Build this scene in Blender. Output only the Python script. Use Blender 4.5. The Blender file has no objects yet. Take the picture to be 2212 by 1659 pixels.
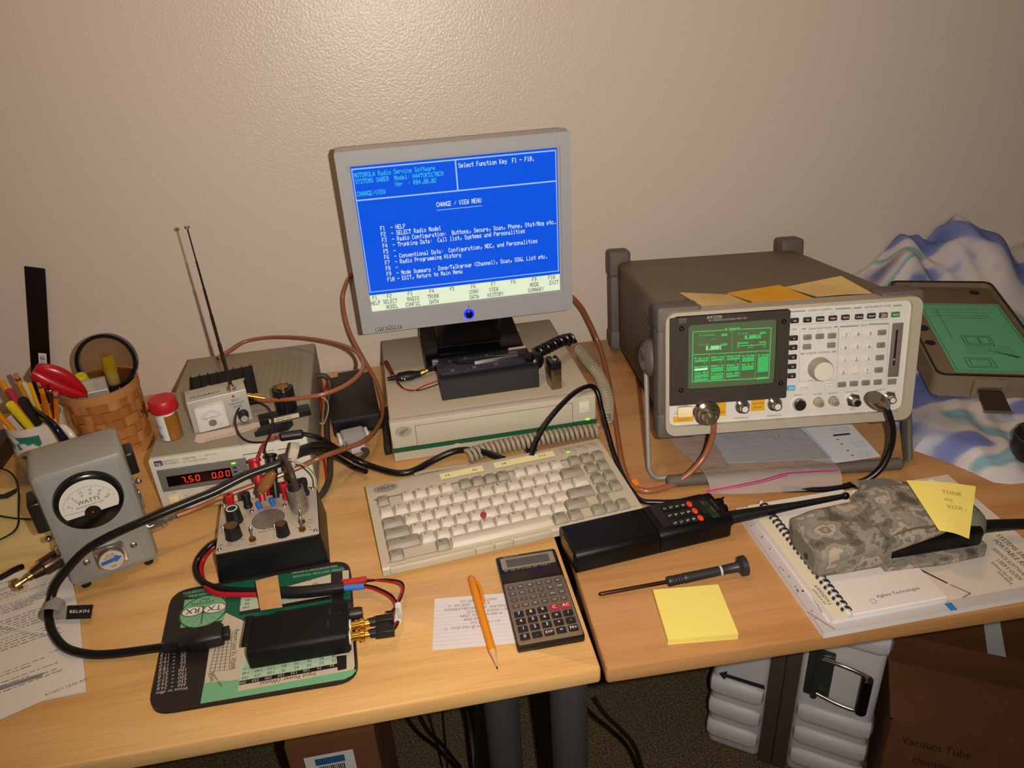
import bpy, bmesh, math, random
from mathutils import Vector, Matrix
S = bpy.context.scene
C = S.collection
T = 0.72            # height of the desk tops above the floor; everything below is given relative to the desk tops
rnd = random.Random(7)

# ------------------------------------------------------------------ camera
CAM = Vector((-0.15806, -0.55837, 0.64726 + T))
RIGHT = Vector((0.983262, -0.173219, -0.056488)); DOWN = Vector((-0.130695, -0.454556, -0.881078)); FWD = Vector((0.126942, 0.873713, -0.469586))
cd = bpy.data.cameras.new('camera'); cam = bpy.data.objects.new('camera', cd); C.objects.link(cam)
cd.sensor_width = 36; cd.lens = 36 * 1683.92100 / 2212; cd.clip_start = 0.02
m3 = Matrix((RIGHT, -DOWN, -FWD)).transposed()
cam.matrix_world = Matrix.Translation(CAM) @ m3.to_4x4()
S.camera = cam
S.view_settings.view_transform = 'Standard'; S.view_settings.look = 'None'
S.view_settings.gamma = 1; S.view_settings.use_curve_mapping = False
S.view_settings.exposure = 0.0

# ------------------------------------------------------------------ light: dim warm room, a ceiling lamp, the camera's flash
w = bpy.data.worlds.new('room_ambience'); S.world = w; w.use_nodes = True
w.node_tree.nodes['Background'].inputs[0].default_value = (1.0, 0.82, 0.64, 1)
w.node_tree.nodes['Background'].inputs[1].default_value = 0.10
def lamp(name, kind, loc, energy, col, size, aim=None):
    d = bpy.data.lights.new(name, kind); d.energy = energy; d.color = col
    if kind == 'AREA': d.size = size
    else: d.shadow_soft_size = size
    o = bpy.data.objects.new(name, d); C.objects.link(o); o.location = loc
    if aim is not None: o.rotation_euler = (Vector(aim) - Vector(loc)).to_track_quat('-Z', 'Y').to_euler()
    return o
lamp('ceiling_lamp', 'POINT', (-0.25, 0.22, T + 1.62), 17, (1.0, 0.62, 0.32), 0.10)
fl = CAM + RIGHT * 0.055 - DOWN * 0.012
lamp('camera_flash', 'SPOT', fl, 45, (1.0, 0.94, 0.87), 0.006, fl + FWD - DOWN * 0.16)
bpy.data.lights['camera_flash'].spot_size = math.radians(122); bpy.data.lights['camera_flash'].spot_blend = 1.0

# ------------------------------------------------------------------ materials
def lin(h):
    h = h.lstrip('#'); c = [int(h[i:i + 2], 16) / 255 for i in (0, 2, 4)]
    return tuple(x / 12.92 if x <= 0.04045 else ((x + 0.055) / 1.055) ** 2.4 for x in c) + (1,)
MT = {}
def mat(name, col, rough=0.5, metal=0.0, spec=0.5, bump=None, var=None, emit=0, trans=0, alpha=1, ior=1.45, coat=0, lit=True):
    if name in MT: return MT[name]
    m = bpy.data.materials.new(name); m.use_nodes = True; nt = m.node_tree; b = nt.nodes['Principled BSDF']
    c = lin(col); b.inputs['Base Color'].default_value = c; b.inputs['Roughness'].default_value = rough
    b.inputs['Metallic'].default_value = metal; b.inputs['Specular IOR Level'].default_value = spec
    b.inputs['IOR'].default_value = ior; b.inputs['Coat Weight'].default_value = coat
    if emit:
        b.inputs['Emission Color'].default_value = c; b.inputs['Emission Strength'].default_value = emit
        if lit: b.inputs['Base Color'].default_value = tuple(x * .06 for x in c[:3]) + (1,)
    if trans: b.inputs['Transmission Weight'].default_value = trans
    if alpha < 1: b.inputs['Alpha'].default_value = alpha
    if bump or var:
        tc = nt.nodes.new('ShaderNodeTexCoord')
    if var:      # (scale, amount)
        n = nt.nodes.new('ShaderNodeTexNoise'); n.inputs['Scale'].default_value = var[0]; n.inputs['Detail'].default_value = 4
        nt.links.new(tc.outputs['Object'], n.inputs['Vector'])
        r = nt.nodes.new('ShaderNodeValToRGB'); a = var[1]
        r.color_ramp.elements[0].position = 0.3; r.color_ramp.elements[1].position = 0.7
        r.color_ramp.elements[0].color = tuple(x * (1 - a) for x in c[:3]) + (1,)
        r.color_ramp.elements[1].color = tuple(min(1, x * (1 + a)) for x in c[:3]) + (1,)
        nt.links.new(n.outputs['Fac'], r.inputs['Fac']); nt.links.new(r.outputs['Color'], b.inputs['Base Color'])
    if bump:     # (scale, strength, distance)
        n = nt.nodes.new('ShaderNodeTexNoise'); n.inputs['Scale'].default_value = bump[0]; n.inputs['Detail'].default_value = 3
        nt.links.new(tc.outputs['Object'], n.inputs['Vector'])
        bp = nt.nodes.new('ShaderNodeBump'); bp.inputs['Strength'].default_value = bump[1]
        bp.inputs['Distance'].default_value = bump[2] if len(bump) > 2 else 0.001
        nt.links.new(n.outputs['Fac'], bp.inputs['Height']); nt.links.new(bp.outputs['Normal'], b.inputs['Normal'])
    MT[name] = m; return m
def wood(name, c1, c2, c3, rough, grain=1.0):
    m = bpy.data.materials.new(name); m.use_nodes = True; nt = m.node_tree; b = nt.nodes['Principled BSDF']; L = nt.links
    tc = nt.nodes.new('ShaderNodeTexCoord'); mp = nt.nodes.new('ShaderNodeMapping')
    mp.inputs['Scale'].default_value = (1.1 * grain, 11 * grain, 11 * grain); L.new(tc.outputs['Object'], mp.inputs['Vector'])
    n = nt.nodes.new('ShaderNodeTexNoise'); n.inputs['Scale'].default_value = 1.6; n.inputs['Detail'].default_value = 5; n.inputs['Distortion'].default_value = 0.6
    L.new(mp.outputs['Vector'], n.inputs['Vector'])
    r = nt.nodes.new('ShaderNodeValToRGB'); e = r.color_ramp.elements
    e[0].position = 0.30; e[0].color = lin(c1); e[1].position = 0.72; e[1].color = lin(c3); k = e.new(0.5); k.color = lin(c2)
    L.new(n.outputs['Fac'], r.inputs['Fac'])
    mp2 = nt.nodes.new('ShaderNodeMapping'); mp2.inputs['Scale'].default_value = (6, 240, 240); L.new(tc.outputs['Object'], mp2.inputs['Vector'])
    n2 = nt.nodes.new('ShaderNodeTexNoise'); n2.inputs['Scale'].default_value = 2.2; n2.inputs['Detail'].default_value = 2
    L.new(mp2.outputs['Vector'], n2.inputs['Vector'])
    mx = nt.nodes.new('ShaderNodeMix'); mx.data_type = 'RGBA'; mx.blend_type = 'MULTIPLY'; mx.inputs['Factor'].default_value = 0.30
    r2 = nt.nodes.new('ShaderNodeValToRGB'); r2.color_ramp.elements[0].color = (.62, .5, .4, 1); r2.color_ramp.elements[0].position = .3; r2.color_ramp.elements[1].position = .6
    L.new(n2.outputs['Fac'], r2.inputs['Fac']); L.new(r.outputs['Color'], mx.inputs['A']); L.new(r2.outputs['Color'], mx.inputs['B'])
    L.new(mx.outputs['Result'], b.inputs['Base Color']); b.inputs['Roughness'].default_value = rough
    MT[name] = m; return m
def ramp_mat(name, stops, scale, rough, detail=3, constant=False, stretch=(1, 1, 1), snap=None, distort=0, bump=None, spec=0.5):
    m = bpy.data.materials.new(name); m.use_nodes = True; nt = m.node_tree; b = nt.nodes['Principled BSDF']; L = nt.links
    tc = nt.nodes.new('ShaderNodeTexCoord'); src = tc.outputs['Object']
    mp = nt.nodes.new('ShaderNodeMapping'); mp.inputs['Scale'].default_value = stretch; L.new(src, mp.inputs['Vector']); src = mp.outputs['Vector']
    if snap:
        vm = nt.nodes.new('ShaderNodeVectorMath'); vm.operation = 'SNAP'; vm.inputs[1].default_value = (snap,) * 3
        L.new(src, vm.inputs[0]); src = vm.outputs[0]
    n = nt.nodes.new('ShaderNodeTexNoise'); n.inputs['Scale'].default_value = scale; n.inputs['Detail'].default_value = detail; n.inputs['Distortion'].default_value = distort
    L.new(src, n.inputs['Vector'])
    r = nt.nodes.new('ShaderNodeValToRGB'); e = r.color_ramp.elements
    if constant: r.color_ramp.interpolation = 'CONSTANT'
    e[0].position, e[0].color = stops[0][0], lin(stops[0][1]); e[1].position, e[1].color = stops[-1][0], lin(stops[-1][1])
    for p, c in stops[1:-1]: e.new(p).color = lin(c)
    L.new(n.outputs['Fac'], r.inputs['Fac']); L.new(r.outputs['Color'], b.inputs['Base Color'])
    b.inputs['Roughness'].default_value = rough; b.inputs['Specular IOR Level'].default_value = spec
    if bump:
        n2 = nt.nodes.new('ShaderNodeTexNoise'); n2.inputs['Scale'].default_value = bump[0]; L.new(tc.outputs['Object'], n2.inputs['Vector'])
        bp = nt.nodes.new('ShaderNodeBump'); bp.inputs['Strength'].default_value = bump[1]; bp.inputs['Distance'].default_value = bump[2]
        L.new(n2.outputs['Fac'], bp.inputs['Height']); L.new(bp.outputs['Normal'], b.inputs['Normal'])
    MT[name] = m; return m

# ------------------------------------------------------------------ 5x7 bitmap letters for the screens
FONT = ('00000000000000 5F000000070007001 47F147F14242A7F2A12231308646236495620500008070300001C2241000041221C002A1C7F1C2A'
        '08083E080800807030000808080808000060600020100804023E5149453E00427F4000724949494621 41494D331814127F1027454545393C4A494931'
        '41211109073649494936464929291E0000140000004034000000081422411414141414004122140802015909063E415D594E'
        '7C1211127C7F494949363E414141227F4141413E7F494949417F090909013E414151737F0808087F00417F41002040413F017F08142241'
        '7F404040407F021C027F7F0408107F3E4141413E7F090909063E4151215E7F09192946264949493203017F01033F4040403F'
        '1F2040201F3F4038403F63140814630304780403615949 4D43007F4141410204081020004141417F04020102044040404040000307080 0'
        '20545478407F284444383844444428384444287F385454541800087E090218A4A49C787F0804047800447D40002040403D007F10284400'
        '00417F40007C047804787C080404783844444438FC182424181824241 8FC7C08040408485454542404043F44243C4040207C'
        '1C2040201C3C4030403C44281028444C9090907C4464544C44').replace(' ', '')
def glyph(ch):
    k = (ord(ch) - 32) * 10
    return [int(FONT[k + i:k + i + 2], 16) for i in range(0, 10, 2)] if 0 <= k and k + 10 <= len(FONT) else [0] * 5

# ------------------------------------------------------------------ mesh collector
def rrect(x0, y0, x1, y1, r, n=4):
    r = max(1e-6, min(r, (x1 - x0) / 2 - 1e-6, (y1 - y0) / 2 - 1e-6)); p = []
    for cx, cy, a0 in ((x1 - r, y1 - r, 0), (x0 + r, y1 - r, 90), (x0 + r, y0 + r, 180), (x1 - r, y0 + r, 270)):
        for i in range(n + 1):
            a = math.radians(a0 + 90 * i / n); p.append((cx + r * math.cos(a), cy + r * math.sin(a)))
    return p
def spline(pts, per=8, closed=False):
    P = [Vector(p) for p in pts]; out = []
    if len(P) < 3: return P
    for i in range(len(P) - 1):
        p0 = P[i - 1] if i else P[0] * 2 - P[1]; p1, p2 = P[i], P[i + 1]; p3 = P[i + 2] if i + 2 < len(P) else P[i + 1] * 2 - P[i]
        for k in range(per):
            t = k / per
            out.append(0.5 * ((2 * p1) + (p2 - p0) * t + (2 * p0 - 5 * p1 + 4 * p2 - p3) * t * t + (3 * p1 - p0 - 3 * p2 + p3) * t ** 3))
    out.append(P[-1]); return out
TXT = {}
def text_tris(s):
    if s not in TXT:
        cu = bpy.data.curves.new('t', 'FONT'); cu.body = s; cu.resolution_u = 2; cu.align_x = 'LEFT'
        o = bpy.data.objects.new('t', cu); me = o.to_mesh(); me.calc_loop_triangles()
        v = [(p.co.x, p.co.y) for p in me.vertices]; f = [tuple(t.vertices) for t in me.loop_triangles]
        o.to_mesh_clear(); bpy.data.objects.remove(o); bpy.data.curves.remove(cu)
        TXT[s] = (v, f, max([p[0] for p in v] or [0]))
    return TXT[s]
class G:
    def __init__(s): s.v = []; s.f = []
    def add(s, v, f):
        n = len(s.v); s.v += [tuple(p) for p in v]; s.f += [tuple(i + n for i in q) for q in f]; return s
    def loft(s, rings, caps=True, closed=True):
        n = len(rings[0]); v = [p for r in rings for p in r]; f = []
        for k in range(len(rings) - 1):
            for i in range(n if closed else n - 1):
                j = (i + 1) % n; f.append((k * n + i, k * n + j, (k + 1) * n + j, (k + 1) * n + i))
        if caps: f.append(tuple(range(n - 1, -1, -1))); f.append(tuple((len(rings) - 1) * n + i for i in range(n)))
        return s.add(v, f)
    # rounded box: corner radius r about `ax`, cap edges rounded by b
    def rbox(s, x0, y0, z0, x1, y1, z1, r=0.002, b=0.0, ax='z', n=4, inset=(0, 0)):
        if ax == 'z': A = (x0, y0, x1, y1, z0, z1); mk = lambda p, q, t: (p, q, t)
        elif ax == 'y': A = (x0, z0, x1, z1, y1, y0); mk = lambda p, q, t: (p, t, q)
        else: A = (y0, z0, y1, z1, x0, x1); mk = lambda p, q, t: (t, p, q)
        a0, b0, a1, b1, t0, t1 = A; rings = []; sg = 1 if t1 > t0 else -1
        b = min(b, abs(t1 - t0) / 2 * 0.98)
        st = [(b, t0), (b * .29, t0 + sg * b * .29), (0, t0 + sg * b)] if b else [(0, t0)]
        en = [(0, t1 - sg * b), (b * .29, t1 - sg * b * .29), (b, t1)] if b else [(0, t1)]
        for k, (d, t) in enumerate(st + en):
            ins = inset[0] if k < len(st) else inset[1]; d += ins
            rings.append([mk(p, q, t) for p, q in rrect(a0 + d, b0 + d, a1 - d, b1 - d, max(r - d, 1e-4) if r > 1e-4 else 1e-5, n)])
        return s.loft(rings)
    def box(s, x0, y0, z0, x1, y1, z1):
        v = [(x, y, z) for z in (z0, z1) for y in (y0, y1) for x in (x0, x1)]
        return s.add(v, [(0, 2, 3, 1), (4, 5, 7, 6), (0, 1, 5, 4), (2, 6, 7, 3), (0, 4, 6, 2), (1, 3, 7, 5)])
    def cyl(s, p0, p1, r0, r1=None, n=16, caps=True):
        return s.lathe([(0, r0), (1, r0 if r1 is None else r1)], p0, p1, n, caps)
    # profile: (t along p0->p1 0..1, radius)
    def lathe(s, prof, p0, p1, n=20, caps=True):
        p0, p1 = Vector(p0), Vector(p1); d = p1 - p0; z = d.normalized()
        x = z.orthogonal().normalized(); y = z.cross(x); rings = []
        for t, r in prof:
            rings.append([p0 + d * t + (x * math.cos(a) + y * math.sin(a)) * max(r, 1e-5) for a in (2 * math.pi * i / n for i in range(n))])
        return s.loft(rings, caps)
    def tube(s, pts, r, n=8, per=8, smooth=True, caps=True, r1=None):
        P = spline(pts, per) if smooth else [Vector(p) for p in pts]
        P = [p for i, p in enumerate(P) if i == 0 or (p - P[i - 1]).length > 1e-6]
        t0 = (P[1] - P[0]).normalized(); x = t0.orthogonal().normalized(); rings = []; pt = t0
        for i, p in enumerate(P):
            t = ((P[min(i + 1, len(P) - 1)] - P[max(i - 1, 0)])).normalized()
            q = pt.rotation_difference(t); x = (q @ x); x = (x - t * x.dot(t)).normalized(); y = t.cross(x); pt = t
            rr = r if r1 is None else r + (r1 - r) * i / (len(P) - 1)
            rings.append([p + (x * math.cos(a) + y * math.sin(a)) * rr for a in (2 * math.pi * k / n for k in range(n))])
        return s.loft(rings, caps)
    def ball(s, c, r, n=12, m=8, sz=1.0):
        c = Vector(c); prof = [(-math.cos(math.pi * i / m), math.sin(math.pi * i / m)) for i in range(m + 1)]
        rings = [[c + Vector((math.cos(a) * rr * r, math.sin(a) * rr * r, t * r * sz)) for a in (2 * math.pi * k / n for k in range(n))] for t, rr in ((t, max(q, 1e-3)) for t, q in prof)]
        return s.loft(rings)
    def poly(s, pts, h=None, d=(0, 0, 1)):      # flat polygon, or a slab of thickness h along d
        if h is None: return s.add(pts, [tuple(range(len(pts)))])
        d = Vector(d) * h
        return s.loft([[Vector(p) for p in pts], [Vector(p) + d for p in pts]])
    def ring(s, outer, inner, mk, t0, t1):      # a frame between two outlines with the same point count
        n = len(outer); v = [mk(*p, t0) for p in outer] + [mk(*p, t0) for p in inner] + [mk(*p, t1) for p in outer] + [mk(*p, t1) for p in inner]; f = []
        for i in range(n):
            j = (i + 1) % n
            f += [(i, j, n + j, n + i), (2 * n + i, 3 * n + i, 3 * n + j, 2 * n + j), (i, 2 * n + i, 2 * n + j, j), (n + i, n + j, 3 * n + j, 3 * n + i)]
        return s.add(v, f)
    def text(s, t, o, size, ex=(1, 0, 0), ey=(0, 0, 1), al='C', sx=1.0, maxw=None):
        if not t.strip(): return s
        v, f, wd = text_tris(t); o, ex, ey = Vector(o), Vector(ex).normalized(), Vector(ey).normalized()
        if maxw and wd * size * sx > maxw: sx = maxw / (wd * size)
        off = 0 if al == 'L' else (-wd / 2 if al == 'C' else -wd)
        return s.add([o + ex * ((x + off) * size * sx) + ey * ((y - .35) * size) for x, y in v], f)
    def pix(s, t, o, cw, ch, ex=(1, 0, 0), ey=(0, 0, 1), fat=1.25):   # bitmap letters; o = top left of the first cell
        o, ex, ey = Vector(o), Vector(ex), Vector(ey); px, py = cw / 6.0, ch / 9.0
        for k, c in enumerate(t):
            for i, col in enumerate(glyph(c)):
                for j in range(8):
                    if col >> j & 1:
                        a = o + ex * (k * cw + (i + .3) * px) - ey * ((j + .6) * py); dx = ex * px * fat; dy = ey * py * 1.02
                        s.add([a, a + dx, a + dx - dy, a - dy], [(3, 2, 1, 0)])
        return s
    def quad(s, o, ex, ey, wd, ht):             # centred flat quad
        o, ex, ey = Vector(o), Vector(ex).normalized() * wd / 2, Vector(ey).normalized() * ht / 2
        return s.add([o - ex - ey, o + ex - ey, o + ex + ey, o - ex + ey], [(0, 1, 2, 3)])
    def scrib(s, o, ex, ey, wd, rows, pitch, th=0.0011, dens=.85, ch=.0045):   # rows of small print read as broken lines; o = top left
        o, ex, ey = Vector(o), Vector(ex).normalized(), Vector(ey).normalized()
        for k in range(rows):
            x = 0; end = wd * (rnd.uniform(.45, 1) if rnd.random() > dens else rnd.uniform(.9, 1))
            while x < end:
                l = min(rnd.uniform(.5, 2.4) * ch, end - x); s.quad(o + ex * (x + l / 2) - ey * (k * pitch), ex, ey, l, th * rnd.uniform(.7, 1.1)); x += l + ch * .4
        return s
    def line(s, a, b, nrm, wd):
        a, b = Vector(a), Vector(b); q = Vector(nrm).cross(b - a).normalized() * wd / 2
        return s.add([a - q, b - q, b + q, a + q], [(0, 1, 2, 3)])
    def xf(s, M):
        s.v = [tuple(M @ Vector(p)) for p in s.v]; return s
    def mesh(s, name, mt, ang=0.60):
        me = bpy.data.meshes.new(name); me.from_pydata(s.v, [], s.f); me.update()
        bm = bmesh.new(); bm.from_mesh(me)
        if len(bm.faces) < 60000: bmesh.ops.recalc_face_normals(bm, faces=bm.faces) if ang else None
        bm.to_mesh(me); bm.free()
        if ang:
            me.polygons.foreach_set('use_smooth', [True] * len(me.polygons)); me.set_sharp_from_angle(angle=ang)
        me.materials.append(mt); return me
XY = dict(ex=(1, 0, 0), ey=(0, 1, 0))           # writing that lies flat
def thing(name, label, cat, loc, yaw=0, pitch=0, group=None):
    o = bpy.data.objects.new(name, None); C.objects.link(o); o.empty_display_size = 0.02
    o.location = (loc[0], loc[1], loc[2] + T); o.rotation_euler = (pitch, 0, yaw)
    o['label'] = label; o['category'] = cat
    if group: o['group'] = group
    return o
def part(g, name, mt, parent, label=None, flat=False, stuff=False):
    o = bpy.data.objects.new(name, g.mesh(name, mt, 0 if flat else 0.65) if isinstance(g, G) else g); C.objects.link(o); o.parent = parent
    if label: o['label'] = label
    if stuff: o['kind'] = 'stuff'
    return o
def solo(g, name, mt, label=None, cat=None, group=None, kind=None, flat=False):
    n = len(g.v); cx = sum(p[0] for p in g.v) / n; cy = sum(p[1] for p in g.v) / n; cz = min(p[2] for p in g.v)
    g.v = [(p[0] - cx, p[1] - cy, p[2] - cz) for p in g.v]
    o = bpy.data.objects.new(name, g.mesh(name, mt, 0 if flat else 0.65)); C.objects.link(o); o.location = (cx, cy, cz + T)
    if label: o['label'] = label
    if cat: o['category'] = cat
    if group: o['group'] = group
    if kind: o['kind'] = kind
    return o
def root_at(name, label, cat, p, group=None): return thing(name, label, cat, p, 0, 0, group)
def rel(o, pts): return [(p[0] - o[0], p[1] - o[1], p[2] - o[2]) for p in pts]
# ================================================================== the setting
wall_m = mat('painted_wall', '#CEBFAF', 0.30, spec=0.5, bump=(270, 0.50, 0.0014))
solo(G().box(-2.6, 0.800, -T, 2.6, 0.88, 1.75), 'wall_back', wall_m, 'beige painted wall with a fine orange peel texture', kind='structure')
carpet = ramp_mat('carpet', [(.3, '#3B3022'), (.5, '#6A5940'), (.72, '#8D7B5C')], 260, 0.95, bump=(400, 1.0, 0.004), spec=.1)
solo(G().box(-2.6, -1.6, -T - .05, 2.6, 0.80, -T), 'floor', carpet, 'brown flecked carpet under the desks', kind='structure')
maple = wood('maple_veneer', '#BE8E52', '#D2A364', '#DCB175', 0.34)
beech = wood('beech_veneer', '#A06E3E', '#B2814E', '#BC8D5B', 0.38)
darkleg = mat('grey_leg_paint', '#3D3B3A', 0.5)
def desk(name, label, loc, yaw, x0, x1, mt, legs):
    t = thing(name, label, 'desk', loc, yaw)
    g = G().rbox(x0, 0, -.0215, x1, .79, 0, .004, .0035); part(g, 'desktop', mt, t)
    for x, y, r in legs:
        l = part(G().lathe([(0, r * .9), (1, r)], (x, y, -T), (x, y, -.022), 24), 'leg', darkleg, t)
        part(G().cyl((x, y, -T), (x, y, -T + .03), r * 1.08, n=24), 'foot', mat('black_plastic', '#141313', .45), l)
    part(G().box(x0 + .08, .2, -.06, x1 - .08, .24, -.022), 'under_rail', darkleg, t)
    return t
desk('desk', 'left desk in pale maple veneer carrying the keyboard', (0, 0, 0), 0, -1.35, -.0022, maple, [(-.0255, .06, .0225), (-.098, .135, .0235), (-1.2, .1, .0235), (-1.2, .7, .0235), (-.09, .7, .0235)])
desk('desk', 'right desk in darker orange beech veneer carrying the large test set', (0, -.003, 0), -.034, .0022, 1.35, beech, [(1.25, .1, .0235), (1.25, .7, .0235), (.09, .7, .0235)])

# ================================================================== radio test set on its bail (right desk)
brown = mat('brown_case_paint', '#665844', .55, bump=(900, .25, .0004))
rubber = mat('brown_rubber', '#5A5047', .6)
bez = mat('tan_bezel', '#A99D8A', .5); panel = mat('pale_panel', '#CFC9BE', .5)
chrome = mat('chrome', '#C9C2B8', .18, 1.0); steel = mat('brushed_steel', '#B5B0A8', .34, 1.0); gold = mat('gold_plate', '#D9A545', .2, 1.0)
ink = mat('black_ink', '#2A2622', .6); grayink = mat('grey_ink', '#6E675E', .6); blueink = mat('pale_blue_ink', '#8FA9B8', .6)
white = mat('white_ink', '#E6E0D6', .6); blackp = mat('black_plastic', '#141313', .45)
ts = thing('test_set', 'large brown radio test set with a glowing green screen, propped on its bail', 'test set', (.1746, .3074, .0716), -.1291, -.1654)
W_, D_, H_ = .3377, .4404, .172
part(G().rbox(.006, .022, .004, W_ - .006, D_ - .02, H_ - .004, .010, .003, 'y'), 'case', brown, ts)
g = G(); fy = lambda p, q, t: (p, t, q)
g.ring(rrect(0, 0, W_, H_, .014, 6), rrect(.005, .013, W_ - .0125, H_ - .0045, .011, 6), fy, -.006, .024)
part(g, 'front_bezel', bez, ts)
part(G().rbox(.004, 0, .012, W_ - .012, .004, H_ - .004, .010, .0, 'y', 6), 'front_panel', panel, ts)
for nm, a in (('front_bumper', (-.009, .004, H_ - .030, .050, .040, H_ + .006)), ('front_bumper', (W_ - .050, .004, H_ - .030, W_ + .007, .042, H_ + .006)),
              ('front_bumper', (-.009, .004, -.008, .050, .040, .03)), ('front_bumper', (W_ - .050, .004, -.008, W_ + .007, .042, .03)),
              ('side_rail', (-.009, .004, .025, .003, .036, H_ - .025)), ('side_rail', (W_ - .003, .004, .025, W_ + .007, .036, H_ - .025))):
    part(G().rbox(*a, .006, .004, 'y'), nm, rubber, ts)
for x0, x1 in ((-.010, .030), (W_ - .034, W_ + .008)):
    part(G().rbox(x0, D_ - .03, H_ - .032, x1, D_ + .012, H_ + .016, .007, .006, 'y'), 'rear_bumper', rubber, ts)
    part(G().rbox(x0, D_ - .03, .0042, x1, D_ + .012, .04, .007, .004, 'y'), 'rear_bumper', rubber, ts)
part(G().rbox(-.008, D_ - .028, .03, .01, D_ + .008, H_ - .03, .004, .003, 'y'), 'rear_rail', rubber, ts)
for k in range(10):      # louvred vents in the left side
    part(G().box(.0045, .10, .05 + k * .009, .0068, .175, .0535 + k * .009), 'vent_slat', rubber, ts)
# bail stand
pv = part(G().lathe([(0, .026), (.6, .026), (.9, .021), (1, .012)], (-.002, .055, .095), (-.020, .055, .095), 24), 'bail_pivot', rubber, ts)
part(G().lathe([(0, .017), (1, .011)], (-.0195, .055, .095), (-.0225, .055, .095), 20), 'pivot_cap', steel, pv)
part(G().lathe([(0, .026), (.6, .026), (1, .014)], (W_ + .002, .055, .095), (W_ + .018, .055, .095), 24), 'bail_pivot', rubber, ts)
ca, sa = math.cos(.1654), math.sin(.1654)
def tsl(x, y, z):   # desk-level point -> the test set's own axes
    v = Vector((x, y, z)) - Vector((.1746, .3074, .0716)); cy, sy = math.cos(.1291), math.sin(.1291)
    a = Vector((v.x * cy - v.y * sy, v.x * sy + v.y * cy, v.z)); return (a.x, a.y * ca - a.z * sa, a.y * sa + a.z * ca)
bl, br = tsl(.153, .306, .006), tsl(.5165, .257, .006)
part(G().tube([(-.015, .055, .09), (-.016, .045, .06), (bl[0] + .001, bl[1] + .006, bl[2] + .03), (bl[0] + .002, bl[1], bl[2] + .010), (bl[0] + .012, bl[1] - .001, bl[2] - .001), tsl(.185, .299, .007)], .0034, 10), 'bail_arm', mat('grey_rod', '#827F76', .45), ts)
g = G().rbox(-.003, -.007, 0, .003, .007, 1, .002, .001); a0 = Vector((W_ + .014, .055, .095)); a1 = Vector(br)
g2 = G(); ux = Vector((1, 0, 0)); uz = (a1 - a0).normalized(); uy = uz.cross(ux).normalized()
g2.loft([[a0 + ux * px * .9 + uy * py * 1.5 for px, py in rrect(-.004, -.008, .004, .008, .003)], [a1 + ux * px + uy * py for px, py in rrect(-.004, -.008, .004, .008, .003)]])
part(g2, 'bail_arm', rubber, ts)
f0, f1 = Vector((0.1721, 0.2868, 0.0090)), Vector((0.4995, 0.2464, 0.0090))
part(G().lathe([(0, .006), (.01, .0088), (.18, .0088), (.2, .0078), (.8, .0078), (.82, .0088), (.99, .0088), (1, .006)], tsl(*f0), tsl(*f1), 16), 'bail_foot', rubber, ts)
part(G().cyl(tsl(*f1), br, .0034, n=10), 'bail_arm', steel, ts)
# screen half
def rc(a, b): return (min(a[0], b[0]), min(a[1], b[1]), max(a[0], b[0]), max(a[1], b[1]))
darkp = mat('dark_brown_plastic', '#3A332C', .35)
sr = rc((0.0047, 0.1659), (0.1632, 0.0443))
so = (sr[0], sr[1], sr[2], sr[3]); ci = rc((0.0299, 0.1545), (0.1467, 0.0653))
sur = G().ring(rrect(*so, .002, 6), rrect(*ci, .005, 6), fy, -.0062, .004); su = part(sur, 'screen_surround', darkp, ts)
crtm = mat('green_tube_glass', '#4E5C40', .14, emit=.20, lit=False)
g = G(); n = 12; pts = []
for j in range(n + 1):
    for i in range(n + 1):
        u, v = i / n, j / n; bx = 1 - ((u - .5) ** 2 + (v - .5) ** 2) * 2
        pts.append((ci[0] - .001 + (ci[2] - ci[0] + .002) * u, -.0012 - .0030 * bx, ci[1] - .001 + (ci[3] - ci[1] + .002) * v))
g.add(pts, [(j * (n + 1) + i, j * (n + 1) + i + 1, (j + 1) * (n + 1) + i + 1, (j + 1) * (n + 1) + i) for j in range(n) for i in range(n)])
crt = part(g, 'screen', crtm, ts, 'dark green tube screen')
grn = mat('green_phosphor', '#58F07A', .5, emit=.85); dgrn = mat('dim_green_phosphor', '#3FC060', .5, emit=.85); bgrn = mat('bright_green_phosphor', '#A8FFC0', .5, emit=1.0)
g = G(); gd = G(); gb = G(); SY = -.0046
def sp(p, y=SY): return (p[0], y, p[1])
def bar(gg, a, b, h, y=None): a, b = sp(a, SY if y is None else y), sp(b, SY if y is None else y); gg.line(a, b, (0, -1, 0), h)
tl, tr, br_, bl_ = (0.0361, 0.1450), (0.1391, 0.1432), (0.1388, 0.0740), (0.0357, 0.0760)
bar(g, tl, (0.0770, 0.1443), .0006); bar(g, (0.0991, 0.1440), tr, .0006); bar(g, tr, br_, .0006); bar(g, br_, bl_, .0007); bar(g, bl_, tl, .0006)
bar(g, (0.0362, 0.1137), (0.1387, 0.1120), .0006); bar(gd, (0.0879, 0.1421), (0.0878, 0.1132), .0004)
for a, b in (((0.0582, 0.1130), (0.0579, 0.0761)), ((0.0791, 0.1129), (0.0791, 0.0757)), ((0.0993, 0.1125), (0.0992, 0.0754)), ((0.1202, 0.1119), (0.1199, 0.0751))): bar(gd, a, b, .0005)
def w3(gg, s, p, cw, ch, fat=1.3): gg.pix(s, sp(p, SY - .0001), cw * .64, ch * .68, fat=fat)
w3(g, 'RF GENERATOR', (0.0783, 0.1468), .00262, .0058); w3(gd, 'TX Frequency', (0.0439, 0.1410), .0027, .0050); w3(gd, '-----', (0.0584, 0.1349), .0036, .0050)
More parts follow.
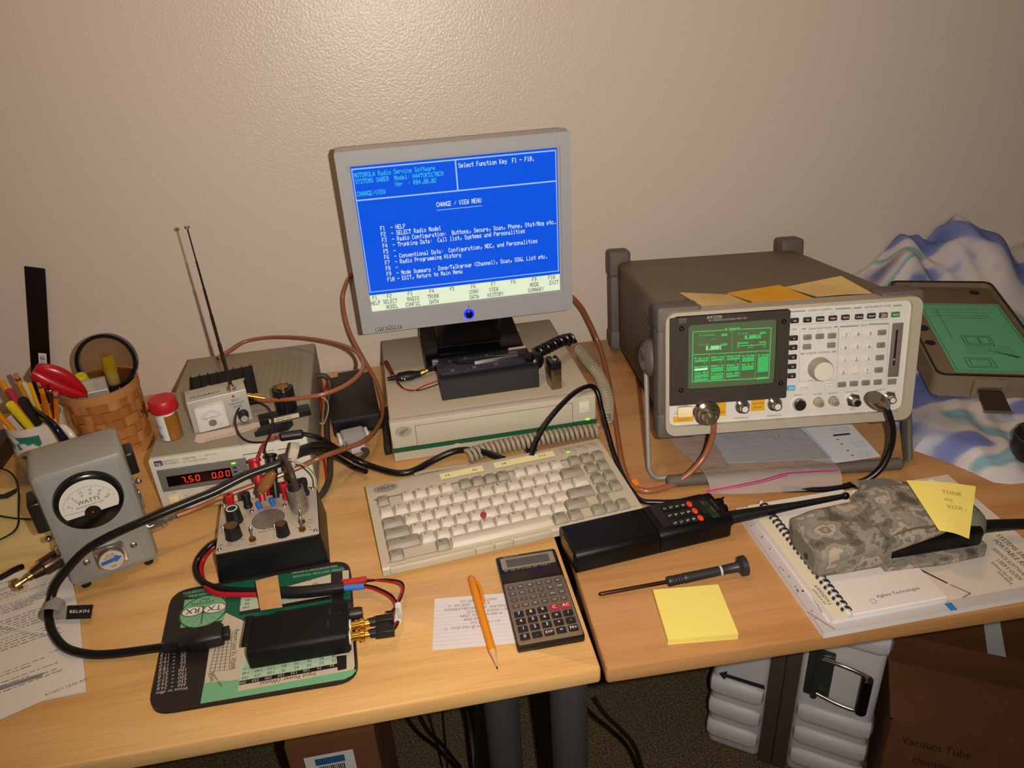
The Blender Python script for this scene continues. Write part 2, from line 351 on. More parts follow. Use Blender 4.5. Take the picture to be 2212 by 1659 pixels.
w3(gd, 'TX Power', (0.0440, 0.1279), .0027, .0046); w3(gb, '0.00001', (0.0535, 0.1249), .0047, .0112); w3(gd, 'AC Level', (0.0954, 0.1396), .0027, .0048)
w3(g, '0.00016', (0.1047, 0.1358), .0048, .0104); w3(gd, '0', (0.0952, 0.1207), .003, .0046); w3(gd, '0/47', (0.1094, 0.1199), .0027, .0046); w3(gd, '24', (0.1291, 0.1199), .0027, .0046)
bar(g, (0.0957, 0.1216), (0.1324, 0.1208), .0006); bar(g, (0.0958, 0.1258), (0.0957, 0.1207), .0006); bar(g, (0.1323, 0.1237), (0.1324, 0.1200), .0006); bar(g, (0.1140, 0.1228), (0.1141, 0.1205), .0005)
for a, b, h in (((0.0736, 0.1381), (0.0814, 0.1380), .0052), ((0.0736, 0.1249), (0.0815, 0.1248), .0048), ((0.1245, 0.1371), (0.1324, 0.1370), .0044), ((0.0953, 0.1253), (0.1095, 0.1250), .0034), ((0.1240, 0.1243), (0.1327, 0.1242), .0036)): bar(gd, a, b, h * .64)
def field(title, p, rows, wd, bright=False, unit=None):
    w3(g, title, p, wd / max(7, len(title)) / .64, .0050)
    for k in range(rows):
        a = (p[0] + .0003, p[1] - .0054 - k * .0031); bar(gb if bright else gd, a, (a[0] + wd * .95, a[1] + .0003), .0028)
    if unit: w3(gd, unit, (p[0] + wd * .66, p[1] - .0044 - rows * .0030), .0020, .0036)
cw5 = .0186
field('RF Gen Freq', (0.0384, 0.1098), 1, cw5, unit='kHz'); field('Amplitude', (0.0382, 0.0980), 1, cw5, True, 'dBm'); field('Atten Hold', (0.0387, 0.0894), 1, cw5); field('Output Port', (0.0384, 0.0835), 1, cw5)
field('AFGen1 Freq', (0.0605, 0.1098), 1, .0172, unit='kHz'); field('AFGen1 To', (0.0603, 0.0977), 2, .0172, unit='kHz'); field('FM Coupling', (0.0603, 0.0866), 2, .0172)
field('AFGen2 Freq', (0.0814, 0.1094), 1, .0172, unit='Hz'); field('AFGen2 To', (0.0812, 0.0973), 2, .0172, unit='kHz'); field('Audio Out', (0.0812, 0.0856), 1, .0172)
field('Mic Pre-Emp', (0.1015, 0.1087), 2, .0172); field('Aud In To', (0.1014, 0.0970), 2, .0172)
field('To Screen', (0.1228, 0.1083), 7, .0150); field('', (0.1223, 0.0796), 1, .0150)
part(g, 'screen_text', grn, crt, flat=True); part(gd, 'screen_text', dgrn, crt, flat=True); part(gb, 'screen_text', bgrn, crt, flat=True)
for p in ((0.0206, 0.1510), (0.1550, 0.1508), (0.0205, 0.0659), (0.1548, 0.0659)):
    part(G().ball((p[0], -.0062, p[1]), .0034, sz=1), 'screw', mat('dark_screw', '#2A2724', .25, .6), su)
g = G(); g.text('8920B', sp((0.0634, 0.1634), -.0064), .0062, sx=1.25); g.text('RF COMMUNICATIONS TEST SET', sp((0.0811, 0.1591), -.0064), .0034, maxw=.085)
part(g, 'lettering', mat('light_grey_ink', '#A79F94', .6), su, flat=True)
g = G(); a = (0.0172, 0.1644); b = (0.0266, 0.1581); g.quad(((a[0] + b[0]) / 2, -.0064, (a[1] + b[1]) / 2), (1, 0, 0), (0, 0, 1), b[0] - a[0], a[1] - b[1]); lg = part(g, 'maker_badge', mat('badge_grey', '#5A5148', .5), su, flat=True)
part(G().text('hp', ((a[0] + b[0]) / 2, -.0065, (a[1] + b[1]) / 2), .0075), 'lettering', darkp, lg, flat=True)
# keys on the right half
keym = {}
def key(p, mt, wd=.0108, ht=.0071, tx='', tm=None, th=.0031, dep=.0028):
    k = ('k', wd, ht, mt.name)
    if k not in keym: keym[k] = G().rbox(-wd / 2, -dep, -ht / 2, wd / 2, .001, ht / 2, .0012, .0009, 'y', 3).mesh('push_key', mt)
    o = part(keym[k], 'push_key', mt, ts); o.location = (p[0], 0, p[1])
    if tx:
        g = G(); ls = tx.split('/')
        for i, s in enumerate(ls): g.text(s, (0, -dep - .0001, (len(ls) - 1) * .0014 - i * .0028), th, maxw=wd * .8)
        part(g, 'lettering', tm or ink, o, flat=True)
    return o
kb_ = mat('dark_key', '#2B2724', .4); kg = mat('grey_key', '#7D766C', .45); kl = mat('light_key', '#D8CFC0', .45); kgreen = mat('green_key', '#2F7A28', .4); kblue = mat('blue_key', '#5FA6CE', .4)
for p, s in (((0.1710, 0.1497), 'RX'), ((0.1878, 0.1495), 'TX'), ((0.2047, 0.1495), 'DUPLEX'), ((0.2215, 0.1493), 'PREV'), ((0.2381, 0.1492), 'TESTS'), ((0.2564, 0.1488), 'LOCAL'), ((0.2726, 0.1488), 'PRINT'), ((0.2886, 0.1484), 'MEAS/RESET')): key(p, kb_, tx=s, tm=white)
key((0.3047, 0.1483), kgreen, tx='PRESET', tm=white)
for p, s in (((0.1710, 0.1259), 'k1'), ((0.1710, 0.1130), 'k2'), ((0.1710, 0.0997), 'k3'), ((0.1710, 0.0866), 'k4'), ((0.1710, 0.0735), 'k5')): key(p, kb_, tx=s, tm=white)
key((0.1711, 0.0560), kblue, tx='SHIFT', tm=white); key((0.1893, 0.0560), kl, tx='CANCEL', th=.0022); key((0.2223, 0.0555), kl, tx='<>')
for p, s in (((0.1894, 0.1257), 'INCR/SET'), ((0.2058, 0.1257), 'INCR/X10'), ((0.2221, 0.1254), 'INCR/:10'), ((0.1894, 0.1126), '<'), ((0.2221, 0.1125), '>'), ((0.2889, 0.1250), 'ENTER'), ((0.2890, 0.1076), 'GHz/dBm'), ((0.2890, 0.0902), 'MHz/V'), ((0.2891, 0.0728), 'kHz/mV'), ((0.2404, 0.0557), 'ON-OFF'), ((0.2566, 0.0558), 'AVG'), ((0.2728, 0.0558), 'LOW/LIMIT'), ((0.2892, 0.0555), 'HIGH/LIMIT')): key(p, kg, tx=s, th=.0022)
for p, s in (((0.2403, 0.1253), '7'), ((0.2565, 0.1254), '8'), ((0.2725, 0.1251), '9'), ((0.2402, 0.1081), '4'), ((0.2566, 0.1082), '5'), ((0.2726, 0.1077), '6'), ((0.2404, 0.0907), '1'), ((0.2566, 0.0906), '2'), ((0.2727, 0.0905), '3'), ((0.2404, 0.0733), '0'), ((0.2567, 0.0730), '.'), ((0.2729, 0.0731), '+/-')): key(p, kl, .0104, .0066, tx=s, th=.0066)
g = G()
for s, p, h in (('SCREEN CONTROL', (0.2047, 0.1616), .0038), ('INSTRUMENT STATE', (0.2806, 0.1606), .0038), ('USER', (0.1714, 0.1374), .0032), ('DATA FUNCTIONS', (0.2057, 0.1366), .0036), ('DATA', (0.2645, 0.1364), .0036), ('CURSOR CONTROL', (0.2052, 0.1029), .0036), ('PUSH', (0.1975, 0.0645), .0024),
                ('MIC/ACC', (0.1821, 0.0447), .0030), ('VOLUME', (0.2078, 0.0441), .0030), ('SQUELCH', (0.2292, 0.0440), .0030), ('AUDIO OUT', (0.2554, 0.0439), .0030), ('AUDIO IN', (0.2945, 0.0438), .0030), ('HI', (0.2755, 0.0400), .0026), ('LO', (0.3133, 0.0397), .0026), ('42V PK', (0.2584, 0.0181), .0024), ('MAX', (0.2577, 0.0210), .0022),
                ('POWER', (0.0255, 0.0414), .0034), ('O', (0.0147, 0.0338), .0030), ('OFF', (0.0147, 0.0302), .0028), ('I', (0.0355, 0.0338), .0030), ('ON', (0.0358, 0.0301), .0028), ('RF', (0.0466, 0.0183), .0030), ('DUPLEX OUT', (0.1047, 0.0175), .0032), ('ANTENNA IN', (0.1499, 0.0174), .0032)):
    g.text(s, sp(p, -.00015), h)
part(g, 'lettering', ink, ts, flat=True)
g = G()
for a, b in (((0.1629, 0.1616), (0.1851, 0.1616)), ((0.2243, 0.1612), (0.2455, 0.1608)), ((0.2486, 0.1605), (0.2594, 0.1605)), ((0.3013, 0.1599), (0.3122, 0.1599)), ((0.2322, 0.1366), (0.2572, 0.1363)), ((0.2707, 0.1372), (0.2973, 0.1361)), ((0.1818, 0.1371), (0.1870, 0.1371)), ((0.2244, 0.1367), (0.2294, 0.1368)), ((0.1818, 0.1029), (0.1871, 0.1029)), ((0.2241, 0.1028), (0.2299, 0.1029))):
    bar(g, (a[0], a[1]), (b[0], b[1]), .0020, -.00015)
for a, b in (((0.1627, 0.1611), (0.1632, 0.1448)), ((0.1633, 0.1435), (0.2967, 0.1426)), ((0.2468, 0.1598), (0.2473, 0.1440)), ((0.1637, 0.1362), (0.1642, 0.0688)), ((0.1792, 0.1367), (0.1816, 0.0642)), ((0.2312, 0.1361), (0.2336, 0.0502)), ((0.2978, 0.1361), (0.3014, 0.0507)), ((0.2302, 0.1357), (0.2319, 0.1044)), ((0.1818, 0.0642), (0.2311, 0.0627))): bar(g, a, b, .0004, -.00015)
part(g, 'panel_rules', mat('rule_grey', '#8C8C80', .6), ts, flat=True)
g = G()
for p, s in (((0.1706, 0.1566), 'HOLD'), ((0.1874, 0.1563), 'HOLD'), ((0.2043, 0.1564), 'CONFIG'), ((0.2210, 0.1562), 'HELP'), ((0.2376, 0.1561), 'TEST'), ((0.2562, 0.1558), 'ADRS'), ((0.2722, 0.1557), 'CONFIG'), ((0.1885, 0.1328), 'REF SET'), ((0.2049, 0.1326), 'METER'), ((0.2216, 0.1325), 'AVG'), ((0.1891, 0.1191), 'LO LIMIT'), ((0.2220, 0.1189), 'HI LIMIT'), ((0.1706, 0.1325), "k1'"), ((0.1707, 0.1195), "k2'"), ((0.1706, 0.1065), "k3'"), ((0.1707, 0.0932), 'ASSIGN'), ((0.1707, 0.0802), 'RELEASE')): g.text(s, sp(p, -.00015), .0025, maxw=.012)
part(g, 'lettering', blueink, ts, flat=True)
kn = part(G().lathe([(0, .0155), (.72, .0148), (.8, .0142), (1, .0135)], sp((0.2079, 0.0812), 0), sp((0.2079, 0.0812), -.0165), 32), 'tuning_knob', mat('knob_grey', '#9A8F80', .45), ts)
q = sp((0.2079, 0.0812), -.0166); part(G().lathe([(0, .0131), (1, .0125)], q, (q[0], q[1] - .0010, q[2]), 32), 'knob_face', mat('knob_face', '#D2C9B9', .5), kn)
r4 = rc((0.3025, 0.1363), (0.3169, 0.0613)); sl = part(G().rbox(r4[0], -.0012, r4[1], r4[2], .002, r4[3], .001, .0005, 'y'), 'card_slot', mat('slot_grey', '#6A6259', .5), ts)
a, b = (0.3091, 0.1273), (0.3100, 0.0778); part(G().box(a[0] - .0016, -.0016, b[1], a[0] + .0010, .0, a[1]), 'slot_opening', blackp, sl); q = (0.3084, 0.0862); part(G().ball((q[0], -.002, q[1]), .0020), 'latch', chrome, sl)
q = (0.3092, 0.0544); part(G().rbox(q[0] - .006, -.0004, q[1] - .004, q[0] + .006, .001, q[1] + .004, .0005, 0, 'y'), 'memory_card_label', kg, ts)
yel = mat('amber_label', '#D89B12', .55)
for a, b, ls in (((0.0437, 0.0455), (0.0835, 0.0225), ('     MAX PWR', '     100 W', '   (60W CONTINUOUS)')), ((0.1177, 0.0423), (0.1364, 0.0261), ('MAX PWR', '200 mW')), ((0.0115, 0.0259), (0.0392, 0.0176), ('DO NOT APPLY', 'RF WHEN OFF'))):
    r = rc(a, b); l = part(G().rbox(r[0], -.0004, r[1], r[2], .001, r[3], .0008, 0, 'y'), 'warning_label', yel, ts); g = G(); hh = (r[3] - r[1]) / (len(ls) + 1)
    for i, s in enumerate(ls): g.text(s, ((r[0] + r[2]) / 2, -.0005, r[3] - hh * (i + 1)), min(hh * .8, .0034), maxw=(r[2] - r[0]) * .9)
    part(g, 'lettering', ink, l, flat=True)
bar_ = G(); bar(bar_, (0.1138, 0.0356), (0.1180, 0.0356), .0006, -.00015); bar(bar_, (0.1360, 0.0358), (0.1425, 0.0358), .0006, -.00015); part(bar_, 'panel_rules', yel, ts, flat=True)
key((0.0267, 0.0335), mat('cream_switch', '#E4D3A6', .45), .0200, .0145, dep=.006)
def conn(p, r, ln, mt=chrome, hexa=True):
    o = part(G().lathe([(0, r * 1.25), (.3, r * 1.25), (.31, r * .95), (.55, r * .95), (.56, r * .8), (1, r * .76)], (p[0], 0, p[1]), (p[0], -ln, p[1]), 6 if hexa == 2 else 18), 'connector', mt, ts)
    part(G().lathe([(0, r * .55), (1, r * .5)], (p[0], -ln + .0002, p[1]), (p[0], -ln - .0006, p[1]), 14), 'connector_core', mat('white_insulator', '#CFC8BC', .5) if mt is chrome else blackp, o); return o
for p in ((0.1047, 0.0354), (0.1488, 0.0357)): conn(p, .0078, .016); part(G().lathe([(0, .0098), (1, .0098)], sp(p, 0), sp(p, -.004), 6), 'nut', chrome, ts)
q = (0.1834, 0.0317); o = part(G().lathe([(0, .0092), (.8, .0088), (1, .0078)], sp(q, 0), sp(q, -.006), 24), 'mic_socket', chrome, ts); part(G().cyl(sp(q, -.0058), sp(q, -.0064), .0068, n=20), 'socket_face', blackp, o)
for a in range(5): part(G().ball((q[0] + .0035 * math.cos(a * 1.256), -.0066, q[1] + .0035 * math.sin(a * 1.256)), .0007, 6, 5), 'pin', gold, o)
kkm = mat('knob_beige', '#A79D87', .5)
for p, p2 in (((0.2090, 0.0335), (0.2136, 0.0286)), ((0.2297, 0.0336), (0.2349, 0.0281))):
    o = part(G().lathe([(0, .0066), (.5, .0062), (.51, .0046), (1, .0042)], sp(p, 0), sp(p, -.013), 20), 'control_knob', kkm, ts); part(G().cyl(sp(p, -.013), sp(p, -.0135), .0036, n=16), 'knob_face', mat('knob_olive', '#7E7661', .5), o)
conn((0.2568, 0.0327), .0068, .016, mat('nickel', '#B9B0A3', .25, 1.0)); part(G().lathe([(0, .0098), (1, .0098)], sp((0.2568, 0.0327), 0), sp((0.2568, 0.0327), -.004), 6), 'nut', chrome, ts)
for p in ((0.2858, 0.0327), (0.3057, 0.0324)): conn(p, .0068, .014, chrome); part(G().lathe([(0, .0098), (1, .0098)], sp(p, 0), sp(p, -.004), 6), 'nut', chrome, ts)
# the big RF port
q = (0.0556, 0.0311); part(G().lathe([(0, .0178), (.28, .0178), (.285, .0150), (.50, .0150), (.505, .0120), (.74, .0105), (.75, .0085), (1, .0065)], sp(q, 0), (q[0] + .002, -.027, q[1] - .004), 28), 'rf_connector', mat('nickel', '#B9B0A3', .25, 1.0), ts)

# ================================================================== desktop computer
beige = mat('computer_beige', '#B5A78D', .55, bump=(1300, .3, .0003)); beige2 = mat('computer_front', '#BDB29A', .55, bump=(1300, .3, .0003))
pc = thing('desktop_computer', 'flat beige desktop computer with a green stripe under the monitor', 'computer', (-.1982, .447, 0), .0141)
part(G().rbox(.0006, .0185, .004, .3149, .304, .0670, .004, .0008, 'y'), 'case', beige, pc)
part(G().rbox(.0, -.0, .0, .3155, .0184, .0674, .003, .0030, 'y'), 'front_cover', beige2, pc)
a, b = (0.0375, 0.0617), (0.2773, 0.0266); part(G().box(a[0] - .0007, -.0004, .0240, b[0] + .0007, .003, .0587), 'door_gap', grayink, pc); dv = part(G().rbox(a[0], -.0012, .0245, b[0], .004, .058, .0008, .0006, 'y'), 'drive_door', beige2, pc)
part(G().box(-.0004, -.0006, .0165, .3159, .001, .0245), 'stripe', mat('green_stripe', '#1F5236', .5), pc, 'dark green stripe')
q = (0.2958, 0.0497); key_o = part(G().rbox(q[0] - .0090, -.004, q[1] - .0090, q[0] + .0080, .002, q[1] + .0090, .001, .0008, 'y'), 'power_button', mat('white_button', '#D8D2C0', .45), pc)
q = (0.3016, 0.0261); part(G().box(q[0] - .003, -.0014, q[1] - .0014, q[0] + .003, 0, q[1] + .0014), 'status_light', mat('lime_led', '#9CFF1E', .4, emit=1.2), pc)
q = (0.0195, 0.0515); lg = part(G().lathe([(0, 1), (1, 1)], (0, 0, 0), (0, -.0008, 0), 28), 'maker_badge', mat('badge_olive', '#A49B82', .4), pc); lg.location = (q[0], 0, q[1]); lg.scale = (.0125, 1, .0088)
part(G().text('IBM', (q[0], -.0010, q[1]), .0085, ex=(.9, 0, .45), ey=(-.45, 0, .9)), 'lettering', mat('badge_dark', '#544E42', .5), pc, flat=True)
q = (0.2694, 0.0057); lb = part(G().rbox(.2330, -.0005, .0045, .3075, .001, .0135, .0005, 0, 'y'), 'white_label', mat('label_white', '#DAD8D4', .5), pc)
part(G().pix('-SAFEKEY', (.262, -.0007, .0128), .0046, .0075), 'lettering', ink, lb, flat=True)
q = (0.0961, 0.0081); part(G().cyl((q[0], .001, .009), (q[0], -.001, .009), .009, n=24), 'lock_cover', beige2, pc)
part(G().box(.215, .27, .0672, .25, .285, .0676), 'cover_tab', beige2, pc)

# ================================================================== monitor
silver = mat('silver_plastic', '#A2A1A1', .38, .0, bump=(1500, .2, .0002)); glossb = mat('gloss_black', '#0B0A0B', .18)
mo = thing('monitor', 'flat silver monitor showing a blue text menu', 'monitor', (-.0521, .6041, .2962), -.0035, .0285)
O = (-.1715, -.149, .1715, .1365); I = (-.152, -.114, .152, .114)
g = G(); o_ = rrect(*O, .003, 3); i_ = rrect(I[0] - .0035, I[1] - .0035, I[2] + .0035, I[3] + .0035, .001, 3); i2 = rrect(*I, .0006, 3)
g.ring(o_, i_, fy, -.006, .022); g.ring(i_, i2, fy, -.0025, .004); part(g, 'bezel', silver, mo)
part(G().rbox(-.169, .02, -.146, .169, .052, .134, .006, .012, 'y'), 'rear_shell', mat('grey_shell', '#8E8A84', .5), mo)
blue = mat('blue_screen', '#0A52DC', .25, emit=1.0, spec=.25)
sc = part(G().box(-.1525, .0, -.1145, .1525, .004, .1145), 'screen', blue, mo, 'lit blue screen')
cw, ch = .304 / 80, .228 / 25; x0, z0 = -.152, .114
pale = mat('screen_white', '#DDEBEE', .5, emit=.92); cyan = mat('screen_cyan', '#2FC9F0', .5, emit=.85); line_m = mat('screen_rule', '#9FC4FA', .5, emit=.85); bright = mat('screen_pale_bar', '#E2EECE', .5, emit=.95); dark = mat('screen_dark', '#59645E', .5, emit=.8)
def row(g, r, c, s): g.pix(s, (x0 + c * cw, -.0004, z0 - r * ch), cw, ch, fat=1.22)
g = G()
row(g, 1, 1, 'MOTOROLA Radio Service Software'); row(g, 2, 1, 'SYSTEMS SABER  Model: H44TUK5170CN'); row(g, 3, 16, 'Ver  : R04.00.02'); row(g, 4, 1, 'CHANGE/VIEW'); part(g, 'screen_text', cyan, sc, flat=True)
g = G(); row(g, 1, 41, 'Select Function Key  F1 - F10.'); row(g, 7, 31, 'CHANGE / VIEW MENU')
for k, s in enumerate(('F1  - HELP', 'F2  - SELECT Radio Model', 'F3  - Radio Configuration:  Buttons, Secure, Scan, Phone, Stat/Msg etc.', 'F4  - Trunking Data:  Call list, Systems and Personalities', 'F5  -', 'F6  - Conventional Data:  Configuration, MDC, and Personalities', 'F7  - Radio Programming History', 'F8  -', 'F9  - Mode Summary : Zone/Talkgroup (Channel), Scan, SS&L List etc.', 'F10 - EXIT, Return to Main Menu')): row(g, 10 + k, 8, s)
part(g, 'screen_text', pale, sc, flat=True)
g = G(); ln = lambda ax, az, bx, bz, t: g.line((x0 + ax * cw, -.0003, z0 - az * ch), (x0 + bx * cw, -.0003, z0 - bz * ch), (0, -1, 0), t)
ln(.5, .5, 79.5, .5, .0020); ln(.5, 21.4, 79.5, 21.4, .0014); ln(.5, .4, .5, 21.5, .0014); ln(79.5, .4, 79.5, 21.5, .0014); ln(.5, 5.5, 79.5, 5.5, .0022); ln(40, .5, 40, 5.5, .0022); ln(31, 8.4, 49, 8.4, .0010); part(g, 'screen_rules', line_m, sc, flat=True)
g = G().box(-.152, -.0002, -.114, .152, 0, z0 - 22 * ch); bb = part(g, 'function_key_bar', bright, sc)
g = G()
for r, c, s in ((22, 1, 'F1'), (23, 0, 'HELP'), (22, 7, 'F2'), (23, 5, 'SELECT'), (24, 6, 'MODEL'), (22, 15.5, 'F3'), (23, 15, 'RADIO'), (24, 14, 'CONFIG'), (22, 24.5, 'F4'), (23, 23.5, 'TRUNK'), (24, 24, 'DATA'), (22, 33, 'F5'), (22, 42, 'F6'), (23, 41, 'CONV'), (24, 41, 'DATA'), (22, 50.5, 'F7'), (23, 49.5, 'VIEW'), (24, 48.6, 'HISTORY'), (22, 59, 'F8'), (22, 68, 'F9'), (23, 67, 'MODE'), (24, 66, 'SUMMARY'), (22, 75, 'F10'), (23, 75.5, 'EXIT')): row(g, r, c, s)
part(g, 'screen_text', dark, bb, flat=True)
q = (0.0003, -0.1351); o = part(G().lathe([(0, .0088), (1, .0082)], (q[0], -.006, q[1]), (q[0], -.0078, q[1]), 28), 'power_button_ring', mat('blue_led_ring', '#1720FF', .4, emit=2.2), mo, 'glowing blue ring'); part(G().lathe([(0, .0058), (.6, .0056), (1, .003)], (q[0], -.0075, q[1]), (q[0], -.0105, q[1]), 24), 'power_button', glossb, o)
q = (0.0006, -0.1216); part(G().cyl((q[0], -.0059, q[1]), (q[0], -.0063, q[1]), .0013, n=12), 'sensor_hole', grayink, mo)
q = (-0.1305, -0.1418); part(G().text('emachines', (q[0], -.0063, q[1]), .0098, sx=.95), 'lettering', white, mo, flat=True)
g = G()
for dx_, dz_ in ((.0009, -.0009), (-.0008, .0006), (.0010, .0005), (-.0007, -.0009), (.0014, -.0010)): g.text('emachines', (q[0] + dx_, -.00615, q[1] + dz_), .0100, sx=.95)
part(g, 'lettering', ink, mo, flat=True)
# stand: neck behind the panel and a wide black foot on the computer
part(G().rbox(-.055, .022, -.205, .055, .045, -.05, .004, .006, 'y'), 'neck', glossb, mo)
g = G(); b0 = -.2962 + .0674 + .0008
g.loft([[(x, y, b0) for x, y in ((-.080, -.012), (.092, .004), (.086, .150), (-.080, .150))], [(x, y, b0 + z) for x, y, z in ((-.080, -.012, .006), (.092, .004, .006), (.086, .150, .030), (-.080, .150, .030))], [(x, y, b0 + z) for x, y, z in ((-.077, -.008, .009), (.089, .008, .009), (.083, .146, .033), (-.077, .146, .033))]])
part(g, 'foot', glossb, mo)

# ================================================================== keyboard
kbm = mat('keyboard_beige', '#B9AB92', .5, bump=(1500, .25, .0003)); kwh = mat('pale_keycap', '#C4B8A3', .5); kgy = mat('tan_keycap', '#918674', .5)
kb = thing('keyboard', 'beige compact keyboard with a red pointing nub', 'keyboard', (-.222, .191, 0), .105)
g = G()
prof = [(.0, .004), (.0, .013), (.002, .0155), (.006, .0165), (.012, .0165), (.135, .0285), (.158, .0300), (.163, .0285), (.1635, .010), (.160, .0)]
prof = [(.004, 0)] + prof
g.loft([[(x, y, z) for y, z in prof] for x in (0, .343)]); part(g, 'body', kbm, kb)
part(G().box(.0075, .008, .0150, .3365, .0086, .0168).box(.0075, .1265, .0268, .3365, .1272, .0292).box(.0072, .008, .0148, .0078, .127, .0152), 'seam', grayink, kb)
capm = {}
def kz(y): return .0175 + (y - .0145) * .105
def cap(cx, cy, wd, mt, dp=.0180, name='keycap'):
    k = (round(wd, 4), round(dp, 4), mt.name)
    if k not in capm:
        g = G(); w2, d2 = wd / 2 - .0004, dp / 2 - .0004; rings = []
        for z, i, f, r in ((-.004, 0, 0, .001), (.0018, .0002, .0002, .001), (.0062, .0022, .0036, .0014), (.0066, .0030, .0044, .0014)):
            rings.append([(x, y, z) for x, y in rrect(-w2 + i, -d2 + f, w2 - i, d2 - i * .5, r, 2)])
        g.loft(rings); capm[k] = g.mesh('keycap', mt)
    o = part(capm[k], 'keycap', mt, kb); o.location = (cx, cy, kz(cy)); o.rotation_euler = (.10, 0, 0); return o
U = .0193; X0 = .0105; lgd = G()
def leg(s, cx, cy, h=.0036, dx=-.0025, dy=.0028):
    lgd.text(s, (cx + dx, cy + dy, kz(cy) + .00685 + dy * .1), h, (1, 0, 0), (0, .995, .1), maxw=.013)
def krow(y, items, x=X0):
    for wd, s, mt in items:
        cx = x + wd * U / 2
        if mt: cap(cx, y, wd * U, mt); leg(s, cx, y, .0056 if len(s) < 3 else .0036, -.003 if wd < 1.2 else 0)
        x += wd * U
A, B = kwh, kgy
krow(.094, [(1, c, A) for c in "`1234567890-="] + [(1.68, 'Backspace', B)])
krow(.0725, [(1.5, 'Tab', B)] + [(1, c, A) for c in 'QWERTYUIOP[]'] + [(1.18, '\\', A)])
krow(.0525, [(1.75, 'Caps Lock', B)] + [(1, c, A) for c in "ASDFGHJKL;'"] + [(1.93, 'Enter', B)])
krow(.0335, [(2.25, 'Shift', B)] + [(1, c, A) for c in 'ZXCVBNM,./'] + [(1.6, 'Shift', B)])
for cx, wd, s, mt in ((.0202, U, 'Ctrl', B), (.0785, U * .95, 'Alt', B), (.1555, .1345, '', A), (.2330, U, 'Alt', B), (.2535, U, 'Ctrl', B)): cap(cx, .0145, wd, mt); leg(s, cx, .0145, .0036)
fp = .0178
for i in range(4):
    cap(.0522 + i * fp, .1170, fp, A, .0165); leg('F%d' % (i + 1), .0522 + i * fp, .117, .0042)
    cap(.1315 + i * fp, .1170, fp, B, .0165); leg('F%d' % (i + 5), .1315 + i * fp, .117, .0042)
    cap(.2092 + i * fp, .1170, fp, A, .0165); leg('F%d' % (i + 9), .2092 + i * fp, .117, .0042)
cap(.0190, .1170, fp, B, .0165); leg('Esc', .019, .117, .0036)
for cx, cy, s in ((.2895, .1178, 'PrtSc'), (.3075, .1178, 'Scroll'), (.3255, .1178, 'Pause'), (.3065, .0955, 'Insert'), (.3245, .0955, 'Home'), (.3065, .0725, 'Delete'), (.3245, .0725, 'PgUp'), (.3065, .0505, 'End'), (.3245, .0505, 'PgDn'), (.3005, .0325, '^'), (.2845, .0145, '<'), (.3020, .0145, 'v'), (.3195, .0145, '>')):
    cap(cx, cy, .0170, B, .0170 if cy > .04 else .0178); leg(s, cx, cy, .0034, 0, .002)
part(lgd, 'key_legends', mat('legend_brown', '#4A4034', .6), kb, 'printed key legends', flat=True, stuff=True)
part(G().lathe([(0, .0026), (.5, .0026), (.7, .0042), (1, .0034)], (.1385, .0435, .022), (.1385, .0435, .0315), 16), 'pointing_nub', mat('red_rubber', '#A8283A', .6), kb, 'red rubber nub')
for x0_, x1_ in ((.1165, .1400), (.1405, .1645), (.165, .2165), (.009, .116)):
    part(G().rbox(x0_, -.0022, .0045, x1_, .006, .0158, .002, .0018, 'x'), 'front_bar', kbm, kb)
q = (0.0260, 0.1518); o = part(G().lathe([(0, 1), (1, 1)], (0, 0, 0), (0, 0, .0008), 28), 'maker_badge', mat('badge_brown', '#8C7F6C', .4), kb); o.location = (.0262, .1475, .0294); o.scale = (.0165, .0080, 1); o.rotation_euler = (.07, 0, 0)
part(G().text('IBM', (0, 0, .001), .9, al='C', **XY), 'lettering', mat('badge_dark', '#544E42', .5), o, flat=True)
tape = mat('masking_tape', '#E4D698', .6)
for a0, a1, ws in ((.1025, .1640, ('F4', 'F6')), (.1800, .2690, ('F8', 'F10'))):
    o = part(G().poly([(a0, .1395, .0300), (a1, .1395, .0300), (a1, .1520, .0309), (a0, .1520, .0309)], .0002), 'tape_strip', tape, kb); g = G()
    for s, f in zip(ws, (.16, .80)): g.text(s, (a0 + (a1 - a0) * f, .1455, .0308), .0068, (1, 0, 0), (0, 1, .06))
    part(g, 'lettering', ink, o, 'handwritten marks', flat=True)
for i, s in enumerate(('Num', 'Caps', 'Scrl')):
    part(G().rbox(.281 + i * .0185, .1380, .028, .2975 + i * .0185, .1535, .0312, .001, .0004), 'indicator_window', mat('indicator_tan', '#AEA089', .5), kb)
    part(G().text(s, (.289 + i * .0185, .1485, .03135), .0030, **XY), 'lettering', ink, kb, flat=True)
part(G().rbox(.2860, .1390, .030, .2915, .1415, .0318, .0006, .0003), 'status_light', mat('lime_led', '#9CFF1E', .4, emit=1.2), kb)
# ================================================================== bench power supply
psm = mat('psu_brown_grey', '#8C8270', .5, bump=(900, .2, .0003)); psf = mat('psu_front', '#CFC8B6', .5)
ps = thing('power_supply', 'bench power supply with red digits reading 7.50 and 0.00', 'power supply', (-.5219, .3965, .004), .013)
part(G().rbox(0, .006, 0, .2126, .322, .0881, .003, .003, 'y'), 'cover', psm, ps)
part(G().rbox(.001, 0, .001, .2116, .01, .087, .003, .0015, 'y'), 'front_panel', psf, ps)
for x in (.015, .18):
    for y in (.03, .29): part(G().cyl((x + .008, y, -.004), (x + .008, y, 0), .007, n=14), 'foot', blackp, ps)
g = G()
for k in range(24):
    for j in range(9): g.box(.110 + j * .0098, .100 + k * .0072, .0879, .1165 + j * .0098, .1022 + k * .0072, .08825)
part(g, 'vent_slots', mat('vent_shadow', '#776E5D', .6), ps, stuff=True)
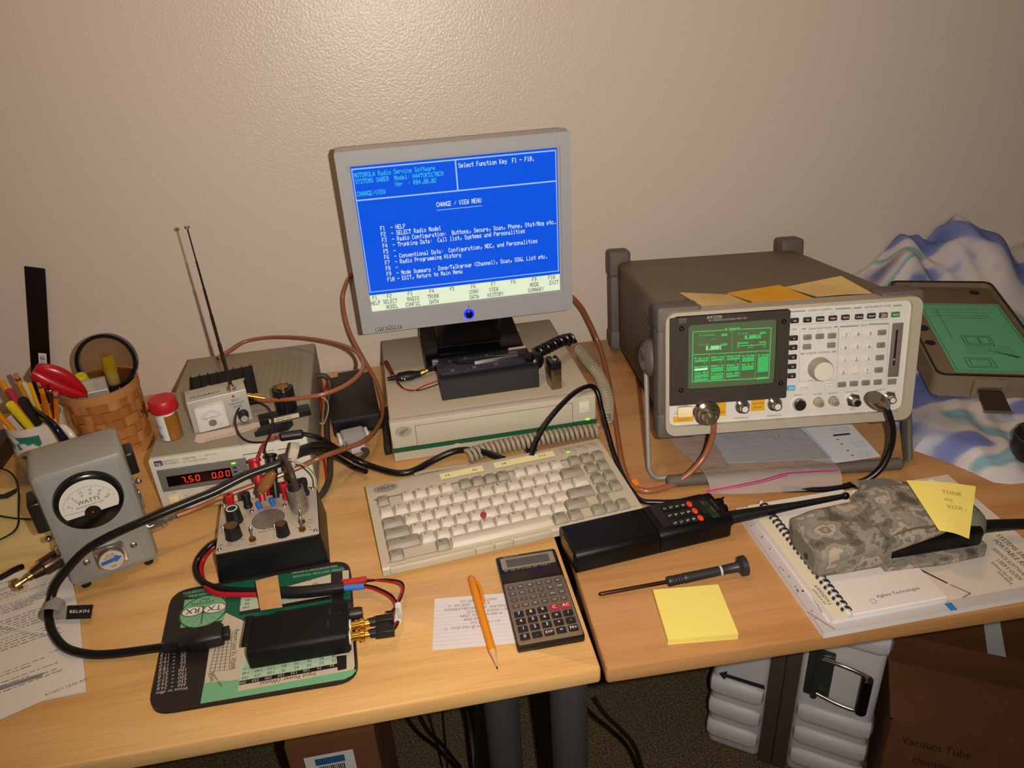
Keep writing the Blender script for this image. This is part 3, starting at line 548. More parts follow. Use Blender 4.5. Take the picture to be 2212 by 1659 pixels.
a, b, c_ = (0.0081, 0.0698), (0.1229, 0.0750), (0.1204, 0.0482)
dz0, dz1 = c_[1] - .006, a[1] + .004
part(G().rbox(a[0], -.0012, .0345, b[0] + .003, .001, .0700, .001, .0004, 'y'), 'display_surround', mat('panel_grey', '#6E6B68', .45), ps)
a, b = (0.0191, 0.0620), (0.1029, 0.0583); zc = (a[1] + b[1]) / 2
part(G().rbox((0.0177, 0.0564)[0], -.0020, .0420, (0.1029, 0.0583)[0], .0, .0585, .0008, .0004, 'y'), 'display_window', mat('display_black', '#120406', .15), ps)
red = mat('red_led_segment', '#FF2A12', .4, emit=2.6); g = G()
SEG = {'0': 'abcdef', '5': 'acdfg', '7': 'abc'}
def seg(ch, x, z, h):
    w_ = h * .52; t = h * .12; k = h * .08
    L = dict(a=((0, h), (w_, h)), b=((w_, h), (w_, h / 2)), c=((w_, h / 2), (w_, 0)), d=((0, 0), (w_, 0)), e=((0, 0), (0, h / 2)), f=((0, h / 2), (0, h)), g=((0, h / 2), (w_, h / 2)))
    for s in SEG[ch]:
        (ax, az), (bx, bz) = L[s]; dx, dz = (bx - ax), (bz - az); q = .12
        g.line((x + ax + dx * q + (az + dz * q) * k / h, -.0022, z + az + dz * q), (x + bx - dx * q + (bz - dz * q) * k / h, -.0022, z + bz - dz * q), (0, -1, 0), t)
for s, xs in (('750', (.0365, .0462, .0552)), ('000', (.0770, .0862, .0954))):
    for c, x in zip(s, xs): seg(c, x, .0460, .0086)
    g.quad((xs[0] + .0070, -.0022, .0457), (1, 0, 0), (0, 0, 1), .0014, .0014)
part(g, 'display_digits', red, ps, 'glowing red digits', flat=True)
q = (0.1086, 0.0646); part(G().box(q[0] - .0028, -.002, q[1] - .0012, q[0] + .0028, 0, q[1] + .0012), 'status_light', mat('lime_led', '#9CFF1E', .4, emit=1.2), ps)
[part(G().box(p[0] - .0024, -.0016, p[1] - .001, p[0] + .0024, 0, p[1] + .001), 'dark_indicator', blackp, ps) for p in ((0.1086, 0.0572), (0.1084, 0.0504))]
g = G(); pf = lambda p, y=-.0002: (p[0], y, p[1]); g.text('HEWLETT', pf((0.0293, 0.0824)), .0046); g.text('PACKARD', pf((0.0293, 0.0782)), .0046); g.text('E3614A', pf((0.0544, 0.0824)), .0052); g.text('DC POWER SUPPLY', pf((0.0605, 0.0770)), .0036); g.text('0-8V, 0-6A', pf((0.0827, 0.0831)), .0036)
g.text('LINE', pf((0.0201, 0.0308)), .0036); g.text('On', pf((0.0359, 0.0234)), .0034); g.text('Off', pf((0.0354, 0.0167)), .0034); g.text('DISPLAY', pf((0.0676, 0.0309)), .0034); g.text('ADJUST', pf((0.1600, 0.0755)), .0034); g.text('CURRENT', pf((0.1815, 0.0702)), .0034); g.text('VOLTAGE', pf((0.1624, 0.0385)), .0032)
g.line(pf((0.1234, 0.0749)), pf((0.1528, 0.0749)), (0, -1, 0), .0014); g.line(pf((0.1702, 0.0749)), pf((0.2015, 0.0748)), (0, -1, 0), .0014); g.line(pf((0.1234, 0.0749)), pf((0.1224, 0.0310)), (0, -1, 0), .0005)
part(g, 'lettering', grayink, ps, flat=True)
part(G().text('VOLTS', pf((0.0387, 0.0696), -.0014), .0034).text('AMPS', pf((0.0823, 0.0698), -.0014), .0034).text('CV', pf((0.1140, 0.0646), -.0014), .0026).text('CC', pf((0.1139, 0.0570), -.0014), .0026).text('OVP', pf((0.1146, 0.0499), -.0014), .0026), 'lettering', mat('light_grey_ink', '#A79F94', .6), ps, flat=True)
q = (0.0132, 0.0807); o = part(G().rbox(q[0] - .0050, -.0008, q[1] - .0040, q[0] + .0052, .001, q[1] + .0040, .001, 0, 'y'), 'maker_badge', mat('badge_purple', '#4C4668', .4), ps); part(G().text('hp', (q[0], -.001, q[1]), .0068), 'lettering', white, o, flat=True)
q = (0.0201, 0.0208); part(G().rbox(q[0] - .0070, -.0055, q[1] - .0058, q[0] + .0070, .001, q[1] + .0058, .001, .001, 'y'), 'line_switch', mat('cream_switch', '#E4D3A6', .45), ps)
for x, z in ((.0840, .012), (.178, .060), (.178, .036)): part(G().lathe([(0, .0075), (.7, .0068), (1, .0055)], (x, 0, z), (x, -.010, z), 18), 'control_knob', kkm, ps)
for x, mt in ((.150, mat('red_plastic', '#B01722', .4)), (.172, blackp), (.194, mat('grey_plastic', '#77736C', .45))): part(G().lathe([(0, .0065), (.5, .0065), (.52, .0050), (1, .0050)], (x, 0, .016), (x, -.018, .016), 16), 'binding_post', mt, ps)

# ------------------------------------------------------------------ things on the power supply
ZP = .0922
hs = thing('heat_sink', 'black finned heat sink lying behind the field strength meter', 'heat sink', (-.4796, .4982, ZP), .1986)
part(G().box(0, .002, 0, .0966, .118, .012), 'base_plate', mat('black_anodised', '#08070A', .5, spec=.2), hs)
for k in range(8): part(G().box(.002 + k * .0130, .002, .012, .0032 + k * .0130, .118, .0155), 'fin', mat('black_anodised', '#08070A', .5, spec=.2), hs)
for x in (.023, .075): part(G().ball((x + .0045, .070, .0125), .0038, sz=.7), 'screw', chrome, hs)
alu = mat('pale_aluminium', '#BDB6A8', .38, .35)
fs = thing('field_strength_meter', 'small silver field strength meter with a tall telescopic antenna', 'meter', (-.4685, .4508, ZP), .2552)
part(G().rbox(0, 0, 0, .081, .0394, .0501, .0012, .001, 'y'), 'case', alu, fs)
part(G().rbox(.0065, -.0055, .0020, .0480, .001, .0405, .003, .0015, 'y'), 'dial_frame', mat('clear_plastic', '#C9C4BC', .1), fs)
part(G().rbox(.0090, -.0060, .0120, .0455, -.005, .0385, .002, .0003, 'y'), 'dial_face', mat('dial_white', '#D2CDC2', .4), fs)
g = G()
for k in range(13):
    a = math.radians(150 - k * 10); g.line((.027 + math.cos(a) * .0165, -.0062, .014 + math.sin(a) * .0195), (.027 + math.cos(a) * (.0140 if k % 2 else .0128), -.0062, .014 + math.sin(a) * (.017 if k % 2 else .0155)), (0, -1, 0), .0004)
g.text('FIELD INTENSITY', (.027, -.0062, .0225), .0026); g.line((.026, -.0063, .013), (.0145, -.0063, .0255), (0, -1, 0), .0003)
part(g, 'dial_marks', ink, fs, flat=True)
part(G().lathe([(0, .0055), (1, .0050)], (.027, -.0058, .0135), (.027, -.0068, .0135), 18), 'needle_hub', mat('panel_grey', '#6E6B68', .45), fs)
g = G().text('FIELD', (.0635, -.0002, .0375), .0042).text('STRENGTH', (.0635, -.0002, .0322), .0042).text('METER', (.0645, -.0002, .0268), .0042); g.text('MONARCH', (.026, .0125, .0503), .0085, maxw=.040, **XY); g.text('ANTENNA', (.064, .0030, .0503), .0034, **XY)
part(g, 'lettering', ink, fs, flat=True)
part(G().cyl((.062, .0005, .0440), (.062, -.0012, .0440), .0018, n=12), 'red_dot', mat('red_plastic', '#B01722', .4), fs)
o = part(G().lathe([(0, .0078), (.5, .0072), (.55, .0062), (1, .0058)], (.0690, 0, .0125), (.0690, -.015, .0125), 24), 'knob', blackp, fs); part(G().cyl((.0690, -.015, .0125), (.0690, -.0155, .0125), .0048, n=20), 'knob_face', chrome, o)
an = part(G().lathe([(0, .0068), (.4, .0068), (.6, .004), (1, .0034)], (.0626, .0118, .0501), (.0626, .0118, .0580), 18), 'antenna_base', steel, fs)
top = Vector((.0591, .0127, .2839)); base = Vector((.0626, .0118, .058))
for k, (t0, t1, r) in enumerate(((0, .28, .0027), (.28, .47, .0022), (.47, .64, .0018), (.64, .81, .0014), (.81, 1, .0010))):
    s_ = part(G().cyl(base.lerp(top, t0), base.lerp(top, t1), r, n=10), 'antenna_section', mat('dark_chrome', '#6A6058', .25, 1.0), fs)
part(G().lathe([(0, .0010), (.35, .0034), (1, .0034)], top, top + (top - base).normalized() * .004, 12), 'antenna_tip', steel, fs)
q = (.081, .020, .030); part(G().lathe([(0, .004), (.4, .004), (.41, .0055), (.75, .0055), (.76, .0035), (1, .003)], q, (.104, .014, .022), 14), 'antenna_jack', gold, fs)
paperm = mat('paper', '#D6CCC0', .7); pinkp = mat('pink_paper', '#D3BBAE', .7)
tg = thing('paper_tag', 'torn pink paper tag sticking out under the field strength meter', 'paper tag', (-.4700, .4240, ZP), .2552)
part(G().poly([(.010, .022, 0), (.108, .012, 0), (.110, .003, 0), (.060, -.006, 0), (.012, -.004, 0), (.006, .004, 0)], .0006), 'sheet', pinkp, tg)
part(G().scrib((.02, .000, .0008), (1, 0, 0), (0, 1, 0), .08, 2, .005, .0010), 'print', grayink, tg, flat=True)
jr = thing('spice_jar', 'small glass jar of copper coloured flux with a red cap and white label', 'jar', (-.4985, .4520, ZP), 0)
part(G().lathe([(0, .0130), (.04, .0145), (.86, .0145), (.95, .012), (1, .0118)], (0, 0, 0), (.0, 0, .040), 24), 'jar_body', mat('amber_contents', '#8F5A1C', .12, coat=.6), jr)
part(G().cyl((0, 0, .039), (0, 0, .046), .0128, n=24), 'neck_ring', mat('white_plastic', '#D6D0C8', .4), jr)
part(G().lathe([(0, .0182), (.1, .0188), (.85, .0186), (1, .0168)], (0, 0, .0445), (0, 0, .062), 28).poly([(-.019, .004, .046), (-.0235, -.002, .046), (-.019, -.009, .046)], .004), 'cap', mat('red_plastic', '#B01722', .4), jr)
g = G(); pts = [(math.cos(a) * .0149, math.sin(a) * .0149) for a in (math.radians(175 + k * 12) for k in range(9))]
g.loft([[(x, y, z) for x, y in pts] for z in (.002, .041)], caps=False, closed=False); o = part(g, 'label_wrap', mat('label_white', '#DAD8D4', .5), jr)
g = G()
for k in range(9):
    a = math.radians(262 + k % 3 * 3); 
g.text('788L', (math.cos(math.radians(228)) * .0153, math.sin(math.radians(228)) * .0153, .008), .0085, ex=(.74, -.67, 0), ey=(0, 0, 1), sx=.55)
g.text('PURE FLUX', (math.cos(math.radians(228)) * .0153, math.sin(math.radians(228)) * .0153, .024), .0045, ex=(.74, -.67, 0), ey=(0, 0, 1), sx=.5)
part(g, 'lettering', ink, o, flat=True)
# knurled black knob on a labelled block, and the flat block before it
nb = thing('tall_knob', 'tall ribbed black knob standing on the power supply', 'knob', ((-0.3413, 0.4756, 0.0922)), .1)
pr = []
for k in range(60):
    a = 2 * math.pi * k / 60; r = .0152 if (k // 3) % 2 else .0135; pr.append((math.cos(a) * r, math.sin(a) * r))
g = G().loft([[(x * s, y * s, z) for x, y in pr] for s, z in ((1, 0), (1, .041), (.94, .043))]); part(g, 'ribbed_body', mat('dark_bakelite', '#19120F', .35), nb)
part(G().cyl((0, 0, .042), (0, 0, .0445), .0085, n=20), 'brass_insert', mat('brass', '#9C7B3A', .3, 1.0), nb)
b1 = thing('label_block', 'slim black block with a cream label before the ribbed knob', 'block', ((-0.3772, 0.4463, 0.0922)), .20)
part(G().rbox(0, 0, 0, .072, .020, .010, .001, .0008, 'x'), 'block', blackp, b1)
o = part(G().box(.013, -.0004, .002, .055, 0, .0085), 'label', mat('cream_label', '#CBB79C', .6), b1); part(G().text('DELAY  N.C.', (.034, -.0006, .0052), .0042), 'lettering', ink, o, flat=True)
solo(G().loft([[(-0.3811, 0.4179, 0.0922), (-0.3374, 0.4250, 0.0922), (-0.3307, 0.4388, 0.0922), (-0.3738, 0.4324, 0.0922)], [(lambda p: (p[0], p[1], p[2] + .008))(p) for p in ((-0.3811, 0.4179, 0.0922), (-0.3374, 0.4250, 0.0922), (-0.3307, 0.4388, 0.0922), (-0.3738, 0.4324, 0.0922))]]), 'wedge_block', blackp, 'plain black wedge lying at the front of the power supply top', 'block')

# ================================================================== wattmeter
wmm = mat('hammered_grey', '#8B8980', .32, .0, bump=(500, .15, .0006), coat=.3)
wm = thing('wattmeter', 'grey portable wattmeter with a round dial marked WATTS', 'wattmeter', (-.5975, .2525, .006), .368)
WW, WD, WH = .1015, .0775, .1665
part(G().rbox(0, 0, 0, WW, WD, WH, .009, .010, 'y', 5), 'case', wmm, wm)
q = (0.0505, 0.1176); R = .0375
o = part(G().lathe([(0, R), (.4, R), (.8, R * .97), (1, R * .90)], (q[0], 0, q[1]), (q[0], -.009, q[1]), 48), 'dial_bezel', mat('black_bakelite', '#120E10', .22), wm)
g = G(); pts = [(math.cos(a) * R * .83, math.sin(a) * R * .83) for a in (math.radians(-27 + k * 234 / 32) for k in range(33))]
pts = [(x, max(z, -.37 * R)) for x, z in pts]; pts = [(x, z) for x, z in pts]
g.add([(q[0] + x, -.0093, q[1] + z) for x, z in pts], [tuple(range(len(pts)))]); fc = part(g, 'dial_face', mat('dial_cream', '#D3CCBD', .45), o)
g = G(); hz = q[1] - .34 * R
for k in range(26):
    a = math.radians(155 - k * 130 / 25); l = .09 if k % 5 == 0 else .05; r0 = R * .86
    g.line((q[0] + math.cos(a) * r0 * .98, -.0095, hz + math.sin(a) * r0 * 1.12), (q[0] + math.cos(a) * r0 * (.98 - l), -.0095, hz + math.sin(a) * r0 * 1.12 * (1 - l)), (0, -1, 0), .0004)
for k, s in enumerate(('0', '5', '10', '15', '20', '25')):
    a = math.radians(148 - k * 23); g.text(s, (q[0] + math.cos(a) * R * .68, -.0095, hz + math.sin(a) * R * .80), .0042); g.text(str(int(s) * 4), (q[0] + math.cos(a) * R * .58, -.0095, hz + math.sin(a) * R * .68), .0032)
g.text('WATTS', (q[0], -.0095, q[1] + .10 * R), .0072); g.text('BIRD ELECTRONIC CORP.', (q[0], -.0095, q[1] - .06 * R), .0026)
g.line((q[0] - .002, -.0097, hz + .004), (q[0] - R * .78, -.0097, hz + R * .18), (0, -1, 0), .0004); part(g, 'dial_marks', ink, fc, flat=True)
part(G().lathe([(0, .0088), (1, .0080)], (q[0], -.0092, hz - .0005), (q[0], -.0102, hz - .0005), 24), 'needle_hub', mat('black_bakelite', '#120E10', .22), o)
part(G().ball((q[0], -.0102, hz), .0012, 8, 6), 'adjust_screw', gold, o)
q = (0.0502, 0.0318); el = part(G().rbox(q[0] - .0165, -.0028, q[1] - .0145, q[0] + .0180, .001, q[1] + .0170, .004, .001, 'y'), 'element_plate', chrome, wm)
e2 = part(G().lathe([(0, .0152), (.7, .0152), (1, .0142)], (q[0] + .0005, -.002, q[1] - .0012), (q[0] + .0005, -.009, q[1] - .0012), 32), 'power_element', steel, wm)
part(G().cyl((q[0] + .0005, -.009, q[1] - .0012), (q[0] + .0005, -.0093, q[1] - .0012), .0136, n=28), 'element_face', mat('element_tan', '#BFB3A2', .45), e2)
bz = q[1] - .0012; xq = q[0] + .0005
part(G().add([(xq + x, -.0096, bz + z) for x, z in ((-.012, -.0034), (.004, -.0024), (.004, -.0048), (.0122, .0016), (.004, .0062), (.004, .0034), (-.012, .0018))], [(0, 1, 5, 6), (2, 3, 4), (1, 2, 4, 5)]), 'blue_arrow', mat('arrow_blue', '#2F62A8', .5), e2, flat=True)
part(G().text('25 W', (xq, -.0096, bz + .0085), .0042).text('400-1000 MHz', (xq, -.0096, bz + .0052), .0025).text('25E', (xq, -.0096, bz - .0085), .0040), 'lettering', ink, e2, flat=True)
for p in ((0.0244, 0.0340), (0.0783, 0.0355)):
    s_ = part(G().lathe([(0, .0042), (.6, .0040), (1, .0024)], (p[0], 0, p[1]), (p[0], -.0026, p[1]), 18), 'screw', steel, wm); part(G().box(p[0] - .0036, -.0029, p[1] - .0004, p[0] + .0036, -.0022, p[1] + .0004), 'slot', blackp, s_)
for x in (.014, WW - .014):
    for y in (.012, WD - .012): part(G().lathe([(0, .0055), (1, .0065)], (x, y, -.006), (x, y, .001), 14), 'foot', blackp, wm)
strap = mat('black_leather', '#17130F', .35)
part(G().rbox(WW - .002, .020, .118, WW + .010, .050, .150, .004, .003, 'x'), 'strap_end', strap, wm); part(G().rbox(-.012, .010, .085, .003, .045, .128, .004, .003, 'x'), 'strap_end', strap, wm)
for x, s, z in ((WW, 1, .110), (0, -1, .072)):
    part(G().ball((x + s * .005, .018, z), .0042, 10, 8), 'strap_stud', chrome, wm); part(G().rbox(min(x, x + s * .003), .014, z - .04, max(x, x + s * .003), .024, z - .012, .002, .0008, 'x'), 'latch_strip', chrome, wm)
part(G().lathe([(0, .0090), (.48, .0090), (.49, .0075), (.62, .0075), (.63, .0050), (.8, .0048), (.81, .0042), (1, .0040)], (WW - .002, .022, .038), (.1351, .0160, .0444), 20), 'connector', chrome, wm)
lc = part(G().lathe([(0, .0100), (.1, .0112), (.62, .0105), (.66, .0085), (.8, .0075), (1, .006)], (.002, .022, .040), (-.034, .010, .036), 20), 'connector', mat('dark_brass', '#5A4738', .3, .9), wm)
part(G().lathe([(0, .0050), (.25, .0052), (.3, .0035), (.6, .0035), (.62, .0080), (.85, .0080), (1, .004)], (-.033, .0104, .0361), (-.056, .003, .0325), 16), 'bnc_plug', mat('bright_brass', '#CFA95A', .2, 1.0), lc)

# ================================================================== interface box with silver panel
fb = thing('interface_box', 'black box with a silver top panel of knobs, switches and binding posts', 'interface box', (-.4171, .23, 0), .0789)
IW, ID, IH = .1238, .1033, .047
g = G(); g.loft([[(x, y, z) for x, y in rrect(-e, -e, IW + e, ID + e, .005, 4)] for e, z in ((.0055, 0), (.005, .004), (.0005, IH - .003), (-.001, IH - .002))]); part(g, 'box', mat('black_abs', '#0E0D0D', .42, bump=(600, .2, .0004)), fb)
bralu = mat('brushed_panel', '#C9BCA8', .38, .35, bump=(60, .05, .0002)); pn = part(G().rbox(.0005, .0005, IH - .002, IW - .0005, ID - .0005, IH, .001, .0002), 'top_panel', bralu, fb)
def up(p, z=0): return (p[0], p[1], IH + z)
for p in ((0.0041, 0.0994), (0.1184, 0.1009), (0.1193, 0.0062), (0.0046, 0.0064), (0.0402, 0.0742), (0.0815, 0.0730), (0.0405, 0.0333)): part(G().ball(up(p), .0030, 10, 6, .8), 'screw', chrome, fb)
p = (0.0616, 0.0499); o = part(G().cyl(up(p, -.0002), up(p, .0005), .0205, n=36), 'speaker_grille', mat('steel_mesh', '#8C857B', .35, .85, bump=(1400, .8, .001)), fb)
g = G()
for k in range(17): g.box(p[0] - math.sqrt(max(0, .0196 ** 2 - (-.0192 + k * .0024) ** 2)), p[1] - .0194 + k * .0024, IH + .0005, p[0] + math.sqrt(max(0, .0196 ** 2 - (-.0192 + k * .0024) ** 2)), p[1] - .0182 + k * .0024, IH + .0010)
part(g, 'mesh_wires', steel, o, stuff=True)
def knob(p, r, h, nm='knob', face=steel, tilt=(0, 0)):
    pr = [(math.cos(2 * math.pi * k / 48) * (r if (k // 2) % 2 else r * .95), math.sin(2 * math.pi * k / 48) * (r if (k // 2) % 2 else r * .95)) for k in range(48)]
    o = part(G().loft([[(p[0] + x * s, p[1] + y * s, IH + z) for x, y in pr] for s, z in ((1.08, 0), (1.02, .003), (.94, h - .001), (.90, h))]), nm, blackp, fb)
    part(G().cyl((p[0], p[1], IH + h), (p[0], p[1], IH + h + .0004), r * .78, n=28), 'knob_face', face, o)
    part(G().box(p[0] - r - .0004, p[1] - .0008, IH + .002, p[0] - r * .86, p[1] + .0008, IH + h), 'pointer_line', white, o); return o
bron = mat('bronze_face', '#8A6A45', .3, .9)
knob((0.0208, 0.0269), .0098, .0175, face=bron); knob((0.0804, 0.0121), .0080, .0165, face=bron)
o = part(G().lathe([(0, .0105), (.8, .0090), (1, .0088)], up((0.0203, 0.0595)), up((0.0203, 0.0595), .020), 24), 'knob', blackp, fb)
part(G().ring([(math.cos(a) * .0070 + (0.0203, 0.0595)[0], math.sin(a) * .0070 + (0.0203, 0.0595)[1]) for a in (k * math.pi / 12 for k in range(24))], [(math.cos(a) * .0055 + (0.0203, 0.0595)[0], math.sin(a) * .0055 + (0.0203, 0.0595)[1]) for a in (k * math.pi / 12 for k in range(24))], lambda x, y, t: (x, y, t), IH + .0195, IH + .0204), 'knob_dial', white, o)
def toggle(p):
    o = part(G().lathe([(0, .0048), (.5, .0048), (.55, .0032), (1, .003)], up(p), up(p, .005), 6), 'toggle_switch', mat('brass', '#9C7B3A', .3, 1.0), fb); part(G().lathe([(0, .0011), (.8, .0016), (1, .0012)], up(p, .004), (p[0], p[1] + .006, IH + .016), 10), 'toggle_lever', chrome, o)
for p in ((0.0437, 0.0122), (0.1032, 0.0283), (0.1036, 0.0125)): toggle(p)
redp = mat('red_plastic', '#B01722', .4); bluep = mat('blue_plastic', '#2C62B4', .45)
def post(p, mt, h=.022, nm='binding_post'):
    o = part(G().lathe([(0, .0058), (.15, .0058), (.2, .0048), (.55, .0048), (.6, .0058), (.95, .0058), (1, .0045)], up(p), up(p, h), 14), nm, mt, fb); part(G().cyl(up(p, h), up(p, h + .0003), .0022, n=10), 'post_hole', mat('black_ink2', '#1A1010', .8), o); return o
post((0.0149, 0.0900), redp); post((0.0356, 0.0864), blackp); post((0.0848, 0.0892), redp, .024); post((0.1089, 0.0903), blackp, .024)
for p, m in (((0.0502, 0.0791), bluep), ((0.0671, 0.0818), bluep)): part(G().lathe([(0, .0036), (.7, .0036), (1, .0024)], up(p, -.0), (p[0] - .001, p[1] - .001, IH + .010), 12), 'crimp_sleeve', m, fb)
g = G()
for s, p, h in (('RTX-4005B', (0.0585, 0.0763), .0046), ('Audio Out', (0.0602, 0.0260), .0046), ('Clear', (0.1133, 0.0313), .0034), ('Monitor', (0.1144, 0.0256), .0030), ('PTT', (0.1034, 0.0358), .0034), ('MIC', (0.0982, 0.0195), .0034), ('PTT', (0.1074, 0.0206), .0034), ('On', (0.1122, 0.0158), .0030), ('Off', (0.1133, 0.0092), .0030), ('Load', (0.0439, 0.0041), .0042), ('PA', (0.0061, 0.0148), .0034), ('Mic', (0.0162, 0.0144), .0034), ('Drain', (0.0158, 0.0109), .0030), ('A', (0.0694, 0.0178), .0030), ('B', (0.0689, 0.0122), .0030), ('C', (0.0693, 0.0077), .0030), ('Min', (0.0315, 0.0179), .0030), ('Max', (0.0055, 0.0412), .0030)): g.text(s, up(p, .0002), h, **XY)
part(g, 'lettering', ink, fb, flat=True)
# round metal plug screwed into the panel
p = (0.1024, 0.0547); o = part(G().lathe([(0, .0095), (.1, .0112), (.3, .0118), (.42, .0118), (.45, .0108), (1, .0108)], up(p), (p[0] - .002, p[1] + .003, IH + .034), 28), 'audio_plug', mat('dull_nickel', '#A79F92', .34, .8), fb)
part(G().lathe([(0, .0090), (1, .0060)], (p[0] - .002, p[1] + .003, IH + .0338), (p[0] - .003, p[1] + .004, IH + .040), 20), 'cable_boot', blackp, o)
solo(G().tube([(-0.3179, 0.2868, 0.0850), (-0.3171, 0.2768, 0.1100), (-0.3235, 0.2992, 0.1150), (-0.3313, 0.3255, 0.1120)], .0040, 10), 'lead', mat('grey_brown_cable', '#3B342E', .5), 'dark lead rising from the round metal plug on the interface box', 'cable')
solo(G().tube([(-0.2996, 0.3271, 0.0550), (-0.2978, 0.3235, 0.0750), (-0.3021, 0.3089, 0.1000), (-0.3134, 0.3019, 0.1150), (-0.3234, 0.3053, 0.1180)], .0011, 8), 'bare_wire', mat('tan_wire', '#A8957A', .4), 'thin tan wire arching over the interface box to the black cable', 'wire')
# ================================================================== mouse pad
def flat(pts, z): return [(p[0], p[1], z) for p in pts]
MZ = .0062
mpd = thing('mouse_pad', 'green and black mouse pad printed with conversion tables', 'mouse pad', (-.4655, .037, 0), 0)
tl, tr, br, bl = (-0.0125, 0.1836), (0.2060, 0.1906), (0.2133, 0.0084), (0.0030, 0.0010)
pc4 = [(-0.0102, 0.1863), (0.2028, 0.1945), (0.2133, 0.0024), (0.0017, 0.0046)]
def quadround(pts, r, n=6):
    out = []
    for i, p in enumerate(pts):
        p = Vector(p + (0,)); a = Vector(pts[i - 1] + (0,)); b = Vector(pts[(i + 1) % 4] + (0,)); d0 = (a - p).normalized() * r; d1 = (b - p).normalized() * r
        for k in range(n + 1):
            t = k / n; q = (p + d0) * (1 - t) ** 2 + 2 * t * (1 - t) * p + (p + d1) * t * t; out.append((q.x, q.y))
    return out
ol = quadround(pc4, .024)
part(G().loft([flat(ol, 0), flat(ol, .0040)]), 'rubber_base', mat('black_foam', '#1C1917', .8), mpd)
part(G().loft([flat(ol, .0040), flat(ol, MZ)]), 'top_sheet', mat('pad_dark', '#241B1C', .38), mpd)
def pd(p, z=MZ): return (p[0], p[1], z)
darkg = mat('pad_green', '#0F5A40', .4); lightg = mat('pad_mint', '#6FA77C', .4); cream = mat('pad_cream', '#BFB096', .42); padk = mat('pad_dark', '#241B1C', .38)
def area(pts, mt, dz, nm='printed_area'): return part(G().add([pd(p, MZ + dz) for p in pts], [tuple(range(len(pts)))]), nm, mt, mpd, flat=True)
area([(0.0049, 0.1740), (0.0147, 0.1826), (0.1843, 0.1875), (0.1952, 0.1813), (0.2013, 0.1624), (0.2049, 0.1220), (0.1213, 0.1210), (0.0900, 0.1102), (0.0602, 0.1334), (0.0376, 0.1597)], darkg, .0001)
area([(0.0602, 0.1334), (0.0916, 0.1078), (0.1786, 0.0835), (0.2051, 0.0931), (0.2096, 0.0178), (0.0533, 0.0306), (0.0490, 0.1100), (0.0587, 0.1196)], cream, .0001)
area([(0.0531, 0.0315), (0.2116, 0.0130), (0.2070, 0.0065), (0.1993, 0.0032), (0.0539, 0.0044)], lightg, .0002)
area([(0.0082, 0.1667), (0.0560, 0.1629), (0.0605, 0.1211), (0.0122, 0.1196)], lightg, .0003)
# round emblem with two ovals
ec = (0.0341, 0.1416); er = (.0272, .0268)
def oval(c, rx, ry, z, n=32, rot=0): return [(c[0] + math.cos(a) * rx * math.cos(rot) - math.sin(a) * ry * math.sin(rot), c[1] + math.cos(a) * rx * math.sin(rot) + math.sin(a) * ry * math.cos(rot), z) for a in (2 * math.pi * k / n for k in range(n))]
em = part(G().add(oval(ec, *er, MZ + .0005), [tuple(range(32))]), 'emblem_ring', mat('emblem_edge', '#2C4A35', .5), mpd, flat=True)
part(G().add(oval(ec, er[0] * .94, er[1] * .94, MZ + .0006), [tuple(range(32))]), 'emblem_disc', lightg, em, flat=True)
for p, s in (((0.0219, 0.1439), 'RX'), ((0.0466, 0.1434), 'TX')):
    part(G().add(oval(p, .0132, .0082, MZ + .0007), [tuple(range(32))]), 'emblem_oval', ink, em, flat=True); part(G().add(oval(p, .0122, .0073, MZ + .0008), [tuple(range(32))]), 'emblem_oval', paperm, em, flat=True)
    part(G().text(s, pd(p, MZ + .0010), .0125, (-1, 0, 0), (0, -1, 0)), 'lettering', ink, em, flat=True)
g = G(); g.text('SYSTEMS', pd((0.0310, 0.1560), MZ + .0008), .0070, (-1, 0, 0), (0, -1, 0)); g.text('INC.', pd((0.0314, 0.1618), MZ + .0008), .0070, (-1, 0, 0), (0, -1, 0))
for k in range(7): a = math.radians(200 + k * 23); g.line(pd((0.0337, 0.1396), MZ + .0007), (ec[0] + math.cos(a) * er[0] * .9, ec[1] + math.sin(a) * er[1] * .9, MZ + .0007), (0, 0, 1), .0003)
g.line(pd((0.0326, 0.1503), MZ + .0009), pd((0.0356, 0.1200), MZ + .0009), (0, 0, 1), .0010); part(g, 'lettering', ink, em, flat=True)
RXY = dict(ex=(-1, 0, 0), ey=(0, -1, 0)); gw = G(); gk = G(); gl_ = G(); padp = mat('pad_print', '#3A342C', .5)
for k, (a_, b_) in enumerate((('10.0', '10'), ('11.8', '15'), ('13.0', '20'), ('14.0', '25'), ('17.0', '50'), ('18.8', '75'), ('20.0', '100'), ('21.8', '150'), ('23.0', '200'), ('24.0', '250'), ('24.8', '300'))):
    f = k / 10; pa = Vector((0.0031, 0.0866) + (0,)).lerp(Vector((0.0102, 0.0342) + (0,)), f); pb = Vector((0.0225, 0.0867) + (0,)).lerp(Vector((0.0304, 0.0341) + (0,)), f)
    gw.text(a_, (pa.x, pa.y, MZ + .0002), .0062, **RXY); gw.text('=', ((pa.x + pb.x) / 2, (pa.y + pb.y) / 2, MZ + .0002), .0050, **RXY); gw.text(b_, (pb.x, pb.y, MZ + .0002), .0062, **RXY)
gw.text('Watts to dBm', pd((0.0214, 0.0284), MZ + .0002), .0056, **RXY)
part(gw, 'lettering', mat('pad_white_print', '#B9B2A0', .5), mpd, flat=True); gw = G()
gw.text('716-549-4700', pd((0.0269, 0.1713), MZ + .0006), .0052, **RXY); gw.text('FAX 716-549-4772', pd((0.0214, 0.1784), MZ + .0006), .0044, **RXY); part(gw, 'lettering', mat('pad_white_print', '#B9B2A0', .5), mpd, flat=True); gw = G()
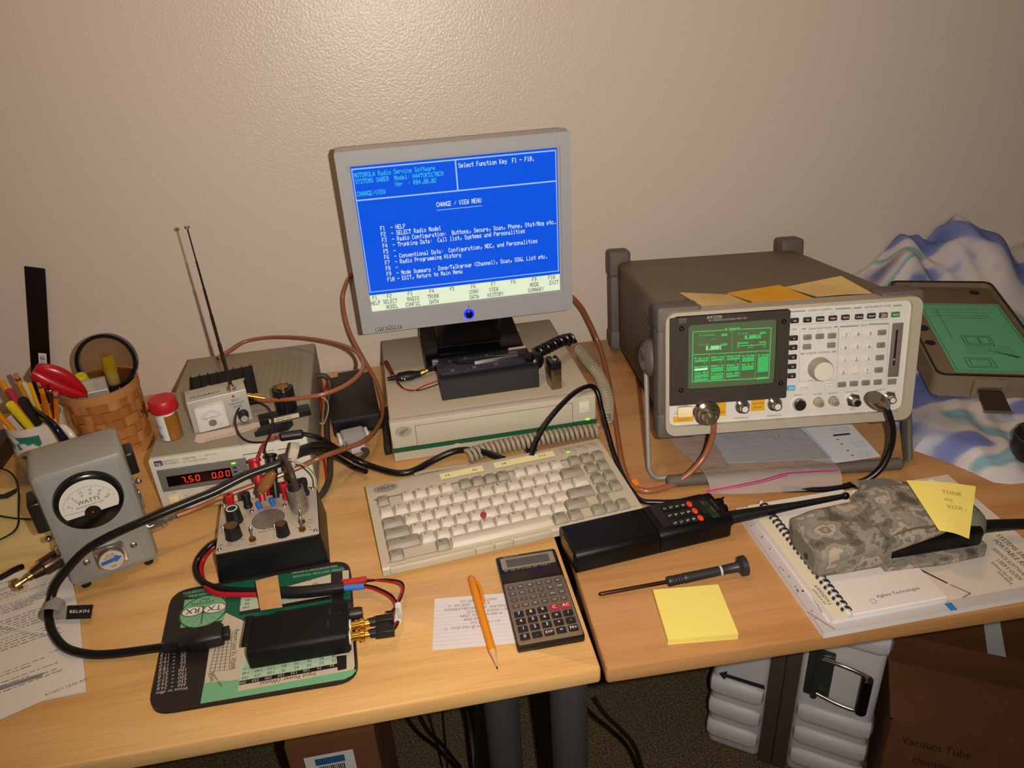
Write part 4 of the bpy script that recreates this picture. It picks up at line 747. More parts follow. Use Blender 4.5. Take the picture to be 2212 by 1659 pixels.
gw.text('DUPLEXERS * CAVITY FILTERS * MULTICOUPLERS', pd((0.1648, 0.1770), MZ + .0004), .0048, maxw=.062, **RXY); gw.text('SIGNAL BOOSTER SYSTEMS * RF NETWORKS', pd((0.1599, 0.1845), MZ + .0004), .0046, maxw=.055, **RXY)
part(gw, 'lettering', mat('pad_white_print', '#B9B2A0', .5), mpd, flat=True)
# boxed tables
area([(0.0757, 0.1401), (0.1180, 0.1590), (0.1802, 0.1710), (0.1810, 0.1439), (0.1813, 0.1319), (0.0769, 0.1305)], cream, .0004); area([(0.0752, 0.1550), (0.1806, 0.1573), (0.1812, 0.1373), (0.0768, 0.1311)], mat('pad_pale_mint', '#A9BE9E', .42), .0005)
area([(0.0762, 0.1306), (0.1820, 0.1328), (0.1822, 0.1263), (0.0769, 0.1249)], padk, .0006); area([(0.1801, 0.1733), (0.1939, 0.1723), (0.1980, 0.0948), (0.1845, 0.0949)], padk, .0007); area([(0.1941, 0.1734), (0.2018, 0.1727), (0.2024, 0.1554), (0.1949, 0.1554)], cream, .0008)
area([(0.0868, 0.0633), (0.2067, 0.0654), (0.2090, 0.0136), (0.0903, 0.0115)], cream, .0004); area([(0.0884, 0.0561), (0.1894, 0.0400), (0.1910, 0.0264), (0.0898, 0.0248)], mat('pad_pale_mint', '#A9BE9E', .42), .0005)
area([(0.0898, 0.0251), (0.1924, 0.0260), (0.1925, 0.0207), (0.0901, 0.0194)], padk, .0006); area([(0.1901, 0.0362), (0.2008, 0.0355), (0.2011, 0.0163), (0.1919, 0.0157)], padk, .0007)
for k, s in enumerate(('300', '250', '200', '150', '125', '100', '75', '50')):
    f = k / 7; p = Vector((0.0937, 0.0219) + (0,)).lerp(Vector((0.1858, 0.0241) + (0,)), f); gg = G(); gk.text(str(int(s) // 2), (p.x + .002, p.y + .0065, MZ + .0008), .0052, **RXY); gk.text(str(int(int(s) * .56)), (p.x + .002, p.y + .0125, MZ + .0008), .0052, **RXY); gk.text(str(int(int(s) * .7)), (p.x + .002, p.y + .0185, MZ + .0008), .0052, **RXY)
    part(gg.text(s, (p.x, p.y, MZ + .0008), .0050, **RXY), 'lettering', mat('pad_white_print', '#B9B2A0', .5), mpd, flat=True)
    if k % 2 == 0:
        q = Vector((0.0838, 0.1319) + (0,)).lerp(Vector((0.1754, 0.1354) + (0,)), f)
        for j in range(4): gl_.text(str(104 + k * 3 - j * 5), (q.x, q.y + .004 + j * .0062, MZ + .0008), .0054, **RXY)
gk.text('Input Power (Watts)', pd((0.1407, 0.0166), MZ + .0008), .0068, **RXY); gl_.text('Free-Space Loss', pd((0.1367, 0.1667), MZ + .0008), .0062, **RXY)
part(gk, 'lettering', padp, mpd, flat=True); part(gl_, 'lettering', padp, mpd, flat=True); gk = G()
gk.text('Return Loss Vs. VSWR', pd((0.0789, 0.0727), MZ + .0006), .0078, (.05, -1, 0), (1, .05, 0), maxw=.060); gk.text('Return Loss', pd((0.0662, 0.0335), MZ + .0006), .0052, (.5, -.8, 0), (.8, .5, 0)); gk.text('VSWR', pd((0.0591, 0.0376), MZ + .0006), .0052, (.35, -.9, 0), (.9, .35, 0))
for k in range(13): a, b = Vector((0.0578, 0.1021) + (MZ + .0006,)).lerp(Vector((0.0566, 0.0454) + (MZ + .0006,)), k / 12), Vector((0.0728, 0.1009) + (MZ + .0006,)).lerp(Vector((0.0767, 0.0439) + (MZ + .0006,)), k / 12); gk.line(a, b, (0, 0, 1), .0004)
for f in (0, .25, .5, .75, 1): gk.line(Vector((0.0578, 0.1021) + (MZ + .0006,)).lerp(Vector((0.0728, 0.1009) + (MZ + .0006,)), f), Vector((0.0566, 0.0454) + (MZ + .0006,)).lerp(Vector((0.0767, 0.0439) + (MZ + .0006,)), f), (0, 0, 1), .0005)
part(gk, 'vswr_table', padp, mpd, flat=True)

# ================================================================== black adapter box on the mouse pad
bk = mat('black_crinkle', '#090807', .5, spec=.3, bump=(1100, .5, .0006))
ab = thing('adapter_box', 'black metal adapter box with two gold connectors lying on the mouse pad', 'adapter box', (-.3665, .0720, MZ + .0004), -.005)
part(G().rbox(.002, 0, 0, .1060, .0560, .0285, .007, .0012, 'x', 5), 'body', bk, ab)
part(G().rbox(-.004, .010, .0262, .004, .054, .0292, .001, .0008, 'x'), 'end_flap', bk, ab)
part(G().rbox(.1055, .003, .002, .1075, .053, .0270, .003, .0005, 'x'), 'end_plate', blackp, ab)
for p in ((.087, .044), (.087, .0385), (.0855, .026), (.0855, .0205)): part(G().lathe([(0, .0028), (1, .0024)], (p[0], p[1], .0284), (p[0], p[1], .0288), 14), 'hole_rim', glossb, ab)
part(G().ball((.0985, .036, .0284), .0018, 8, 6, .5), 'indicator', mat('dark_lens', '#2A1A1A', .1), ab)
o = part(G().lathe([(0, .0070), (.7, .0070), (1, .006)], (.107, .0455, .0150), (.121, .0455, .0150), 18), 'round_socket', blackp, ab)
for y in (.0270, .0105):
    part(G().cyl((.1072, y, .0150), (.1090, y, .0150), .0078, n=18), 'washer', mat('white_insulator', '#CFC8BC', .5), ab)
    part(G().lathe([(0, .0050), (.5, .0050), (.52, .0072), (.74, .0072), (.76, .0045), (1, .0042)], (.1085, y, .0150), (.1290, y, .0150), 20), 'gold_connector', gold, ab)
def plug(x, y, yaw, label):
    t = thing('bnc_adapter_plug', label, 'plug', (x, y, MZ + .0004 + .0085), yaw, 0, 'square black plugs on the gold connectors')
    part(G().lathe([(0, .0048), (.6, .0052), (1, .0052)], (-.001, 0, .0065), (.010, 0, .0065), 16), 'collar', blackp, t); part(G().rbox(.007, -.0055, .0018, .0265, .0040, .0118, .001, .0008, 'x'), 'shell', blackp, t)
    return t
plug(-.2375, .0995, 0, 'square black plug on the upper gold connector of the adapter box'); plug(-.2375, .0828, -.05, 'square black plug on the lower gold connector of the adapter box')
redw = mat('red_wire', '#A5131F', .35); blkw = mat('black_wire', '#0C0B0B', .4)
hz = .022
harn = thing('wire_harness', 'black and red wire harness from the interface box to the gold connectors', 'wire harness', ((-0.4498, 0.2615, 0.0100)), 0)
hb = (-0.4498, 0.2615, 0.0100)
part(G().tube(rel(hb, [(-0.4241, 0.2781, 0.0300), (-0.4340, 0.2695, 0.0300), (-0.4492, 0.2625, 0.0180), (-0.4500, 0.2461, 0.0120), (-0.4374, 0.2236, 0.0120), (-0.4126, 0.2051, 0.0130), (-0.3761, 0.1931, 0.0130), (-0.3513, 0.1872, 0.0130)]), .0038, 10), 'black_wire', blkw, harn)
part(G().tube(rel(hb, [(-0.4237, 0.2774, 0.0260), (-0.4335, 0.2713, 0.0240), (-0.4454, 0.2652, 0.0120), (-0.4450, 0.2447, 0.0085), (-0.4304, 0.2121, 0.0105), (-0.4121, 0.1981, 0.0105), (-0.3762, 0.1895, 0.0105), (-0.3516, 0.1852, 0.0105)]), .0036, 10), 'red_wire', redw, harn)
part(G().tube(rel(hb, [(-0.3670, 0.1861, 0.0145), (-0.3232, 0.1751, 0.0150), (-0.2909, 0.1721, 0.0150), (-0.2671, 0.1712, 0.0150)]), .0072, 12), 'shrink_sleeve', mat('shrink_black', '#171517', .35), harn)
part(G().tube(rel(hb, [(-0.2699, 0.1750, 0.0180), (-0.2553, 0.1747, 0.0180), (-0.2406, 0.1744, 0.0180)]), .0042, 10), 'red_sleeve', mat('red_shrink', '#B3231B', .2), harn)
part(G().tube(rel(hb, [(-0.2682, 0.1698, 0.0150), (-0.2557, 0.1685, 0.0150), (-0.2438, 0.1672, 0.0150)]), .0040, 10), 'blue_sleeve', mat('blue_shrink', '#3C6FB5', .3), harn)
for nm, mt, pts in (('red_wire', redw, [(-0.2428, 0.1749, 0.0180), (-0.2198, 0.1647, 0.0200), (-0.2028, 0.1550, 0.0200), (-0.1992, 0.1460, 0.0180), (-0.2055, 0.1304, 0.0160), (-0.2088, 0.1163, 0.0160), (-0.2173, 0.1038, 0.0215)]), ('black_wire', blkw, [(-0.2428, 0.1717, 0.0180), (-0.2197, 0.1671, 0.0200), (-0.2016, 0.1595, 0.0200), (-0.1980, 0.1497, 0.0180), (-0.2033, 0.1330, 0.0160), (-0.2113, 0.1183, 0.0160), (-0.2181, 0.1112, 0.0215)]),
                    ('red_wire', redw, [(-0.2444, 0.1665, 0.0150), (-0.2287, 0.1553, 0.0160), (-0.2131, 0.1373, 0.0170), (-0.2072, 0.1174, 0.0160), (-0.2079, 0.1021, 0.0155), (-0.2147, 0.0898, 0.0180), (-0.2190, 0.0859, 0.0215)]), ('black_wire', blkw, [(-0.2443, 0.1697, 0.0150), (-0.2286, 0.1592, 0.0160), (-0.2114, 0.1399, 0.0170), (-0.2052, 0.1179, 0.0150), (-0.2071, 0.0988, 0.0150), (-0.2135, 0.0840, 0.0180), (-0.2191, 0.0804, 0.0215)])):
    part(G().tube(rel(hb, pts), .0013, 7), nm, mt, harn)
o = part(G().tube(rel(hb, [(-0.2057, 0.1260, 0.0160), (-0.2058, 0.1146, 0.0155), (-0.2075, 0.1005, 0.0155)]), .0042, 8), 'wire_marker', mat('white_plastic', '#D6D0C8', .4), harn)
part(G().text('J2/CON', (Vector((-0.2055, 0.1078, 0.0205)) - Vector(hb)), .0050, (.05, -1, 0), (1, .05, 0)), 'lettering', ink, o, flat=True)
pts = [(-0.3704, 0.1956, 0.0240), (-0.3450, 0.2002, 0.0240), (-0.3360, 0.1481, 0.0200), (-0.3603, 0.1486, 0.0200)]
solo(G().loft([pts, [(p[0], p[1], p[2] + .0008) for p in pts]]), 'cardboard_scrap', mat('kraft', '#B98A55', .75, var=(90, .1)), 'small tan cardboard scrap laid over the wire harness', 'cardboard')

# ================================================================== plug and cable with velcro tie
cb = mat('black_cable', '#100E0E', .32); cp = thing('cable_plug', 'moulded black cable plug resting on the mouse pad', 'cable plug', ((-0.4270, 0.1240, 0.0062)), .10)
g = G(); rings = []
for x, w2, z0, z1 in ((-.036, .004, .004, .012), (-.030, .006, .002, .014), (-.018, .0085, .001, .016), (-.010, .0085, .001, .016), (-.004, .0115, .0005, .018), (.004, .0125, .0005, .0185), (.026, .0120, .0005, .0175), (.028, .0112, .001, .0165)):
    rings.append([(x, y, z) for y, z in rrect(-w2, z0, w2, z1, min(.005, w2 * .8), 4)])
part(g.loft(rings), 'moulded_body', blackp, cp); part(G().rbox(.027, -.0075, .004, .0345, .0075, .0135, .002, .0004, 'x'), 'plug_tip', blackp, cp); part(G().cyl((-.010, -.0084, .009), (-.010, -.0100, .009), .004, n=16), 'thumb_dimple', glossb, cp)
bc = [(-0.4434, 0.1163, 0.0180), (-0.4701, 0.1249, 0.0120), (-0.5173, 0.1330, 0.0065), (-0.5480, 0.1389, 0.0070), (-0.5755, 0.1526, 0.0100), (-0.5978, 0.1812, 0.0120), (-0.6086, 0.2080, 0.0150), (-0.6089, 0.2256, 0.0240), (-0.5986, 0.2334, 0.0400), (-0.5676, 0.2444, 0.0660), (-0.5380, 0.2483, 0.0800), (-0.4904, 0.2566, 0.0920), (-0.4367, 0.2752, 0.0980), (-0.4146, 0.2833, 0.1000), (-0.3740, 0.3002, 0.1070), (-0.3397, 0.3100, 0.1100), (-0.3306, 0.3185, 0.1100), (-0.3131, 0.3512, 0.1020), (-0.2989, 0.3816, 0.0880), (-0.2842, 0.4146, 0.0620), (-0.2680, 0.4434, 0.0300), (-0.2409, 0.4440, 0.0060), (-0.2008, 0.4118, 0.0055), (-0.1739, 0.4084, 0.0055), (-0.1452, 0.4259, 0.0055), (-0.1124, 0.4341, 0.0120), (-0.0882, 0.4279, 0.0160), (-0.0626, 0.4101, 0.0180), (-0.0409, 0.3803, 0.0220)]
o = solo(G().tube(bc, .0050, 10, 6), 'black_cable', cb, 'thick black cable looping from the plug across the wattmeter to behind the keyboard', 'cable')
vt = thing('cable_tie', 'grey velcro tie with a black printed tag on the looped cable', 'cable tie', ((-0.6161, 0.2267, 0.0040)), 0)
vb = (-0.6161, 0.2267, 0.0040); g = G(); n = 22; rings = []
fx = Vector((-0.6110, 0.2140, 0.0150)) - Vector(vb)
ring_o = [(fx.x + math.cos(a) * .0115 + .004, fx.y, fx.z + math.sin(a) * .010) for a in (2 * math.pi * k / n for k in range(n))]
g.loft([[(x * s + fx.x * (1 - s), y + dy, z) for x, y, z in ring_o] for s, dy in ((1, -.010), (1, .010))], caps=False); g.loft([[(x, y + dy, z + .0001) for x, y, z in ring_o] for dy in (-.010, .010)], caps=False)
part(g, 'strap_loop', mat('grey_velcro', '#8E877C', .9, bump=(900, .6, .001)), vt)
tp = rel(vb, [(-0.5913, 0.2173, 0.0140), (-0.5631, 0.2164, 0.0100), (-0.5609, 0.1958, 0.0080), (-0.5869, 0.1963, 0.0120)]); o = part(G().loft([tp, [(p[0], p[1], p[2] + .0008) for p in tp]]), 'printed_tag', blackp, vt)
c = sum((Vector(p) for p in tp), Vector()) / 4; c.z += .0014; ex = (Vector(tp[1]) - Vector(tp[0])).normalized(); ey = (Vector(tp[0]) - Vector(tp[3])).normalized()
part(G().text('BELKIN', c, .0068, ex, ey), 'lettering', white, o, flat=True)
tp2 = rel(vb, [(-0.6080, 0.2168, 0.0160), (-0.5910, 0.2164, 0.0140), (-0.5872, 0.1971, 0.0120), (-0.6042, 0.1998, 0.0140)]); part(G().loft([tp2, [(p[0], p[1], p[2] + .001) for p in tp2]]), 'strap_tail', mat('grey_velcro', '#8E877C', .9), vt)

# ================================================================== loose papers and pine board at the left edge
bd = [(-0.8203, 0.5194, 0.0080), (-0.7142, 0.5089, 0.0080), (-0.6223, 0.3479, 0.0080), (-0.7384, 0.3163, 0.0080)]
solo(G().loft([[(p[0], p[1], .0004) for p in bd], bd]), 'pine_board', wood('pale_pine', '#C4A865', '#D3BC7C', '#DCC88C', .5), 'thin pale pine board lying left of the wattmeter', 'board')
pp = thing('document_page', 'loose printed page under the cable loop at the desk corner', 'paper', ((-0.5896, 0.1286, 0.0020)), 0); pb_ = (-0.5896, 0.1286, 0.0020)
sh = rel(pb_, [(-0.7269, 0.2897, 0.0100), (-0.6239, 0.3176, 0.0100), (-0.5782, 0.2085, 0.0040), (-0.5368, 0.0893, 0.0030), (-0.5802, 0.0870, 0.0030), (-0.6377, 0.0620, 0.0030)])
part(G().loft([[(p[0], p[1], -.0012) for p in sh], sh]), 'sheet', paperm, pp)
ex = (Vector((-0.5754, 0.1960, 0.0045)) - Vector((-0.6518, 0.1707, 0.0045))).normalized(); ey = Vector((-ex.y, ex.x, 0)); g = G()
for v0, rows, wd in ((1262, 1, .050), (1280, 3, .052), (1306, 4, .055), (1336, 6, .056), (1368, 5, .052), (1398, 4, .054), (1424, 4, .052), (1452, 4, .050)):
    p0 = Vector({1262: (-0.7107, 0.2765, 0.0108), 1280: (-0.7034, 0.2571, 0.0098), 1306: (-0.6951, 0.2349, 0.0088), 1336: (-0.6853, 0.2091, 0.0075), 1368: (-0.6741, 0.1793, 0.0060), 1398: (-0.6662, 0.1581, 0.0048), 1424: (-0.6580, 0.1369, 0.0044), 1452: (-0.6490, 0.1138, 0.0040)}[v0]) - Vector(pb_) + Vector((0, 0, .0006)); g.scrib(p0, ex, ey, wd + .03, rows, .0048, .0011, .7)
part(g, 'print', grayink, pp, flat=True); g = G()
g.text('4/1/2011 12:02 AM', Vector((-0.5599, 0.0989, 0.0036)) - Vector(pb_), .0052, ex, ey)
part(g, 'print', grayink, pp, flat=True); q = [Vector((-0.6466, 0.1080, 0.0044)) - Vector(pb_), Vector((-0.5905, 0.1221, 0.0044)) - Vector(pb_)]; part(G().line(q[0], q[1], (0, 0, 1), .0060), 'grey_band', mat('band_grey', '#8B8489', .7), pp, flat=True)
for nm, lab, pts, r in (('thin_cord', 'thin black cord kinked over the pine board', [(-0.8341, 0.6010, 0.0040), (-0.7868, 0.5654, 0.0080), (-0.7548, 0.5173, 0.0120), (-0.7283, 0.4468, 0.0120), (-0.7142, 0.3955, 0.0120), (-0.7403, 0.3673, 0.0120)], .0013), ('thin_cord', 'thin black cord running straight to the wattmeter side', [(-0.7736, 0.4515, 0.0105), (-0.7354, 0.4310, 0.0105), (-0.7074, 0.4207, 0.0105), (-0.6849, 0.4139, 0.0130)], .0012)):
    solo(G().tube(pts, r, 7), nm, blkw, lab, 'cord')
pts = [(-0.7927, 0.5001, 0.0100), (-0.7660, 0.4932, 0.0100), (-0.7552, 0.5022, 0.0100), (-0.7515, 0.5060, 0.0100), (-0.7491, 0.4959, 0.0100), (-0.7575, 0.4840, 0.0100), (-0.7882, 0.4884, 0.0100)]
solo(G().loft([pts, [(p[0], p[1], p[2] + .002) for p in pts]]), 'cord_tail', blkw, 'flat pointed black cord end on the pine board', 'cord')
q = (-0.8254, 0.6195, 0.0300); solo(G().rbox(q[0] - .10, q[1] - .03, .0, q[0] + .019, q[1] + .05, .030, .003, .002, 'x'), 'black_gadget', mat('dark_gadget', '#2A2220', .4), 'dark gadget with a pale rim just inside the left edge', 'gadget')
solo(G().tube([(-0.6971, 0.2707, 0.0280), (-0.6822, 0.2729, 0.0280), (-0.6668, 0.2782, 0.0320), (-0.6557, 0.2777, 0.0360)], .0036, 10), 'coax_cable', blkw, 'short black coax cable ending at the brass plug of the wattmeter', 'cable')
solo(G().tube([(-0.6793, 0.2105, 0.0120), (-0.6505, 0.2008, 0.0120), (-0.6266, 0.1889, 0.0110), (-0.6012, 0.1801, 0.0110)], .0013, 7), 'white_cord', mat('white_plastic', '#D6D0C8', .4), 'thin white cord tied to the black cable loop', 'cord')
# ================================================================== ruler against the wall
ru = thing('ruler', 'dark ruler with a white barcode sticker leaning upright against the wall', 'ruler', (-.812, .7915, .0040), 0)
sk = Matrix.Rotation(math.radians(15), 4, 'Y'); g = G().rbox(-.0155, -.0030, .003, .0155, 0, .262, .001, .0006, 'z').xf(sk); part(g, 'blade', mat('dark_ruler', '#1A0F0C', .3, .3), ru)
o = part(G().rbox(-.002, -.0034, .080, .0105, -.0031, .1060, .0005, 0, 'y').xf(sk), 'barcode_sticker', mat('label_white', '#DAD8D4', .5), ru)
g = G()
for k in range(9): g.box(.000, -.0036, .083 + k * .0022, .0080, -.00345, .083 + k * .0022 + rnd.choice((.0006, .0012)))
part(g.xf(sk), 'bars', ink, o)

# ================================================================== mug full of pens
mug = thing('mug', 'white mug with a teal and green picture holding pencils and pens', 'mug', (-.717, .556, 0), 0)
g = G().lathe([(0, .030), (.01, .036), (.05, .039), (1, .040)], (0, 0, 0), (0, 0, .100), 40, caps=False); g.lathe([(.03, .034), (1, .0370)], (0, 0, 0), (0, 0, .100), 40, caps=False); g.lathe([(0, .0370), (1, .040)], (0, 0, .0999), (0, 0, .1001), 40, caps=False); g.cyl((0, 0, .002), (0, 0, .004), .035, n=40); g.cyl((0, 0, 0), (0, 0, .001), .031, n=40)
part(g, 'cup', mat('white_glaze', '#D4C8B8', .2), mug)
g = G().tube([(.033, -.018, .086), (.048, -.026, .088), (.058, -.032, .068), (.052, -.029, .044), (.031, -.017, .030)], .0052, 10); part(g, 'handle', mat('white_glaze', '#D4C8B8', .2), mug)
g = G(); pts = [(math.cos(a) * .0403, math.sin(a) * .0403) for a in (math.radians(212 + k * 9) for k in range(10))]
g.loft([[(x * (.975 + .025 * z / .1), y * (.975 + .025 * z / .1), z) for x, y in pts] for z in (.050, .088)], caps=False, closed=False)
part(g, 'picture', ramp_mat('mug_picture', [(.30, '#1E6A2E'), (.42, '#1B6F78'), (.50, '#2A8A8C'), (.53, '#D8CDBC'), (.75, '#DDD2C2')], 62, .3, 4), mug, 'teal and green landscape picture')
pencil_y = mat('pencil_yellow', '#D98A14', .4); wood_m = mat('bare_wood', '#C9A070', .7)
def stick(name, label, cat, a, b, r, mt, extra=None, n=8, group='pens and pencils in the mug'):
    a, b = Vector(a), Vector(b); t = thing(name, label, cat, tuple(a), 0, 0, group); d = b - a
    part(G().lathe([(0, r), (.98, r), (1, r * .85)], (0, 0, 0), d, n), 'barrel', mt, t)
    for nm, t0, t1, rr, m2 in (extra or ()): part(G().lathe([(0, rr), (.85, rr), (1, rr * .8)], d * t0, d * t1, 12), nm, m2, t)
    return t
pinke = mat('pink_eraser', '#B96A72', .7); ferr = mat('ferrule', '#A88A55', .35, .9); cen = (-.717, .556, .012)
def inm(dx, dy): return (cen[0] + dx, cen[1] + dy, cen[2])
er = (('ferrule', .93, .965, .0040, ferr), ('eraser', .965, 1.0, .0037, pinke))
stick('pencil', 'orange pencil with a pink eraser standing tallest in the mug', 'pencil', inm(.004, .016), (-0.7231, 0.5649, 0.1680), .0038, pencil_y, er, 6)
stick('pencil', 'orange pencil with a pale eraser under the red handle', 'pencil', inm(.012, .010), (-0.6870, 0.5463, 0.1600), .0038, pencil_y, er, 6)
stick('pencil', 'yellow pencil without an eraser in the middle of the mug', 'pencil', inm(.006, .006), (-0.7009, 0.5483, 0.1580), .0034, mat('pencil_gold', '#E2A21C', .4), None, 6)
stick('pencil', 'orange pencil leaning out at the far left of the mug', 'pencil', inm(-.014, .012), (-0.7452, 0.5661, 0.1600), .0038, pencil_y, None, 6)
stick('pencil', 'orange pencil slanting right against the mug rim', 'pencil', inm(-.004, .016), (-0.6791, 0.5283, 0.1500), .0038, mat('pencil_orange', '#C46A16', .4), None, 6)
stick('pencil', 'short orange pencil with a pink end leaning at the right rim', 'pencil', inm(.010, -.004), (-0.6659, 0.5369, 0.1450), .0036, mat('pencil_orange', '#C46A16', .4), er, 6)
stick('pen', 'pale cream pen standing behind the pencils', 'pen', inm(.008, .020), (-0.7071, 0.5462, 0.1600), .0040, mat('cream_plastic', '#CDBE8A', .4), None, 10)
stick('pen', 'clear capped pen beside the red handle', 'pen', inm(.014, .016), (-0.6762, 0.5470, 0.1550), .0038, mat('dark_clear', '#4A1A1C', .15), (('cap_rim', .90, .93, .0048, chrome),), 10)
stick('marker', 'crimson oval ended marker in the mug', 'marker', inm(.004, -.004), (-0.7235, 0.5344, 0.1580), .0058, mat('crimson_plastic', '#A3303E', .35), None, 12)
stick('highlighter', 'yellow felt highlighter leaning out over the mug front', 'highlighter', inm(.012, .004), (-0.7148, 0.5049, 0.1500), .0062, mat('yellow_plastic', '#D8C01A', .5), None, 14)
stick('marker', 'black capped marker lying across the mug rim', 'marker', inm(.016, .000), (-0.7019, 0.5151, 0.1500), .0064, mat('black_matt', '#12100C', .6), (('white_grip', .55, .66, .0066, mat('white_plastic', '#D6D0C8', .4)),), 14)
stick('pencil', 'orange pencil low at the front left rim of the mug', 'pencil', inm(-.004, -.006), (-0.7414, 0.5150, 0.1350), .0038, pencil_y, None, 6)
solo(G().tube([(-0.7139, 0.5516, 0.1180), (-0.6833, 0.5119, 0.1200), (-0.6628, 0.4893, 0.1160), (-0.6547, 0.4830, 0.1000), (-0.6506, 0.4810, 0.0850)], .0046, 10, r1=.0062), 'spectacle_arm', mat('blue_black_gloss', '#0C1220', .12), 'glossy black curved spectacle arm hooked over the mug rim', 'spectacle arm')

# ================================================================== woven basket with tools
bs = thing('basket', 'round woven wood splint basket behind the wattmeter', 'basket', (-.635, .612, 0), 0)
BR0, BR1, BH = .0485, .0540, .118
spl = [mat('splint_a', '#B4743A', .5), mat('splint_b', '#A5662F', .5), mat('splint_c', '#C0844A', .5)]
def br_(z): return BR0 + (BR1 - BR0) * z / BH
part(G().lathe([(0, BR0 - .003), (1, BR1 - .003)], (0, 0, .002), (0, 0, BH - .002), 40, caps=False).cyl((0, 0, .001), (0, 0, .003), BR0 - .002, n=40), 'lining', mat('basket_inside', '#7A4A22', .7), bs)
NB = 22; rows = 6; rh = (BH - .014) / rows; sm = {}
for j in range(rows):
    for i in range(NB):
        over = (i + j) % 2; key_ = (j, over)
        if key_ not in sm:
            z0 = .001 + j * rh; g = G(); span = 2 * math.pi / NB * 1.18; rings = []
            for k in range(7):
                a = -span / 2 + span * k / 6; bul = (.0022 if over else .0002) * math.cos(a / span * math.pi); r0 = br_(z0) + bul; r1 = br_(z0 + rh) + bul
                rings.append([((r0 - .0012) * math.cos(a), (r0 - .0012) * math.sin(a), z0 + .0004), (r0 * math.cos(a), r0 * math.sin(a), z0 + .0006), (r1 * math.cos(a), r1 * math.sin(a), z0 + rh - .0006), ((r1 - .0012) * math.cos(a), (r1 - .0012) * math.sin(a), z0 + rh - .0004)])
            sm[key_] = [G().add(g.loft(rings).v if m_ is spl[0] else g.v, g.f).mesh('splint', m_) for m_ in spl]
        o = part(sm[key_][rnd.choice((0, 0, 1, 2))], 'splint', spl[0], bs); o.rotation_euler = (0, 0, 2 * math.pi * (i + .5) / NB)
g = G().lathe([(0, br_(BH - .014) + .0026), (1, BR1 + .0026)], (0, 0, BH - .014), (0, 0, BH), 44, caps=False); g.lathe([(0, BR1 - .0010), (1, BR1 + .0026)], (0, 0, BH - .0001), (0, 0, BH + .0001), 44, caps=False); part(g, 'rim_band', mat('rim_wood', '#B98049', .45), bs)
part(G().lathe([(0, BR0 + .004), (1, BR0 + .0032)], (0, 0, 0), (0, 0, .011), 44), 'base_band', mat('rim_wood', '#B98049', .45), bs)
mg = thing('magnifying_glass', 'round magnifying glass with a black rim standing in the basket', 'magnifying glass', (-.6159, .618, .1475), .06, -.22)
n = 48; ci = lambda r: [(math.cos(2 * math.pi * k / n) * r, math.sin(2 * math.pi * k / n) * r) for k in range(n)]
part(G().ring(ci(.0440), ci(.0385), fy, -.006, .006), 'rim', mat('black_bakelite', '#120E10', .22), mg)
g = G(); rings = []
for t, r in ((0, .001), (.25, .012), (.6, .026), (1, .0388)): rings.append([(x, -.0042 + .0042 * (r / .0388) ** 2, z) for x, z in ci(r)])
for r in (.0388, .026, .012, .001): rings.append([(x, .0042 - .0042 * (r / .0388) ** 2, z) for x, z in ci(r)])
part(g.loft(rings), 'lens', mat('lens_glass', '#E8DCC8', .02, trans=1.0, ior=1.18), mg)
part(G().rbox(-.014, -.007, -.062, .012, .007, -.040, .002, .002, 'z').lathe([(0, .008), (1, .010)], (-.001, 0, -.060), (-.001, 0, -.125), 16), 'handle', mat('black_bakelite', '#120E10', .22), mg)
sc_ = thing('scissors', 'scissors with a large red loop handle leaning out of the basket', 'scissors', ((-0.6379, 0.5653, 0.1210)), 0); sb0 = (-0.6379, 0.5653, 0.1210); redh = mat('red_handle', '#A80D18', .28)
a, b = Vector((-0.6923, 0.5540, 0.1750)) - Vector(sb0), Vector((0, 0, 0)); dd = (b - a); up_ = Vector((0, 0, 1)); sd = dd.normalized().cross(up_).normalized(); nn = sd.cross(dd.normalized())
def handle(off, wscale):
    pts = []
    for k in range(25):
        t = 2 * math.pi * k / 24; u = .5 - .5 * math.cos(t); wv = math.sin(t) * (.0145 * (1 - u) + .006 * u) * wscale
        pts.append(a + dd * u + nn * (wv + off))
    return pts
def lobe(off, side, r0, r1):
    g = G(); rings = []
    for k in range(17):
        u = k / 16; env = math.sin(math.pi * min(1, .06 + u * .94)) ** .45; rr = (r0 + (r1 - r0) * u) * max(env, .15); c_ = a + dd * u + nn * (off * math.sin(math.pi * (.15 + .8 * u))) + sd * side
        rings.append([c_ + nn * math.cos(t) * rr + sd * math.sin(t) * rr * .62 for t in (2 * math.pi * j / 16 for j in range(16))])
    return g.loft(rings)
part(lobe(.010, 0, .0150, .0085), 'handle_loop', redh, sc_); part(lobe(-.006, .006, .0125, .0080), 'handle_loop', redh, sc_)
bl0 = Vector((-.628, .610, .012)) - Vector(sb0); part(G().tube([b - dd * .06, b.lerp(bl0, .5), bl0], .0030, 8, 4), 'blades', steel, sc_)
stick('highlighter', 'yellow highlighter standing behind the magnifier lens', 'highlighter', (-.628, .645, .014), (-0.6217, 0.6367, 0.1500), .0085, mat('pale_yellow', '#CFC472', .45), (('cap', .80, 1.0, .0094, mat('yellow_cap', '#D3C022', .45)),), 16, 'markers in the basket')
stick('highlighter', 'fat yellow highlighter behind the red scissors', 'highlighter', (-.648, .640, .014), (-0.6511, 0.5937, 0.1400), .0095, mat('yellow_plastic2', '#BFB21A', .45), None, 16, 'markers in the basket')
clear = mat('clear_acrylic', '#CFC4B8', .06, alpha=.35)
cbx = thing('clear_case', 'small clear plastic case leaning in front of the magnifier', 'case', ((-0.6309, 0.5699, 0.0950)), .22, -.15)
